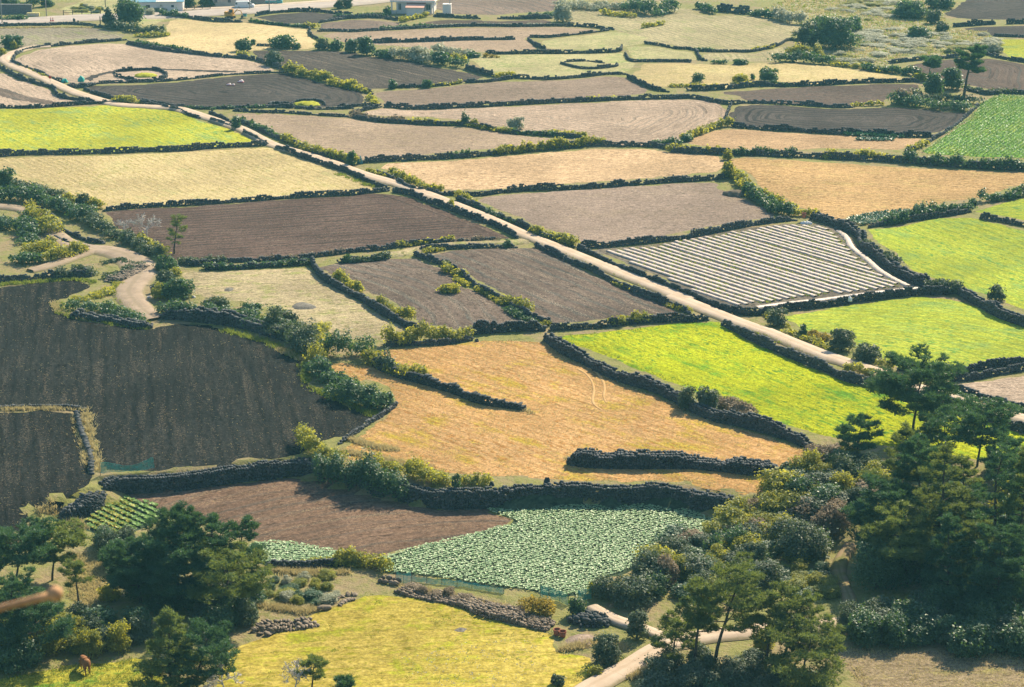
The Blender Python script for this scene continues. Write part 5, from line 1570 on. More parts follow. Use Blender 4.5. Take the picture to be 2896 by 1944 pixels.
# single trees and bushes, far to near
for lb, t, x, y, w, h, k in [
    ('tall dark tree beside the asphalt road', 'a', 850, 178, 175, 190, 'dark'),
    ('smaller rounded tree left of the tall dark roadside tree', 'a', 715, 172, 90, 120, 'gloss'),
    ('dark tree at the top edge near the yellow planter', 'a', 305, 48, 95, 70, 'dark'),
    ('dark tree at the top edge right of the blue roofed shed', 'a', 1240, 52, 110, 90, 'dark'),
    ('second dark tree at the top edge by the wooden fence', 'a', 1365, 48, 115, 80, 'dark'),
]:
    B(lb, t, x, y, w, h, k, 'roadside trees', 'broadleaf_tree')
for lb, t, x, y, w, h, k in [
    ('dark bush with yellow front beside the lane bend', 'a', 80, 322, 140, 95, 'dark'),
    ('bright low bush at the left edge by the lane bend', 'a', 10, 372, 60, 50, 'ivy'),
    ('small bright bush nestled in front of the lane bend bush', 'a', 90, 328, 60, 60, 'ivy'),
    ('dark round bush on the lower edge of cream stubble', 'a', 1608, 345, 100, 90, 'dark'),
    ('tiny dark round bush above the cream stubble wall', 'a', 1670, 302, 34, 48, 'dark'),
    ('wide dark bush between cream stubble and dark field', 'a', 1862, 328, 150, 95, 'dark'),
    ('low dark bush right of the wide dark bush', 'a', 1955, 328, 65, 45, 'dark'),
    ('yellow green bush under the dark round bush', 'a', 1600, 385, 90, 48, 'ivy'),
    ('grey glossy bush at the corner of the pale tilled field', 'a', 1805, 440, 115, 100, 'gloss'),
    ('big domed yellow green bush on the lane end', 'a', 812, 686, 150, 58, 'ivy'),
    ('little green bush right of the domed lane bush', 'a', 915, 690, 55, 28, 'ivy'),
    ('dark bush standing on the lane wall corner', 'a', 1560, 858, 60, 92, 'dark'),
    ('yellow topped dark bush at the end of cream stubble', 'a', 2130, 335, 105, 88, 'gloss'),
    ('dark bush second right of the cream stubble', 'a', 2222, 336, 100, 80, 'dark'),
    ('dark bush third right of the cream stubble', 'a', 2315, 350, 75, 92, 'dark'),
    ('grey bush on the curb of the lane near the peach field', 'a', 2320, 1100, 60, 98, 'dark'),
    ('yellow bush in the hollow above the grave wall', 'a', 955, 512, 110, 28, 'ivy'),
    ('tall dark bush left of the silvery scrub', 'b', 200, 372, 120, 125, 'dark'),
    ('dark bush at the left end of the silvery scrub', 'b', 105, 352, 95, 90, 'gloss'),
    ('low dark bush right of the tall scrub bush', 'b', 330, 386, 140, 60, 'dark'),
    ('silvery bush in the middle of the hedge line', 'b', 540, 405, 165, 95, 'pale'),
    ('dark bush at the right of the silvery scrub', 'b', 690, 436, 115, 105, 'dark'),
    ('small dark bush on the corner of the pasture', 'b', 915, 385, 95, 45, 'dark'),
    ('small dark bush left on the low weedy wall', 'b', 375, 590, 62, 66, 'dark'),
    ('small dark green bush on the low weedy wall', 'b', 600, 586, 75, 64, 'dark'),
    ('upright bush on the curving field wall', 'b', 855, 832, 55, 95, 'dark'),
    ('rounded bush right of the upright bush on the wall', 'b', 915, 838, 65, 56, 'ivy'),
    ('pale grey bush on the curving field wall', 'b', 1192, 858, 105, 86, 'pale'),
    ('dark bush before the white house', 'b', 335, 105, 62, 60, 'dark'),
    ('tall pale bush left of the pale bank', 'b', 1500, 152, 130, 125, 'pale'),
    ('small dark bush at the lane and taupe field corner', 'b', 100, 1095, 50, 92, 'dark'),
    ('dark bush at the right end of peach field hedge', 'b', 2320, 938, 80, 60, 'dark'),
    ('huge dark shrub in the middle of the scrubland', 'c', 1100, 335, 290, 215, 'dark'),
    ('left lobe of the huge scrubland shrub', 'c', 930, 315, 190, 180, 'gloss'),
    ('back right lobe of the huge scrubland shrub', 'c', 1210, 215, 130, 110, 'dark'),
    ('dark bush behind the huge scrubland shrub', 'c', 1000, 210, 170, 100, 'dark'),
    ('low dark bush on the stubble boundary', 'c', 465, 432, 100, 40, 'dark'),
    ('first round bush on the pale yellow stubble', 'c', 185, 548, 78, 72, 'dark'),
    ('yellow green bush second on the pale yellow stubble', 'c', 465, 555, 115, 65, 'ivy'),
    ('slim little bush between the round stubble bushes', 'c', 545, 532, 30, 48, 'dark'),
    ('largest round bush on the pale yellow stubble', 'c', 655, 550, 135, 102, 'dark'),
    ('dry pale bush at the left of the far pines', 'c', 1545, 690, 125, 105, 'dry'),
    ('dark dense tree under the far pines', 'c', 1745, 645, 130, 160, 'dark'),
    ('dark shrub between the far pine trunks', 'c', 1870, 600, 150, 150, 'dark'),
    ('bright bush left of the far pines', 'c', 1655, 540, 95, 62, 'ivy'),
    ('bush at the junction of the right hedged walls', 'c', 380, 1062, 70, 80, 'ivy'),
    ('small bush at the lower tip of the slanting hedge', 'c', 105, 940, 60, 55, 'dark'),
    ('small dark bush at the left end of the hedged wall', 'c', 25, 960, 60, 38, 'dark'),
    ('large dark bush near the upper right corner', 'c', 1600, 130, 220, 135, 'dark'),
    ('dark bush touching the top edge by the corner field', 'c', 1800, 65, 180, 110, 'dark'),
    ('medium bush below the dark corner bushes', 'c', 1735, 165, 95, 110, 'gloss'),
    ('small grey bush near the corner field wall', 'c', 1800, 215, 90, 70, 'gloss'),
    ('single dark bush standing in the silvery scrub', 'c', 1645, 260, 140, 80, 'dark'),
    ('low bush above the wall in the scrubland', 'c', 1845, 355, 80, 32, 'gloss'),
    ('pale bush at the right tip of the scrubland', 'c', 2140, 350, 125, 65, 'pale'),
    ('dark bush cut by the left edge above the track', 'd', 30, 225, 140, 160, 'dark'),
    ('bush sticking up from the cream stubble hedge', 'd', 535, 330, 95, 120, 'gloss'),
    ('dark tree shaped bush at the track bend', 'd', 1090, 750, 160, 115, 'dark'),
    ('large dark bush beside the black barrel', 'd', 1160, 935, 210, 150, 'dark'),
    ('green bush behind the black barrel', 'd', 1060, 930, 130, 110, 'ivy'),
    ('grey bush above the barrel', 'd', 1080, 830, 120, 90, 'gloss'),
    ('small bright bush right of the track bend', 'd', 1160, 775, 80, 60, 'ivy'),
    ('small bush on the wall below the brown field', 'd', 1470, 695, 52, 46, 'gloss'),
    ('glossy bush on the tall stone bank', 'd', 1420, 1025, 165, 110, 'gloss'),
    ('glossy bush at the lower end of the stone bank', 'd', 1870, 1120, 180, 125, 'gloss'),
    ('dark shadowed bush on the stone bank middle', 'd', 1640, 1050, 150, 100, 'dark'),
    ('round dark bush at the hedge end by orange stubble', 'h', 235, 600, 150, 165, 'dark'),
    ('small bush at the tip of the hedge by orange stubble', 'h', 340, 600, 95, 120, 'dark'),
    ('slim dark bush on the lower orange stubble hedge', 'h', 795, 1140, 60, 118, 'dark'),
    ('tiny bush on the retaining wall by orange stubble', 'h', 932, 1100, 48, 85, 'ivy'),
    ('yellow green bush standing between wall and lane', 'e', 758, 332, 52, 68, 'ivy'),
    ('dark bush at the end of the grassy track', 'e', 1130, 592, 65, 60, 'dark'),
    ('dark green bush on the wall above left taupe field', 'e', 78, 692, 70, 66, 'dark'),
    ('low green islet of weeds in the taupe field', 'e', 755, 895, 140, 72, 'ivy'),
    ('spiky green bush above the lime field wall', 'e', 1975, 1080, 60, 80, 'ivy'),
    ('yellow bush at the tip of the slanting hedge', 'f', 375, 132, 90, 115, 'ivy'),
    ('dark upright bush on the slanting hedge', 'f', 520, 245, 80, 100, 'dark'),
    ('dark bush at the end of the green field hedge', 'f', 1998, 320, 62, 62, 'dark'),
    ('round glossy bush in the larger green grass field', 'f', 2160, 945, 128, 112, 'gloss'),
    ('first roadside bush right of the lane', 'f', 705, 1112, 132, 118, 'gloss'),
    ('small second roadside bush right of the lane', 'i', 876, 125, 58, 85, 'dark'),
    ('largest round roadside bush beside the lane', 'i', 1138, 228, 168, 162, 'gloss'),
    ('wide last roadside bush near the tall pine', 'i', 1310, 300, 200, 130, 'gloss'),
    ('left glossy bush on the wall by lime field', 'i', 115, 615, 125, 165, 'gloss'),
    ('right glossy bush on the wall by lime field', 'i', 250, 630, 140, 195, 'gloss'),
    ('dark bush at the end of the isolated stone row', 'i', 770, 1040, 100, 95, 'gloss'),
    ('dark bush at the right end of the rubble row', 'k', 1595, 930, 120, 150, 'dark'),
    ('cone shaped glossy bush between path and lane', 'k', 1990, 1085, 155, 205, 'gloss'),
    ('broad glossy bush above the lower lane', 'k', 1790, 1255, 210, 215, 'gloss'),
    ('small grey bush at the edge of the meadow', 'k', 1465, 1388, 100, 85, 'gloss'),
    ('yellow green bush below the broad glossy bush', 'k', 1715, 1330, 100, 90, 'ivy'),
    ('small bush with green net beside the crop', 'k', 1695, 780, 70, 100, 'ivy'),
    ('dark glossy shrub at the corner of the pale crop', 'k', 1800, 820, 210, 165, 'gloss'),
    ('large shrub below the pale crop corner', 'k', 1960, 880, 280, 190, 'gloss'),
    ('tall shrub right of the pale crop corner', 'k', 2060, 730, 230, 220, 'gloss'),
    ('grey shrub at the right side of the pale crop', 'k', 2250, 600, 220, 200, 'gloss'),
    ('dry rounded bush right of the pale crop', 'l', 450, 390, 140, 120, 'dry'),
    ('big glossy shrub above the grassy dirt track', 'l', 900, 580, 320, 290, 'gloss'),
    ('dark block of shrub right of the grassy dirt track', 'l', 1380, 780, 330, 380, 'dark'),
    ('glossy shrub in front beside the lower lane', 'l', 1330, 1080, 240, 200, 'gloss'),
    ('bright bush hidden among the lower pines', 'l', 620, 1150, 150, 110, 'ivy'),
    ('glossy bush under the pine above the cow', 'j', 600, 1090, 230, 190, 'gloss'),
    ('teal green bush left of the cow shade', 'j', 390, 1130, 150, 130, 'gloss'),
    ('bright bush beside the dry clearing', 'j', 720, 830, 150, 110, 'ivy'),
]:
    B(lb, t, x, y, w, h, k, 'single bushes and shrubs')

# shrub masses: copies of a few grown shrubs
PROTO = []
for k in range(7):
    NB[0] += 1
    c_, a_, b_, v_ = leaf_cloud(bush_lobes(1.0, 1.0, 1.0, 900 + k, 12), 0.062, 1.25, 900 + k, 4200)
    PROTO.append(quads(c_, a_, b_, 'foliage', v_))
    PROTO[-1].materials.append(MATS['leaf_dark'])


def mass(poly, n, label, kinds, wr=(2.2, 4.0), hr=(1.6, 3.2), group=None, seed=1, name='shrub'):
    r = np.random.default_rng(seed)
    P = line(poly)
    pts = scatter(P, n * 6, r)
    got = []
    for p in pts:
        if all(np.hypot(*(p - q)) > 1.1 for q in got):
            got.append(p)
        if len(got) >= n:
            break
    for p in got:
        o = bpy.data.objects.new(name, PROTO[r.integers(0, 7)])
        w = r.uniform(*wr)
        o.location = (p[0], p[1], float(height(p[0], p[1])) - 0.1)
        o.scale = (w, w * r.uniform(0.8, 1.1), r.uniform(*hr))
        o.rotation_euler = (0, 0, r.uniform(0, 6.28))
        link(o)
        o.material_slots[0].link = 'OBJECT'
        o.material_slots[0].material = MATS[KIND[kinds[r.integers(0, len(kinds))]]]
        kd = o.material_slots[0].material.name.split('_')[1]
        lo, hi = P.min(0), P.max(0)
        fx, fy = (p - lo) / (hi - lo)
        where = ('far ' if fy > 0.66 else 'middle ' if fy > 0.33 else 'near ') + ('left' if fx < 0.25 else 'left centre' if fx < 0.5 else 'right centre' if fx < 0.75 else 'right')
        sz = 'small' if w < wr[0] * 0.65 + wr[1] * 0.35 else 'large' if w > wr[0] * 0.35 + wr[1] * 0.65 else 'medium'
        adj = dict(dark='dark green', gloss='grey glossy', ivy='yellow green', pale='pale silvery', dry='dry brown')[kd]
        tag(o, '%s %s %s, %s' % (sz, adj, label, where), 'shrub', label, 'thing')


mass('i 900,985 1100,900 1300,1010 1400,1160 l 1250,200 1080,420 1050,520 720,570 600,600 300,620 0,740 k 2000,850 2000,700 2200,520 l 0,440 340,350 480,290 620,210 720,80 i 740,1150', 78,
     'shrub in the thicket between crop and pine grove', ['gloss', 'gloss', 'dark', 'dark', 'ivy', 'ivy', 'dry'], seed=3)
mass('l 1300,560 1500,480 2400,520 2400,860 1900,820 1500,810 1300,760', 24, 'shrub in the shade under the right pine grove', ['dark', 'dark', 'gloss'], (2.8, 4.6), (2.4, 4.2), seed=4)
mass('l 1180,1010 1300,960 1500,930 1750,890 2000,870 2000,900 1500,985 1200,1050', 14, 'shrub beside the lower lane', ['dark', 'gloss'], (2.2, 3.2), (2.0, 3.0), seed=25)
mass('l 1230,1060 1400,1000 1700,960 2400,930 2400,1190 1800,1160 1230,1130', 26, 'shrub in the front row below the lower lane', ['dark', 'dark', 'gloss'], (2.4, 4.0), (2.2, 3.6), seed=5)
mass('i 1300,1010 1600,1000 2400,1000 2400,1168 l 2400,500 1500,450 1300,300', 18, 'shrub among the right pine trunks', ['dark', 'dark', 'ivy', 'gloss'], (2.4, 3.8), (1.6, 3.0), seed=6)
mass('l -100,1230 100,1220 300,1280 700,1290 950,1390 950,1480 -100,1480', 18, 'shrub at the bottom edge under the lower pines', ['dark', 'gloss', 'gloss'], (2.0, 3.4), (1.6, 2.8), seed=7)
mass('j -60,980 300,960 500,1000 800,960 950,1080 850,1160 500,1190 300,1230 -60,1290', 26, 'shrub in the shade above the grazing cow', ['dark', 'dark', 'gloss', 'ivy'], (2.0, 3.6), (1.8, 3.2), seed=8)
mass('j 880,720 1100,780 1500,800 1680,820 1650,980 1450,1040 1200,900 950,850', 20, 'shrub under the tall left pine group', ['dark', 'dark', 'gloss'], (2.0, 3.4), (1.6, 3.0), seed=9)
mass('j 640,480 700,420 900,500 900,640 750,620', 8, 'shrub left of the tall left pine group', ['dark', 'gloss'], (2.0, 3.2), (1.8, 3.0), seed=10)
mass('j 1740,680 1900,660 2150,650 2250,780 2180,850 1950,840 1760,800', 26, 'low bush on the dry bank', ['ivy', 'ivy', 'dark', 'pale'], (0.9, 2.0), (0.5, 1.1), seed=11, name='scrub_tussock')
mass('l 720,610 1000,620 1060,700 1060,780 880,780 700,700', 18, 'low bush beside the grassy dirt track', ['ivy', 'ivy', 'dark'], (1.4, 2.6), (0.6, 1.3), seed=12, name='scrub_tussock')
mass('c 1250,180 1600,200 1850,230 2100,230 2160,310 1900,330 1500,370 1150,390 1030,350 1200,320', 60, 'scrub tussock on the upper right', ['pale', 'pale', 'pale', 'pale', 'ivy'], (2.5, 5.5), (0.5, 1.1), seed=13, name='scrub_tussock')
mass('c 1080,60 1250,-20 1500,0 1480,120 1300,180 1260,110 1000,60', 34, 'scrub tussock near the top edge', ['pale', 'pale', 'pale', 'ivy'], (2.5, 5.5), (0.5, 1.1), seed=14, name='scrub_tussock')
mass('c 1060,360 1250,390 1420,420 1280,440 1080,430', 16, 'scrub tussock above the pale yellow stubble', ['pale', 'ivy', 'pale'], (1.8, 3.5), (0.7, 1.4), seed=15, name='scrub_tussock')
mass('k 450,745 700,790 900,845 1150,920 1350,985 1300,930 1100,860 800,790 500,735', 48, 'grass clump on the brown rubble row', ['dry', 'dry', 'dry', 'pale'], (1.2, 2.2), (0.5, 0.95), seed=16, name='scrub_tussock')
mass('a 430,50 700,40 690,80 560,95', 14, 'tussock on the roadside bank', ['pale', 'ivy', 'dark'], (1.5, 3.0), (0.6, 1.2), seed=17, name='scrub_tussock')
mass('a 960,70 1050,60 1070,100 980,110', 6, 'shrub by the blue roofed shed', ['pale', 'gloss'], (2.5, 4.0), (1.2, 2.2), seed=18)
mass('l 60,640 300,610 560,600 640,700 400,760 100,800', 16, 'shrub behind the lower pines', ['gloss', 'dark', 'ivy'], (2.0, 3.2), (1.4, 2.4), seed=19)

# pines
for a_ in [
    ('tall ivy clad pine rising over the right grove', 'i', 1590, 815, 265, 600, 41, 1690, 0.30, 1.0, 20, 'needle'),
    ('short pine left of the tall ivy clad pine', 'i', 1225, 960, 680, 280, 42, 1245, 0.30, 1.2, 16, 'needle'),
    ('open crowned pine right of the tall ivy clad pine', 'i', 1825, 960, 640, 430, 43, 1800, 0.35, 0.9, 16, 'needle'),
    ('slender pine near the right edge above the grove', 'i', 2025, 980, 575, 380, 44, 2060, 0.40, 0.9, 18, 'needle'),
    ('wide dark pine in the middle of the right grove', 'l', 1480, 330, -350, 480, 45, 1560, 0.35, 1.3, 20, 'needle_warm'),
    ('large warm green pine at the heart of the right grove', 'l', 1760, 640, -230, 560, 46, 1800, 0.30, 1.5, 24, 'needle_warm'),
    ('straight pine right of the large warm green pine', 'l', 2140, 640, -230, 330, 47, 2150, 0.30, 1.2, 20, 'needle'),
    ('pine cut by the right edge of the grove', 'l', 2280, 700, -190, 330, 48, 2290, 0.30, 1.4, 20, 'needle_warm'),
    ('low spreading pine at the left flank of the grove', 'l', 1560, 700, 200, 560, 49, 1420, 0.30, 1.5, 20, 'needle_warm'),
    ('lower warm pine by the right edge shade', 'l', 2010, 850, 280, 380, 50, 1990, 0.30, 1.4, 20, 'needle_warm'),
    ('young pine at the top right of the grove', 'i', 2200, 1100, 800, 260, 51, 2220, 0.25, 1.2, 16, 'needle'),
    ('dark pine filling the right edge below the grove', 'l', 2250, 900, 400, 380, 52, 2260, 0.25, 1.4, 18, 'needle'),
    ('leaning pine in front of the lower lane', 'l', 280, 1300, 545, 520, 53, 430, 0.40, 1.4, 20, 'needle_warm'),
    ('twin stemmed pine right of the leaning pine', 'l', 620, 1310, 690, 330, 54, 710, 0.45, 1.4, 16, 'needle_warm'),
    ('bushy pine behind the twin stemmed pine', 'l', 730, 1300, 740, 350, 55, 850, 0.35, 1.5, 18, 'needle_warm'),
    ('pine with long low boughs at the bottom right', 'l', 840, 1460, 960, 560, 56, 930, 0.25, 1.3, 18, 'needle_warm'),
    ('small pine left of the leaning pine', 'l', 150, 1290, 680, 300, 57, 200, 0.45, 1.4, 14, 'needle_warm'),
    ('short pine crossing the lower lane at the left', 'l', 10, 1240, 930, 330, 58, 60, 0.25, 1.2, 14, 'needle_warm'),
    ('tallest pine of the left group', 'j', 1180, 830, 165, 700, 61, 1215, 0.18, 1.9, 36, 'needle'),
    ('slim pine right of the tallest left pine', 'j', 1445, 830, 228, 330, 62, 1460, 0.45, 1.3, 16, 'needle'),
    ('thin outer pine at the right of the left group', 'j', 1555, 800, 280, 290, 63, 1600, 0.42, 1.2, 16, 'needle'),
    ('low boughed pine at the foot of the left group', 'j', 1480, 960, 480, 520, 64, 1560, 0.35, 1.2, 16, 'needle_warm'),
    ('broad pine at the bottom left of the meadow', 'j', 1130, 1440, 860, 520, 65, 1150, 0.08, 1.4, 34, 'needle_warm'),
    ('side pine leaning over the meadow edge', 'j', 1300, 1410, 970, 420, 66, 1400, 0.2, 1.6, 22, 'needle'),
    ('pine with bent trunk at the left edge', 'j', 100, 760, 330, 460, 67, 190, 0.45, 1.2, 18, 'needle'),
    ('pine left of the dry clearing', 'j', 345, 680, 340, 380, 68, 380, 0.40, 1.3, 18, 'needle_warm'),
    ('shadowed pine at the left edge below the twig', 'j', 60, 1180, 640, 420, 69, 90, 0.30, 1.5, 20, 'needle'),
    ('pine cut by the left edge beside the black field', 'j', -10, 700, 390, 220, 70, 0, 0.35, 1.4, 14, 'needle'),
    ('thin young pine in the dry clearing', 'j', 520, 830, 560, 190, 71, 500, 0.45, 0.8, 10, 'needle_warm'),
    ('dark pine at the left edge above the cow', 'j', 260, 1200, 780, 430, 72, 260, 0.30, 1.4, 18, 'needle'),
    ('dense pine filling the centre of the right grove', 'l', 1900, 520, -120, 480, 91, 1920, 0.15, 1.5, 28, 'needle_warm'),
    ('dark pine behind the heart of the right grove', 'l', 1650, 420, -260, 420, 92, 1660, 0.15, 1.8, 26, 'needle'),
    ('tall dark pine by the right edge of the grove', 'l', 2320, 560, -260, 420, 93, 2300, 0.15, 1.8, 26, 'needle'),
    ('pine over the dark shrub block of the grove', 'l', 1420, 560, 20, 460, 94, 1400, 0.2, 1.7, 24, 'needle'),
    ('deep green pine low in the right grove', 'l', 1820, 860, 240, 460, 95, 1800, 0.15, 1.8, 28, 'needle'),
    ('shady pine at the lower right edge', 'l', 2160, 940, 330, 440, 96, 2180, 0.15, 1.8, 26, 'needle'),
    ('pine behind the tallest left pine', 'j', 930, 830, 430, 420, 73, 900, 0.2, 1.7, 24, 'needle'),
]:
    lb, t, bx_, by_, ty, w, sd0, tx, st, de, nb, mt = a_
    pine(lb, t, bx_, by_, ty, w, sd0, tx, st, de, nb, mt, round_=sd0 not in (61, 65, 46, 45, 48, 91, 93, 95))
pine('lone thin brownish pine beside the brown ploughed field', 'd', 1150, 630, 380, 130, 81, 1175, 0.30, 0.35, 16, 'needle_warm', tuft=0.42)
pine('tall umbrella pine beside the bright crop field', 'c', 1935, 650, 318, 190, 82, 1975, 0.50, 1.0, 14, 'needle', trunk_r=0.34)
pine('shorter far pine left of the tall umbrella pine', 'c', 1705, 520, 395, 130, 83, 1725, 0.55, 0.9, 10, 'needle')
pine('small pine with ivy stump at the bottom edge', 'j', 2060, 1440, 1190, 200, 84, 2110, 0.45, 1.0, 10, 'needle_warm')
pine('pine tip poking up at the bottom edge', 'j', 2290, 1500, 1330, 150, 85, 2280, 0.3, 1.2, 10, 'needle')
bare_tree('pale leafless tree beside the dirt track', 'd', 972, 530, 335, 230, 1)
bare_tree('smaller leafless tree left of the pale one', 'd', 825, 490, 375, 120, 2)
bare_tree('ivy covered leafless tree at the bottom edge', 'j', 1965, 1440, 1170, 150, 3)
bare_tree('leafless branching tree leaning over the meadow', 'j', 1470, 1440, 1190, 430, 4)
# small street trees by the far road
for lb, x, y, w, h in [('first small street tree by the far garden', 1000, 60, 60, 75), ('second small street tree by the far garden', 2235, 62, 62, 70), ('third small street tree by the far garden', 2300, 56, 60, 62)]:
    B(lb, 'a' if x > 1500 else 'b', x if x > 1500 else 70, y if x > 1500 else 52, w, h, 'gloss', 'small street trees', 'broadleaf_tree')

# grass and weeds along the edges
for s, n in [('g 1480,85 1750,158 1900,225 1990,275', 500), ('g 2005,300 2020,430', 200), ('g 2050,460 2250,545 2336,575 h 130,600 260,650', 600), ('d 380,960 390,1020 470,1045 600,1065', 300),
             ('d 700,1085 900,1118 1010,1120', 250), ('d 780,840 760,900 840,960 900,1020 980,1090', 400), ('d 0,835 300,812 500,800 620,820', 500), ('e 1310,540 1500,620 1800,740 2100,850 2336,950', 500),
             ('i 480,60 700,140 900,210 1050,260', 400), ('e 1640,640 1800,700 2000,780 2200,860', 350), ('a 1450,795 1700,900 1800,950', 200), ('k 1880,1260 2100,1150 2250,1090', 250), ('l 620,1010 900,1000 1000,960', 200),
             ('e 0,100 200,170 300,200', 250), ('i 1080,280 1300,340 1500,430', 250), ('i 560,90 800,185 1000,265', 300)]:
    verge('grass_green', s, n)
for s, n in [('g 0,610 300,604 560,612', 330), ('g 490,650 515,750 555,880 590,990', 260), ('g 570,640 605,800 640,950 660,1010', 420), ('d 360,950 390,1020 560,1062', 400), ('g 1850,215 1990,280', 300),
             ('h 90,800 250,860 400,880', 700), ('h 20,870 100,900 300,940 600,1000', 900), ('j 250,290 400,250 560,340', 500), ('j 1700,620 2000,640 2300,640', 600), ('j 1700,850 2000,900 2100,880', 700),
             ('k 450,740 800,800 1100,870 1350,960', 1200), ('k 1500,1150 1700,1100 1900,1130', 500), ('k 1950,1330 2200,1250', 500), ('h 1540,940 1800,930 2200,940', 500), ('a 0,190 300,185 600,185', 300), ('h 1250,625 1320,640', 80)]:
    verge('grass_straw', s, n, 0.6, 0.2, 0.5)
# tufts over the open ground
tufts_at('grass_green', scatter(FIELDS['f47'], 260), 0.04, 0.10, 0.10, 5)
tufts_at('grass_green', scatter(FIELDS['f47b'], 900), 0.08, 0.22, 0.16, 6)
leaf_mat('flower_white', (0.6, 0.58, 0.5, 1), (0.75, 0.72, 0.64, 1), (0.5, 0.5, 0.4, 1), 0.6, 0.2, 0.2)
for c_ in scatter(FIELDS['f47'], 45):
    tufts_at('grass_green', c_ + rng.normal(0, 0.35, (5, 2)), 0.06, 0.14, 0.10, 6)
tufts_at('flower_white', scatter(line('k 900,1060 1300,1080 1400,1250 1200,1388 600,1388 400,1200'), 260), 0.08, 0.14, 0.05, 3)
tufts_at('grass_straw', scatter(FIELDS['f42'], 9000), 0.06, 0.16, 0.12, 4)
tufts_at('grass_straw', scatter(FIELDS['f40'], 900), 0.04, 0.10, 0.10, 3)
tufts_at('grass_straw', scatter(FIELDS['f41'], 250), 0.04, 0.10, 0.10, 3)
tufts_at('grass_straw', scatter(FIELDS['f48'], 2500), 0.05, 0.18, 0.12, 4)
tufts_at('grass_green', scatter(FIELDS['f36'], 5000), 0.05, 0.14, 0.12, 4)
tufts_at('grass_straw', scatter(line('j 450,520 700,480 760,760 600,860 450,800'), 1200), 0.1, 0.3, 0.12, 4)
tufts_at('grass_green', scatter(FIELDS['scrub'], 2500), 0.2, 0.5, 0.3, 6)
tufts_at('grass_straw', scatter(FIELDS['scrub'], 3500), 0.2, 0.6, 0.3, 6)
flush_tufts({'grass_green': 'green grass tufts along walls, lanes and meadows', 'flower_white': 'white flower heads dotted over the yellowish meadow', 'grass_straw': 'straw coloured dry grass along walls and on stubble'})

# crops
crop('f44', 'crop_pale', 'large bed of glossy leafed vegetables with painted pale glare', 0.21, 0.46, 'k 300,560 1400,300', 0.19, 7, 0.08, up=0.28)
crop('f45', 'crop_pale', 'small wedge of leafy vegetables with painted pale glare behind the pines', 0.21, 0.48, 'j 1700,500 2300,520', 0.21, 8, 0.07, up=0.28)
crop('f46', 'crop_green', 'green rows in the small rounded vegetable patch', 0.18, 0.9, 'j 780,160 1000,260', 0.30, 10, 0.05, up=0.35)
crop('f46', 'crop_yellow', 'yellow green rows in the small rounded vegetable patch', 0.16, 0.9, 'j 780,160 1000,260', 0.28, 9, 0.05, up=0.35, off=0.45, poly='j 580,290 650,215 800,145 870,150 900,200 850,330 760,390 640,370')
crop('f25', 'crop_green', 'green vegetable rows at the right edge', 0.6, 0.8, 'c 2336,700 1900,1000', 0.34, 6)
crop('f25b', 'crop_pale', 'plants with painted pale glare dotted through the right edge crop', 1.5, 1.8, 'c 2336,700 1900,1000', 0.32, 5, 0.5, poly='c 2000,820 2336,720 2400,1000 2000,1010 1800,960')
crop('x1', 'crop_teal', 'first thick row of leafy greens in the tan strip', 0.4, 0.5, 'c 1140,890 1540,905', 0.5, 8, poly='c 1140,885 1200,882 1540,898 1540,914 1400,912 1150,900', up=1.0)
crop('x2', 'crop_teal', 'second shorter row of leafy greens in the tan strip', 0.4, 0.5, 'c 1230,925 1480,930', 0.45, 8, poly='c 1230,918 1480,920 1480,934 1230,934')
crop('x3', 'crop_teal', 'dark teal wedge of crop beside the green field hedge', 0.5, 0.6, 'f 1200,420 1560,345', 0.45, 7, poly='f 1150,400 1200,385 1400,355 1560,340 1580,350 1500,400 1330,435 1250,440')

# ------------------------------------------------------------------ white plastic rows
def plastic_mat():
    q = NT('plastic_film')
    gp = q.n('NewGeometry').outputs['Position']
    n1 = q.noise(gp, 2.2, 4, 0.7)
    n2 = q.noise(gp, 7.0, 3, 0.6)
    c = q.mix(q.mapr(n2, 0.40, 0.62), C(216, 196, 170), C(240, 222, 196))
    c = q.mix(q.mapr(n1, 0.54, 0.66, 0, 0.85), c, C(140, 122, 100))
    q.l(c, q.b.inputs['Base Color'])
    q.b.inputs['Roughness'].default_value = 0.45
    q.bump(n2, 0.6, 0.08)
    return q.m


MATS['plastic_film'] = plastic_mat()
M_IN = line('e 1730,612 2000,592 2336,548 f 0,558 300,508 700,446 880,444 1000,452 1090,500 1140,570 1230,650 1340,745 1440,800 1530,850 1000,905 560,962 420,972 200,900 0,800 e 2200,780 2000,712 1850,645')
_d = line('f 140,530 1240,868')
_d = _d[1] - _d[0]
_d /= np.hypot(*_d)
_n = np.array([-_d[1], _d[0]])


def strip(p, w, name='mulch_strip'):
    p = resample(p, 0.45)
    n = len(p)
    t = np.gradient(p, axis=0)
    t /= np.maximum(1e-6, np.hypot(*t.T))[:, None]
    nr = np.column_stack([-t[:, 1], t[:, 0]])
    prof = [(-0.5, 0.0), (-0.38, 0.06), (-0.14, 0.09), (0.14, 0.09), (0.38, 0.06), (0.5, 0.0)]
    V = []
    for a, z in prof:
        e = rng.normal(0, 0.035, n) if abs(a) > 0.4 else 0
        xy = p + nr * (a * w + e)[:, None] if not np.isscalar(a * w + e) else p + nr * (a * w)
        zz = height(xy[:, 0], xy[:, 1]) + z + 0.17 + (rng.normal(0, 0.014, n) if z > 0 else -0.1)
        V.append(np.column_stack([xy, zz]))
    V = np.stack(V, 1).reshape(-1, 3)
    k = len(prof)
    idx = np.arange(n * k).reshape(n, k)
    f = np.column_stack([idx[:-1, :-1].ravel(), idx[:-1, 1:].ravel(), idx[1:, 1:].ravel(), idx[1:, :-1].ravel()])
    me = np_mesh(name, V, f, smooth=True)
    return mobj(name, me, MATS['plastic_film'], mulch)


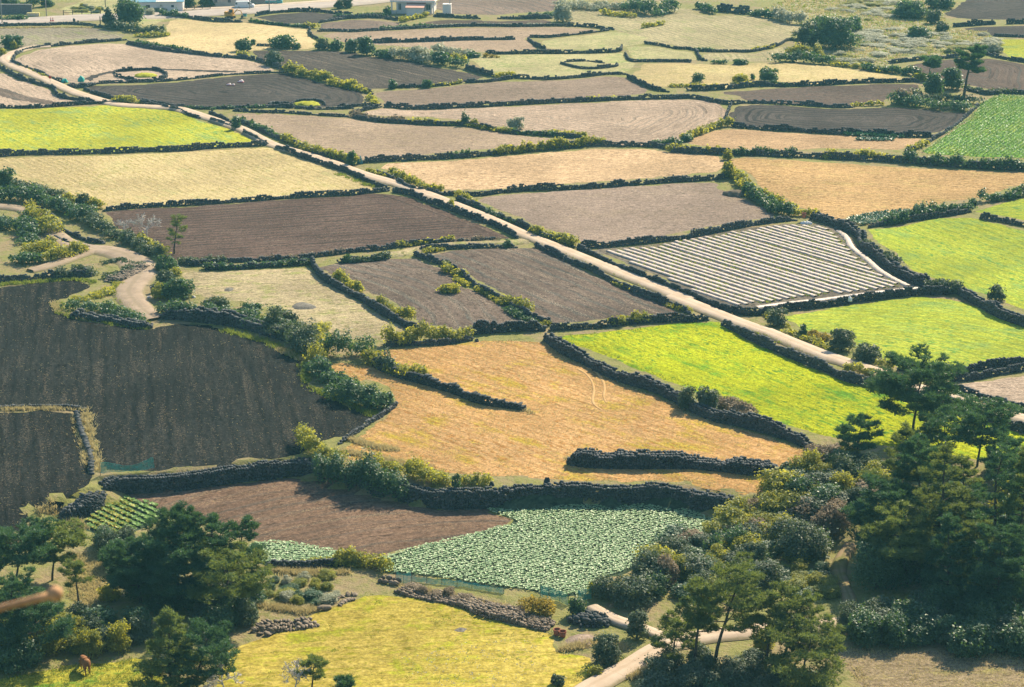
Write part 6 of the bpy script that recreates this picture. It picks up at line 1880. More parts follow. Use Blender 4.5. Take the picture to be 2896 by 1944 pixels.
_v = M_IN @ _n
_u = M_IN @ _d
NROW = 31
_sp = (_v.max() - _v.min()) / NROW
_gaps = []
for k in range(NROW):
    v = _v.min() + (k + 0.5) * _sp
    uu = np.arange(_u.min(), _u.max(), 0.25)
    pts = uu[:, None] * _d + v * _n
    ins = inside(M_IN, pts)
    if ins.sum() < 8:
        continue
    pts = pts[ins]
    bow = np.sin(np.linspace(0, 3.14, 9))[:, None] * _n * rng.normal(0, 0.12) + rng.normal(0, 0.035, (9, 1)) * _n
    a0 = pts[0] + _d * rng.uniform(-0.5, 0.6)
    b0 = pts[-1] + _d * rng.uniform(-0.8, 0.3)
    strip(a0 + (b0 - a0) * np.linspace(0, 1, 9)[:, None] + bow, _sp * rng.uniform(0.54, 0.66))
    _gaps.append(pts + _n * _sp * 0.5)
strip(curve_line(line('f 1110,480 1160,520 1200,590 1290,660 1380,740 1480,800 1570,845'), 0.5), 1.0)
strip(curve_line(line('f 570,985 800,955 1000,935 1300,895 1500,872 1640,858'), 0.5), 0.9)
gp_ = np.vstack(_gaps)
gp_ = gp_[rng.random(len(gp_)) < 0.3]
TUFTS.clear()
tufts_at('grass_green', gp_ + rng.normal(0, 0.12, gp_.shape), 0.25, 0.45, 0.12, 5)
flush_tufts({'grass_green': 'thin green plants between the white plastic rows'})

# ------------------------------------------------------------------ nets
def net_mat():
    q = NT('green_net')
    tr = q.n('BsdfTransparent')
    df = q.b
    df.inputs['Base Color'].default_value = (0.06, 0.36, 0.29, 1)
    df.inputs['Roughness'].default_value = 0.6
    gp = q.n('NewGeometry').outputs['Position']
    nz = q.noise(gp, 3.0, 3)
    mx = q.n('MixShader')
    q.l(q.mapr(nz, 0.3, 0.7, 0.5, 0.8), mx.inputs[0])
    q.l(tr.outputs[0], mx.inputs[1])
    q.l(df.outputs[0], mx.inputs[2])
    q.l(mx.outputs[0], q.out.inputs[0])
    return q.m


MATS['green_net'] = net_mat()
plain('post_wood', (0.10, 0.08, 0.06, 1), 0.8)
plain('post_green', (0.05, 0.22, 0.18, 1), 0.6)


def net(s, label, h=1.0, sag=0.25, posts=3, z0=0.0, seed=0, shift=0.0, lean=0.15):
    p = resample(line(s) + np.array([0, shift]), 0.3)
    n = len(p)
    r = np.random.default_rng(seed)
    b = np.array([p[0][0], p[0][1], float(height(*p[0])) + z0])
    root = thing('green_net', label, 'net', tuple(b), 0, 'green nets')
    K = 6
    cols = []
    wav = smooth_noise1(n, 3, seed + 1) * 0.12
    sg = sag * np.sin(np.linspace(0, math.pi * posts, n)) ** 2
    for q in range(K):
        f = q / (K - 1)
        xy = p + np.column_stack([wav * f, (lean * f + 0.10 * smooth_noise1(n, 2, seed + q))])
        z = height(p[:, 0], p[:, 1]) + z0 + f * (h - sg) + r.normal(0, 0.02, n)
        cols.append(np.column_stack([xy, z]) - b)
    V = np.stack(cols, 1).reshape(-1, 3)
    idx = np.arange(n * K).reshape(n, K)
    me = np_mesh('net_sheet', V, np.column_stack([idx[:-1, :-1].ravel(), idx[1:, :-1].ravel(), idx[1:, 1:].ravel(), idx[:-1, 1:].ravel()]), smooth=True)
    mobj('net_sheet', me, MATS['green_net'], root)
    rope = MB()
    rope.tube([tuple(v) for v in cols[-1][::2]], 0.022, 4)
    rope.build('top_rope', MATS['post_green'], root)
    for k in range(posts + 1):
        i = min(n - 1, int(k * (n - 1) / posts))
        c = cols[0][i]
        m = MB()
        m.tube([(c[0], c[1], c[2] - 0.3), (c[0], c[1] + lean, c[2] + h + 0.06)], 0.028, 6)
        m.build('post', MATS['post_wood'], root)


net('j 665,-14 760,-24 860,-26 940,-34 1025,-52', 'drooping green net on the tall retaining wall by the black field', 1.35, 0.6, 1, 0.2, 3, 0.0, lean=-0.3)
net('k 395,690 450,705 500,690', 'short green net panel at the corner of the pale crop', 1.0, 0.15, 2, 0.0, 4)
net('k 500,690 650,705 800,720 900,735 1000,755 1110,770', 'long low green net along the edge of the pale crop', 0.55, 0.12, 6, 0.0, 5)
net('k 1350,790 1400,800 1470,820 1535,850', 'green net panel behind the golden yellow bush', 1.1, 0.1, 3, 0.0, 6)
net('k 1600,815 1650,810 1690,800', 'green net panel beside the dark rubble row bush', 1.0, 0.1, 2, 0.0, 7)
plain('net_heap', (0.03, 0.36, 0.28, 1), 0.6, 0.3, 0.35, 6.0, bump=0.06)


def lump(name, label, cat, t, x, y, wpx, hpx, mat, seed=0, sub=3, lift=0.0, group=None, rough=0.25, flat=False):
    gx, gy = ground_px(*src(t, x, y))
    s = ppm(gy)
    w, h = wpx / 2.336 / s, hpx / 2.336 / s
    bm = bmesh.new()
    bmesh.ops.create_icosphere(bm, subdivisions=sub, radius=1)
    r = np.random.default_rng(seed)
    ph = r.uniform(0, 6, 6)
    for v in bm.verts:
        d = v.co.normalized()
        k = 1 + rough * (math.sin(d.x * 4 + ph[0]) * math.sin(d.y * 5 + ph[1]) + 0.6 * math.sin(d.z * 7 + ph[2]) * math.sin(d.x * 9 + ph[3]))
        v.co = Vector((d.x * w * 0.5 * k, d.y * w * 0.4 * k, max(-0.15, d.z * k) * h))
    me = bpy.data.meshes.new(name)
    bm.to_mesh(me)
    bm.free()
    for p in me.polygons:
        p.use_smooth = not flat
    o = mobj(name, me, mat, None, (gx, gy + w * 0.3, float(height(gx, gy + w * 0.3)) + lift))
    tag(o, label, cat, group, 'thing')
    return o


lump('net_bundle', 'teal net bundle at the end of the lane bend wall', 'net', 'a', 425, 548, 42, 24, MATS['net_heap'], 1)
lump('net_bundle', 'teal net bundle lying on the black rubble heap', 'net', 'a', 535, 560, 42, 30, MATS['net_heap'], 2, lift=0.7)
lump('net_bundle', 'dark teal bundle at the lane corner of peach field', 'net', 'b', 158, 1085, 40, 45, plain('teal_dark', (0.02, 0.12, 0.14, 1), 0.6, 0.3, 0.3, 5), 3)
plain('bundle_white', (0.62, 0.55, 0.50, 1), 0.8, 0.2, 0.15, 5)
plain('bundle_pink', (0.42, 0.05, 0.12, 1), 0.7, 0.2, 0.25, 5)


def bundle(label, t, x, y, wpx):
    gx, gy = ground_px(*src(t, x, y))
    s = ppm(gy)
    w = wpx / 2.336 / s
    root = thing('cloth_bundle', label, 'bundle', (gx, gy, float(height(gx, gy)) + 0.1), 0.2, 'pink and white bundles on the dark field')
    m = MB()
    prof = [(0.0, 0.34), (0.22, 0.33), (0.38, 0.25), (0.47, 0.12), (0.5, 0.0)]
    m.lathe([(a * w, b * w) for a, b in prof], 14)
    m.v = [(x_ + 0.06 * w * math.sin(5 * x_ / w + 3 * z_), y_ * 0.8, z_ * (1 + 0.25 * math.sin(6 * x_ / w))) for x_, y_, z_ in m.v]
    m.build('cover', MATS['bundle_white'], root, True)
    m = MB()
    ring = [(0.50 * w * math.cos(k), 0.42 * w * math.sin(k), 0.05 * w + 0.03 * w * math.sin(3 * k)) for k in [6.283 * q / 20 for q in range(21)]]
    m.tube(ring, 0.055 * w, 6)
    m.build('hem', MATS['bundle_pink'], root, True)
    m = MB()
    m.tube([(-0.45 * w, -0.1 * w, 0.18 * w), (-0.2 * w, -0.02 * w, 0.33 * w), (0.1 * w, 0, 0.39 * w), (0.42 * w, 0.05 * w, 0.2 * w)], 0.035 * w, 5)
    m.build('band', MATS['bundle_pink'], root, True)


bundle('left pink edged white bundle on the dark oval field', 'a', 1512, 566, 32)
bundle('pale bundle right beside the left pink edged bundle', 'a', 1540, 566, 24)
bundle('upper pink edged white bundle on the dark oval field', 'a', 1590, 546, 40)
for q, (x, y, w, h) in enumerate([(885, 432, 40, 16), (905, 434, 30, 20), (925, 432, 24, 14)]):
    lump('plastic_bag', ['leftmost white plastic bag at the head of the striped rows', 'middle white plastic bag at the head of the striped rows', 'rightmost white plastic bag at the head of the striped rows'][q],
         'bag', 'f', x, y, w, h, plain('bag_white', (0.6, 0.62, 0.6, 1), 0.5, 0.4, 0.1, 4), 20 + q, rough=0.4, group='white bags at the striped rows')
lump('plastic_bag', 'white scrap caught on the wall below the striped rows', 'bag', 'f', 1185, 962, 26, 26, MATS['bag_white'], 25, lift=0.5, rough=0.4)
lump('plastic_bag', 'white scrap on the wall beside the lime field', 'bag', 'i', 525, 705, 34, 20, MATS['bag_white'], 26, lift=0.9, rough=0.4)
plain('pale_rock', (0.48, 0.44, 0.38, 1), 0.85, 0.2, 0.2, 6, bump=0.03)
for lb, t, x, y, w, h in [('white rock at the end of the curving track wall', 'd', 685, 562, 22, 14), ('white rock on the curving track wall', 'd', 585, 540, 20, 14), ('white rock on the tall stone bank', 'd', 1278, 918, 30, 14), ('white slab beside the black barrel', 'd', 985, 918, 40, 8), ('grey boulder at the top of the orange stubble', 'h', 930, 158, 30, 22), ('grey boulder on the edge of the retaining wall', 'h', 1030, 1110, 34, 30), ('dark boulder on the edge of the retaining wall', 'h', 1395, 1110, 50, 60), ('yellow ball shaped fruit on the isolated stone row', 'h', 1725, 940, 16, 14)]:
    mt = plain('fruit', (0.55, 0.36, 0.06, 1), 0.5) if 'fruit' in lb else (MATS['basalt'] if 'boulder' in lb else MATS['pale_rock'])
    lump('rock' if 'fruit' not in lb else 'fruit', lb, 'rock' if 'fruit' not in lb else 'fruit', t, x, y, w, h, mt, len(lb) * 3 + int(x), 2, rough=0.2, flat='boulder' in lb, lift=1.2 if 'fruit' in lb else 0)
lump('earth_mound', 'bare brown earth mound beside the slanting hedge', 'mound', 'f', 430, 250, 150, 34, plain('bare_earth', C(140, 130, 112), 0.95, 0.02, 0.25, 1.5, bump=0.1), 31, 4, rough=0.15)
lump('grave_mound', 'round grassy grave mound inside the stone ring', 'mound', 'a', 955, 515, 150, 24, MATS['lime'], 32, 4, rough=0.05)
lump('grave_mound', 'low grassy mound at the edge of dark oval field', 'mound', 'a', 2020, 705, 180, 24, MATS['lime'], 33, 4, rough=0.1)
wall('a 1770,705 1800,690 1900,690 1960,675 2100,672 2150,700', 'low black stones around the grassy mound by the oval field', 0.6, 0.6, 0.2)
# burnt patches
plain('ash', (0.13, 0.12, 0.10, 1), 0.95, 0.1, 0.4, 5)
for lb, t, x, y, rx, ry in [('large dark burnt patch on the olive fallow field', 'd', 2005, 978, 90, 26), ('small dark burnt patch on the olive fallow field', 'd', 1515, 865, 45, 16), ('brown burnt patch on the meadow', 'k', 850, 1015, 80, 20), ('grey gravel patch beside the pots', 'k', 1620, 1080, 110, 50)]:
    P = line(' '.join([t] + ['%f,%f' % (x + rx * math.cos(a) * (1 + 0.12 * math.sin(3 * a)), y + ry * math.sin(a)) for a in [6.283 * q / 18 for q in range(18)]]))
    o = poly_sheet('burnt_ground' if 'burnt' in lb else 'gravel_ground', P, MATS['ash'] if 'burnt' in lb else MATS['grey'], 0.30 if t == 'd' else 0.28, None, 0.8, 0.2)
    tag(o, lb, 'ground', kind='structure')

# ------------------------------------------------------------------ pots, barrel
plain('terracotta', (0.26, 0.085, 0.045, 1), 0.75, 0.2, 0.2, 5)
plain('black_plastic', (0.012, 0.012, 0.013, 1), 0.5, 0.4, 0.2, 4)
plain('pot_soil', (0.03, 0.024, 0.02, 1), 0.95)


def pot(label, t, x, y, w, h, mat, name='terracotta_pot', cat='pot', lift=0.0):
    gx, gy = ground_px(*src(t, x, y))
    s = ppm(gy)
    r = w / 2.336 / s / 2
    H_ = h / 2.336 / s
    root = thing(name, label, cat, (gx, gy, float(height(gx, gy)) + lift))
    MB().lathe([(0.0, 0.0), (r * 0.72, 0.0), (r * 0.80, H_ * 0.3), (r * 0.92, H_ * 0.88), (r * 0.82, H_ * 0.88), (r * 0.78, H_ * 0.55), (0.0, H_ * 0.55)], 22).build('body', mat, root, True)
    MB().lathe([(r * 0.90, H_ * 0.84), (r, H_ * 0.86), (r, H_), (r * 0.84, H_), (r * 0.82, H_ * 0.84)], 22).build('rim', mat, root, True)
    MB().lathe([(r * 0.79, H_ * 0.62), (0.0, H_ * 0.64)], 22).build('soil', MATS['pot_soil'], root)


pot('left terracotta pot beside the dark rubble pile', 'k', 1460, 1042, 54, 42, MATS['terracotta'])
pot('right terracotta pot in front of the left one', 'k', 1497, 1054, 54, 42, MATS['terracotta'])
pot('terracotta pot standing on the wall under the hedge', 'f', 880, 412, 30, 32, MATS['terracotta'], lift=0.6)
pot('black barrel beside the bushes at the dirt track', 'd', 1012, 885, 40, 42, MATS['black_plastic'], 'barrel', 'barrel')

# ------------------------------------------------------------------ cow
plain('cow_hide', (0.20, 0.085, 0.028, 1), 0.7, 0.25, 0.25, 3)
plain('cow_dark', (0.05, 0.025, 0.015, 1), 0.7)


def cow():
    gx, gy = G('j', 560, 1303)
    root = thing('cow', 'brown cow grazing on the shaded meadow, seen from behind', 'cow', (gx, gy + 0.4, float(height(gx, gy + 0.4)) + 0.03), math.radians(118))
    V = [(-0.72, 0, 1.16), (-0.45, 0, 1.10), (0, 0, 1.02), (0.45, 0, 1.06), (0.75, 0, 1.10), (1.02, 0, 0.92), (1.22, 0, 0.62), (1.36, 0, 0.40), (1.52, 0, 0.16)]
    R = [(0.22, 0.22), (0.31, 0.34), (0.36, 0.42), (0.31, 0.37), (0.24, 0.31), (0.17, 0.22), (0.13, 0.17), (0.13, 0.15), (0.08, 0.08)]
    E = [(k, k + 1) for k in range(8)]

    def chain(a, pts, rad):
        prev = a
        for p, q in zip(pts, rad):
            V.append(p)
            R.append((q, q))
            E.append((prev, len(V) - 1))
            prev = len(V) - 1
    for sgn in (-1, 1):
        o = 0.10 * sgn
        chain(1, [(-0.56, 0.20 * sgn, 0.86), (-0.46, 0.21 * sgn, 0.66), (-0.68 - o * .3, 0.21 * sgn, 0.44), (-0.62 - o, 0.21 * sgn, 0.12), (-0.58 - o, 0.21 * sgn, 0.03)], [0.19, 0.13, 0.07, 0.055, 0.065])
        chain(3, [(0.52, 0.19 * sgn, 0.74), (0.50 + o, 0.19 * sgn, 0.46), (0.52 + o, 0.19 * sgn, 0.12), (0.55 + o, 0.19 * sgn, 0.03)], [0.15, 0.075, 0.052, 0.062])
        chain(7, [(1.27, 0.16 * sgn, 0.52), (1.22, 0.27 * sgn, 0.54)], [0.04, 0.03])
    me = bpy.data.meshes.new('body')
    me.from_pydata(V, E, [])
    o = mobj('body', me, MATS['cow_hide'], root)
    sk = o.modifiers.new('skin', 'SKIN')
    sk.use_smooth_shade = True
    for v, rr in zip(me.skin_vertices[0].data, R):
        v.radius = rr
    me.skin_vertices[0].data[2].use_root = True
    o.modifiers.new('sub', 'SUBSURF').levels = 2
    o.modifiers['sub'].render_levels = 2
    MB().tube([(-0.90, 0, 1.22), (-1.0, 0.02, 1.08), (-1.0, 0.03, 0.7), (-0.98, 0.04, 0.5)], [0.045, 0.035, 0.025, 0.05], 6).build('tail', MATS['cow_dark'], root, True)
    for sgn in (-1, 1):
        MB().tube([(1.22, 0.07 * sgn, 0.66), (1.18, 0.17 * sgn, 0.74), (1.22, 0.19 * sgn, 0.82)], [0.03, 0.022, 0.006], 6).build('horn', MATS['pale_rock'], root, True)


cow()

# ------------------------------------------------------------------ buildings by the far road
plain('plaster_white', (0.62, 0.58, 0.54, 1), 0.85, 0.2, 0.05, 1.0)
plain('plaster_cream', (0.52, 0.45, 0.37, 1), 0.85, 0.2, 0.06, 1.0)
plain('roof_pink', (0.52, 0.30, 0.23, 1), 0.8, 0.2, 0.10, 2.0)
plain('roof_red', (0.34, 0.07, 0.06, 1), 0.7)
plain('roof_blue', (0.14, 0.30, 0.38, 1), 0.5, 0.4, 0.10, 1.0)
plain('roof_white', (0.66, 0.62, 0.55, 1), 0.6, 0.3, 0.05, 1.0)
plain('window_glass', (0.03, 0.055, 0.08, 1), 0.12, 0.6)
plain('frame_white', (0.6, 0.58, 0.55, 1), 0.5)
plain('pole_grey', (0.28, 0.27, 0.25, 1), 0.8, 0.2, 0.12, 2)
plain('wood_dark', (0.045, 0.035, 0.028, 1), 0.8, 0.2, 0.3, 4)
plain('metal_dark', (0.03, 0.032, 0.035, 1), 0.5, 0.5)
plain('paint_white', (0.66, 0.66, 0.64, 1), 0.3, 0.5, 0.03)
plain('paint_yellow', (0.50, 0.25, 0.03, 1), 0.45, 0.5, 0.1)
plain('paint_teal', (0.08, 0.34, 0.33, 1), 0.4, 0.5, 0.05)
plain('tyre', (0.015, 0.015, 0.016, 1), 0.8)
plain('paint_red', (0.42, 0.03, 0.03, 1), 0.5)
plain('concrete_block', (0.46, 0.42, 0.34, 1), 0.9)
plain('planter_yellow', (0.52, 0.44, 0.17, 1), 0.8)


def window(root, x0, x1, z0, z1, y, bars=1, name='window'):
    w = MB().box(x0, x1, y - 0.05, y + 0.05, z0, z1).build(name, MATS['frame_white'], root)
    n = bars + 1
    for k in range(n):
        a = x0 + 0.06 + (x1 - x0 - 0.06) * k / n
        b = x0 + (x1 - x0 - 0.06) * (k + 1) / n
        MB().box(a, b, y - 0.075, y - 0.052, z0 + 0.06, z1 - 0.06).build('pane', MATS['window_glass'], w)
    return w


def at_ground(name, label, cat, t, x, y, rz=0.0, group=None):
    gx, gy = G(t, x, y)
    return thing(name, label, cat, (gx, gy, float(height(gx, gy))), rz, group), ppm(gy)


# white house with the pale red roof: front (south) wall at y = 0
hs, s_ = at_ground('white_house', 'white house with pale red flat roof and small lean-to annex', 'house', 'b', 520, 92, math.radians(-6))
MB().box(-4.7, 4.5, 0, 8, -0.2, 3.0).build('wall', MATS['plaster_white'], hs)
rf = MB().box(-6.2, 5.4, -0.9, 9, 3.0, 3.55).build('roof_slab', MATS['plaster_white'], hs)
m = MB()
m.add([(-6.0, -0.7, 3.56), (5.2, -0.7, 3.56), (5.2, 8.8, 3.56), (-6.0, 8.8, 3.56), (-3.5, 3.0, 4.7), (2.8, 3.0, 4.7), (2.8, 5.2, 4.7), (-3.5, 5.2, 4.7)],
      [(0, 1, 5, 4), (1, 2, 6, 5), (2, 3, 7, 6), (3, 0, 4, 7), (4, 5, 6, 7)])
m.build('roof', MATS['roof_pink'], hs)
MB().box(-0.4, 0.2, 1.0, 1.6, 3.9, 5.1).build('chimney', MATS['plaster_white'], hs)
for cx in (-5.8, 4.9):
    MB().box(cx - 0.16, cx + 0.16, -0.6, -0.28, -0.2, 2.995).build('column', MATS['plaster_white'], hs)
MB().box(-6.1, -4.75, -0.5, -0.35, 0.0, 0.8).build('balustrade', MATS['plaster_white'], hs)
window(hs, -4.2, -3.4, 0.9, 2.6, -0.02)
window(hs, 3.0, 4.2, 1.0, 2.5, -0.02)
an = MB().box(-1.6, 2.6, -3.2, -0.03, -0.2, 1.9).build('annex_wall', MATS['plaster_white'], hs)
m = MB()
m.add([(-1.9, -3.5, 1.95), (2.9, -3.5, 1.95), (2.9, -0.05, 2.65), (-1.9, -0.05, 2.65), (-1.9, -3.5, 2.07), (2.9, -3.5, 2.07), (2.9, -0.05, 2.77), (-1.9, -0.05, 2.77)],
      [(3, 2, 1, 0), (4, 5, 6, 7), (0, 1, 5, 4), (1, 2, 6, 5), (2, 3, 7, 6), (3, 0, 4, 7)])
ar = m.build('annex_roof', MATS['roof_pink'], hs)
MB().box(-2.0, 3.0, -0.25, -0.06, 2.78, 2.92).build('ridge_trim', MATS['roof_red'], ar)
MB().box(-1.64, -1.58, -1.9, -1.4, 0.7, 1.5).build('window', MATS['window_glass'], an)
tk, s_ = at_ground('water_tank_shed', 'small white box shed with a thin chimney pipe', 'shed', 'b', 733, 100, math.radians(-4))
MB().box(-1.05, 1.05, 0, 1.8, -0.1, 2.6).build('wall', MATS['plaster_white'], tk, bevel=0.04)
MB().box(-1.12, 1.12, -0.07, 1.87, 2.6, 2.72).build('roof', MATS['plaster_white'], tk)
MB().tube([(0.7, 1.0, 2.7), (0.7, 1.0, 4.3)], 0.12, 8).build('chimney_pipe', MATS['pole_grey'], tk)

# blue roofed shed
sh_, s_ = at_ground('blue_roofed_shed', 'long pale shed with blue and white roof at the top edge', 'shed', 'a', 1075, 82, math.radians(4))
MB().box(-7.5, 5.2, 0, 9, -0.2, 2.6).build('wall', MATS['plaster_white'], sh_)
m = MB()
m.add([(-8.2, -0.5, 2.62), (5.6, -0.5, 2.62), (5.6, 4.5, 4.2), (-8.2, 4.5, 4.2), (5.6, 9.5, 2.62), (-8.2, 9.5, 2.62)], [(0, 1, 2, 3), (3, 2, 4, 5)])
m.v = m.v + [(x, y, z + 0.12) for x, y, z in m.v]
m.f = m.f + [tuple(6 + i for i in f) for f in m.f] + [(0, 1, 7, 6), (0, 3, 9, 6), (1, 2, 8, 7)]
m.build('roof', MATS['roof_blue'], sh_)
m = MB()
m.add([(-1.6, -0.52, 2.76), (3.6, -0.52, 2.76), (3.6, 4.4, 4.34), (-1.6, 4.4, 4.34)], [(0, 1, 2, 3)])
m.build('roof_panel', MATS['roof_white'], sh_)
for k in range(3):
    MB().box(-0.9 + k * 1.6, -0.7 + k * 1.6, 1.2, 1.4, 3.2, 3.9).build('vent_pipe', MATS['metal_dark'], sh_)
MB().box(-4.2, -3.2, -0.04, 0.04, 0, 1.9).build('door', MATS['metal_dark'], sh_)
window(sh_, 2.2, 3.0, 1.2, 1.9, -0.03, 0)
# low house behind the van
lh, s_ = at_ground('low_house', 'low cream house with dark windows behind the van', 'house', 'a', 1490, 42, math.radians(2))
MB().box(-3.4, 6.5, 0, 7, -0.2, 2.8).build('wall', MATS['plaster_cream'], lh)
MB().box(-4.0, 7.0, -0.7, 7.5, 2.8, 3.05).build('roof', MATS['roof_white'], lh)
for x in (-2.9, 0.6):
    window(lh, x, x + 0.9, 0.9, 2.0, -0.03, 0)
# cream house to the right of the van and the teal truck
ch, s_ = at_ground('cream_house', 'cream house with a wide window right of the van', 'house', 'a', 1740, 26, math.radians(4))
MB().box(-3.2, 3.8, 0, 7, -0.2, 2.9).build('wall', MATS['plaster_cream'], ch)
MB().box(-3.7, 4.3, -0.6, 7.4, 2.9, 3.15).build('roof', MATS['plaster_cream'], ch)
window(ch, -0.8, 1.2, 1.0, 2.2, -0.03)


def wheel(root, x, y, r=0.33):
    w = MB()
    prof = [(r * 0.62, -0.1), (r * 0.94, -0.1), (r, -0.06), (r, 0.06), (r * 0.94, 0.1), (r * 0.62, 0.1)]
    w.lathe(prof, 18)
    w.v = [(x + a, y + c, r + b) for a, b, c in w.v]
    wh = w.build('wheel', MATS['tyre'], root, True)
    q = MB()
    q.lathe([(0.0, 0.07), (r * 0.5, 0.09), (r * 0.62, 0.05), (r * 0.62, -0.05), (0.0, -0.09)], 14)
    q.v = [(x + a, y + c, r + b) for a, b, c in q.v]
    q.build('rim', MATS['paint_white'], wh, True)


def van():
    v, s = at_ground('white_van', 'white delivery van parked beside the asphalt road', 'van', 'a', 1618, 58, math.radians(3))
    prof = [(-2.45, 0.35), (-2.5, 1.0), (-2.42, 1.75), (-2.2, 1.98), (0.9, 2.0), (1.35, 1.85), (2.0, 1.25), (2.45, 1.05), (2.52, 0.5), (2.45, 0.35)]
    m = MB()
    n = len(prof)
    m.add([(x, -0.9, z) for x, z in prof] + [(x, 0.9, z) for x, z in prof], [tuple(range(n)), tuple(range(n, 2 * n))[::-1]] + [(k, n + k, n + (k + 1) % n, (k + 1) % n) for k in range(n)])
    m.build('body', MATS['paint_white'], v, bevel=0.08)
    for sgn in (-1, 1):
        m = MB()
        y = 0.905 * sgn
        m.add([(0.85, y, 1.25), (1.85, y, 1.25), (1.35, y, 1.75), (0.85, y, 1.82)], [(0, 1, 2, 3)])
        m.build('side_window', MATS['window_glass'], v)
        MB().box(-2.35, -1.85, y - 0.005, y + 0.005, 1.2, 1.7).build('side_window', MATS['window_glass'], v)
        d = MB().box(-0.6, 0.75, y - 0.012, y + 0.012, 0.45, 1.85).build('sliding_door', MATS['paint_white'], v)
        MB().box(0.5, 0.66, y - 0.03, y + 0.03, 1.0, 1.05).build('handle', MATS['metal_dark'], d)
        for x in (-1.55, 1.6):
            wheel(v, x, 0.82 * sgn)
        MB().box(2.42, 2.54, 0.62 * sgn - 0.14, 0.62 * sgn + 0.14, 0.72, 0.92).build('headlight', MATS['frame_white'], v)
    m = MB()
    m.add([(1.38, -0.78, 1.86), (1.38, 0.78, 1.86), (2.02, 0.82, 1.27), (2.02, -0.82, 1.27)], [(3, 2, 1, 0)])
    m.build('windscreen', MATS['window_glass'], v)


van()


def truck():
    v, s = at_ground('teal_truck', 'teal and white truck parked near the cream house', 'truck', 'a', 1812, 34, math.radians(4))
    MB().box(-2.3, 0.7, -0.85, 0.85, 0.75, 1.15).build('cargo_bed', MATS['paint_teal'], v, bevel=0.04)
    m = MB()
    prof = [(-2.3, 1.15), (-2.2, 1.9), (-1.2, 2.15), (0.4, 2.05), (0.7, 1.15)]
    n = len(prof)
    m.add([(x, -0.83, z) for x, z in prof] + [(x, 0.83, z) for x, z in prof], [tuple(range(n)), tuple(range(n, 2 * n))[::-1]] + [(k, n + k, n + (k + 1) % n, (k + 1) % n) for k in range(n)])
    m.build('cover', MATS['roof_white'], v, bevel=0.08)
    m = MB()
    prof = [(0.75, 0.4), (0.75, 1.95), (1.6, 1.95), (2.15, 1.2), (2.2, 0.4)]
    n = len(prof)
    m.add([(x, -0.85, z) for x, z in prof] + [(x, 0.85, z) for x, z in prof], [tuple(range(n)), tuple(range(n, 2 * n))[::-1]] + [(k, n + k, n + (k + 1) % n, (k + 1) % n) for k in range(n)])
    c = m.build('cab', MATS['paint_teal'], v, bevel=0.06)
    MB().box(1.0, 1.6, -0.86, -0.852, 1.25, 1.8).build('side_window', MATS['window_glass'], c)
    for sgn in (-1, 1):
        for x in (-1.5, 1.5):
            wheel(v, x, 0.78 * sgn)


truck()


def digger():
    v, s = at_ground('yellow_digger', 'small yellow digger parked behind the black wall', 'digger', 'a', 1522, 122, math.radians(-12))
    for sgn in (-1, 1):
        m = MB()
        prof = [(-1.1, 0.1), (-1.25, 0.3), (-1.1, 0.5), (1.1, 0.5), (1.25, 0.3), (1.1, 0.1), (0.9, 0.0), (-0.9, 0.0)]
        n = len(prof)
        m.add([(x, 0.75 * sgn - 0.2, z) for x, z in prof] + [(x, 0.75 * sgn + 0.2, z) for x, z in prof], [tuple(range(n)), tuple(range(n, 2 * n))[::-1]] + [(k, n + k, n + (k + 1) % n, (k + 1) % n) for k in range(n)])
        m.build('track', MATS['tyre'], v)
    MB().box(-1.3, 0.9, -0.85, 0.85, 0.62, 1.2).build('body', MATS['paint_yellow'], v, bevel=0.06)
    MB().box(-1.35, -0.4, -0.8, 0.8, 1.2, 1.75).build('engine_cover', MATS['paint_yellow'], v, bevel=0.08)
    cb = MB().box(-0.35, 0.75, -0.05, 0.85, 1.2, 2.35).build('cab', MATS['paint_yellow'], v, bevel=0.06)
    MB().box(-0.2, 0.62, -0.075, -0.056, 1.5, 2.2).build('window', MATS['window_glass'], cb)
    MB().tube([(0.8, -0.4, 1.1), (2.0, -0.4, 2.3), (3.0, -0.4, 2.0)], [0.14, 0.16, 0.11], 6).build('boom', MATS['paint_yellow'], v)
    MB().tube([(3.0, -0.4, 2.0), (3.4, -0.4, 0.9)], [0.12, 0.09], 6).build('dipper_arm', MATS['paint_yellow'], v)
    m = MB()
    prof = [(3.15, 0.9), (3.6, 0.9), (3.6, 0.5), (3.3, 0.25), (3.0, 0.45)]
    n = len(prof)
    m.add([(x, -0.75, z) for x, z in prof] + [(x, -0.05, z) for x, z in prof], [tuple(range(n)), tuple(range(n, 2 * n))[::-1]] + [(k, n + k, n + (k + 1) % n, (k + 1) % n) for k in range(n)])
    m.build('bucket', MATS['metal_dark'], v)


digger()


def pole(label, t, x, y, h=9.0, lamp=False, r=0.13):
    p, s = at_ground('utility_pole', label, 'pole', t, x, y, 0, 'poles along the asphalt road')
    MB().tube([(0, 0, -0.2), (0, 0, h)], [r, r * 0.7], 8).build('shaft', MATS['pole_grey'], p, True)
    MB().box(-0.9, 0.9, -0.05, 0.05, h - 0.7, h - 0.6).build('crossarm', MATS['pole_grey'], p)
    for k in (-0.75, 0, 0.75):
        MB().lathe([(0.0, 0.0), (0.05, 0.0), (0.07, 0.12), (0.03, 0.2), (0.0, 0.2)], 8, (k, 0, h - 0.6)).build('insulator', MATS['frame_white'], p)


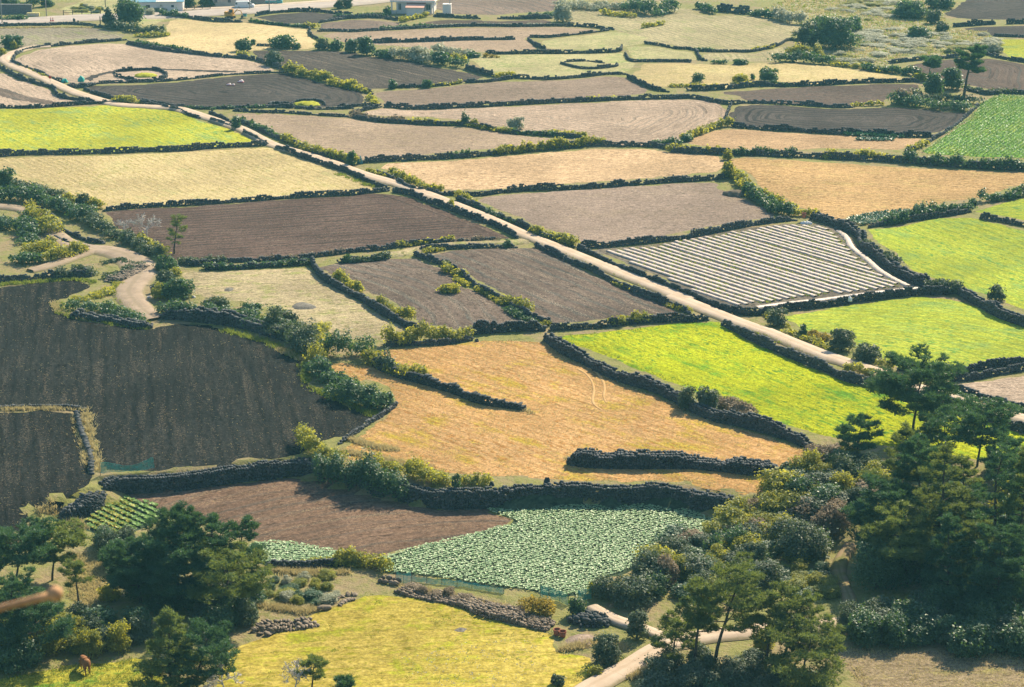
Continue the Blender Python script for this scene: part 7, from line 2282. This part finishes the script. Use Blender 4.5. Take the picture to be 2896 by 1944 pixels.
pole('leftmost grey pole beside the clipped hedge', 'a', 15, 160)
pole('grey pole beside the yellow planter', 'a', 308, 118)
pole('grey pole left of the tall dark roadside tree', 'a', 697, 50)
pole('grey pole right of the white van', 'a', 1650, 68, r=0.11)
pole('grey pole nearest the small dark field corner', 'a', 1780, 88)
p_, s_ = at_ground('post', 'short black post left of the tall roadside tree', 'post', 'a', 663, 168)
MB().tube([(0, 0, -0.1), (0, 0, 2.1)], 0.12, 8).build('shaft', MATS['metal_dark'], p_)
MB().lathe([(0.13, 2.08), (0.15, 2.1), (0.08, 2.2), (0.0, 2.22)], 10).build('cap', MATS['metal_dark'], p_)


def fence(s, label, step=2.0, h=1.1):
    p = resample(line(s), step)
    b = (p[0][0], p[0][1], float(height(*p[0])))
    root = thing('wooden_fence', label, 'fence', b, 0, 'wooden fences by the asphalt road')
    q = [Vector((x - b[0], y - b[1], float(height(x, y)) - b[2] + 0.35)) for x, y in p]
    for k, c in enumerate(q):
        MB().box(c.x - 0.08, c.x + 0.08, c.y - 0.08, c.y + 0.08, c.z - 0.3, c.z + h).build('post', MATS['wood_dark'], root)
        if k + 1 < len(q):
            for z in (0.45, 0.9):
                MB().tube([c + Vector((0, -0.1, z)), q[k + 1] + Vector((0, -0.1, z))], 0.05, 5).build('rail', MATS['wood_dark'], root)


fence('a 420,104 520,104 600,104 665,102', 'dark wooden fence along the grassy roadside bank')
fence('a 1080,76 1150,74 1230,74 1310,72 1390,70', 'dark wooden fence below the blue roofed shed')
# yellow planter, wall, cones, bin by the road
pl, s_ = at_ground('yellow_planter', 'pale yellow block barrier beside the asphalt road', 'barrier', 'a', 220, 110)
MB().box(-1.6, 1.6, -0.4, 0.4, 0.0, 0.95).build('body', MATS['planter_yellow'], pl, bevel=0.05)
for k in range(4):
    MB().box(-1.45 + k * 0.78, -0.85 + k * 0.78, -0.43, -0.402, 0.15, 0.8).build('panel', MATS['plaster_cream'], pl)
for lb, x in (('left red traffic cone on the asphalt road', 337), ('right red traffic cone on the asphalt road', 351)):
    c_, s_ = at_ground('traffic_cone', lb, 'cone', 'a', x, 152, 0, 'red traffic cones')
    c_.location.z += 0.4
    MB().box(-0.25, 0.25, -0.25, 0.25, 0, 0.06).build('base', MATS['paint_red'], c_)
    MB().lathe([(0.20, 0.06), (0.14, 0.45), (0.05, 1.0), (0.0, 1.0)], 12).build('body', MATS['paint_red'], c_, True)
    MB().lathe([(0.152, 0.42), (0.125, 0.6)], 12).build('band', MATS['frame_white'], c_, True)
bn, s_ = at_ground('bin', 'dark bin standing behind the low roadside wall', 'bin', 'a', 491, 160)
MB().lathe([(0.0, 0.35), (0.28, 0.35), (0.32, 1.1), (0.30, 1.15)], 14).build('body', MATS['metal_dark'], bn, True)
MB().lathe([(0.34, 1.12), (0.36, 1.2), (0.22, 1.42), (0.0, 1.48)], 14).build('lid', MATS['metal_dark'], bn, True)
sg, s_ = at_ground('road_sign', 'small red round sign beside the lane bend', 'sign', 'a', 333, 556)
MB().tube([(0, 0, 0), (0, 0, 1.5)], 0.035, 6).build('post', MATS['pole_grey'], sg)
m = MB()
m.lathe([(0.0, -0.02), (0.32, -0.02), (0.32, 0.02), (0.0, 0.02)], 18)
m.v = [(a, c - 0.06, 1.45 + b) for a, b, c in m.v]
m.build('disc', MATS['paint_red'], sg)
# retaining wall of the far garden top-left and low kerb
wl, s_ = at_ground('garden_wall', 'grey concrete garden wall at the top left corner', 'wall', 'a', 70, 92, math.radians(-2))
MB().box(-12, 5.5, 0, 0.4, -0.2, 2.3).build('wall_face', plain('concrete_dark', (0.12, 0.12, 0.125, 1), 0.9, 0.2, 0.2, 2), wl)
MB().box(-12.1, 5.6, -0.06, 0.46, 2.3, 2.45).build('coping', MATS['pole_grey'], wl)
dg, s_ = at_ground('crate', 'teal crate standing behind the wall near the digger', 'crate', 'a', 1615, 118)
MB().box(-0.6, 0.6, -0.4, 0.4, 0.3, 1.0).build('body', MATS['paint_teal'], dg, bevel=0.03)
MB().box(-0.65, 0.65, -0.45, 0.45, 1.0, 1.08).build('lid', MATS['metal_dark'], dg)

# ------------------------------------------------------------------ hill under the viewpoint and the twig close to the lens
def hill():
    n, K = 48, 14
    prof = [(0, 78.6), (3, 78.5), (6, 77.5), (14, 68), (26, 55), (40, 42), (55, 30), (70, 19), (84, 9), (96, 1), (104, -3)]
    vs = []
    fs = []
    for r_, z in prof:
        for q in range(n):
            a = 6.283185 * q / n
            rr = r_ * (1 + 0.05 * math.sin(3 * a + z))
            vs.append((rr * math.cos(a), rr * math.sin(a), z))
    for k in range(len(prof) - 1):
        for q in range(n):
            fs.append((k * n + q, (k + 1) * n + q, (k + 1) * n + (q + 1) % n, k * n + (q + 1) % n))
    me = bpy.data.meshes.new('hill')
    me.from_pydata(vs, [], fs)
    o = mobj('hill', me, g.data.materials[0])
    tag(o, 'grassy lookout hill under the viewpoint', 'hill', kind='structure')


hill()
plain('twig_wood', (0.42, 0.24, 0.12, 1), 0.8, 0.2, 0.25, 30)


def cam_pt(px, py, d):
    u, v = (px - 1448) / F_PX, (py - 972) / F_PX
    return Vector((u * d, (CP - v * SP) * d, CAM_H + (-SP - v * CP) * d))


def twig():
    D = 4.6
    a, b = cam_pt(-60, 1738, D), cam_pt(150, 1682, D)
    root_p = Vector((a.x - 0.75, a.y - 0.25, 78.0))
    root = thing('twig', 'blurred brown twig stub poking in close at the left edge', 'twig', tuple(root_p))
    L = lambda p: tuple(p - root_p)
    k = D / F_PX
    c1 = a.lerp(b, 0.35) + Vector((0, 0, 1.5 * k))
    m = MB()
    m.tube([(0, 0, 0), (0.12, 0.05, 0.55), L(a + Vector((-0.35, -0.1, -0.16))), L(a), L(c1), L(a.lerp(b, 0.75)), L(b)], [10 * k, 10 * k, 10 * k, 10 * k, 10 * k, 11 * k, 12 * k], 10)
    m.build('stem', MATS['twig_wood'], root, True)
    m = MB()
    d = (b - a).normalized()
    m.tube([L(b - d * 14 * k), L(b - d * 2 * k), L(b + d * 12 * k), L(b + d * 24 * k), L(b + d * 28 * k)], [12 * k, 20 * k, 23 * k, 15 * k, 5 * k], 10)
    m.build('knob', MATS['twig_wood'], root, True)


twig()

# ------------------------------------------------------------------ air
HAZE = 0.00013
if HAZE:
    m = MB().box(-300, 300, -110, 760, -5.0, 96.0)
    q = NT('haze')
    q.t.nodes.remove(q.b)
    pv = q.n('VolumePrincipled')
    pv.inputs['Color'].default_value = (0.32, 0.86, 1.0, 1)
    pv.inputs['Density'].default_value = HAZE
    pv.inputs['Anisotropy'].default_value = 0.0
    q.l(pv.outputs[0], q.out.inputs['Volume'])
    hz = m.build('haze', q.m)
    tag(hz, 'thin pale haze filling the air over the fields', 'haze', kind='stuff')
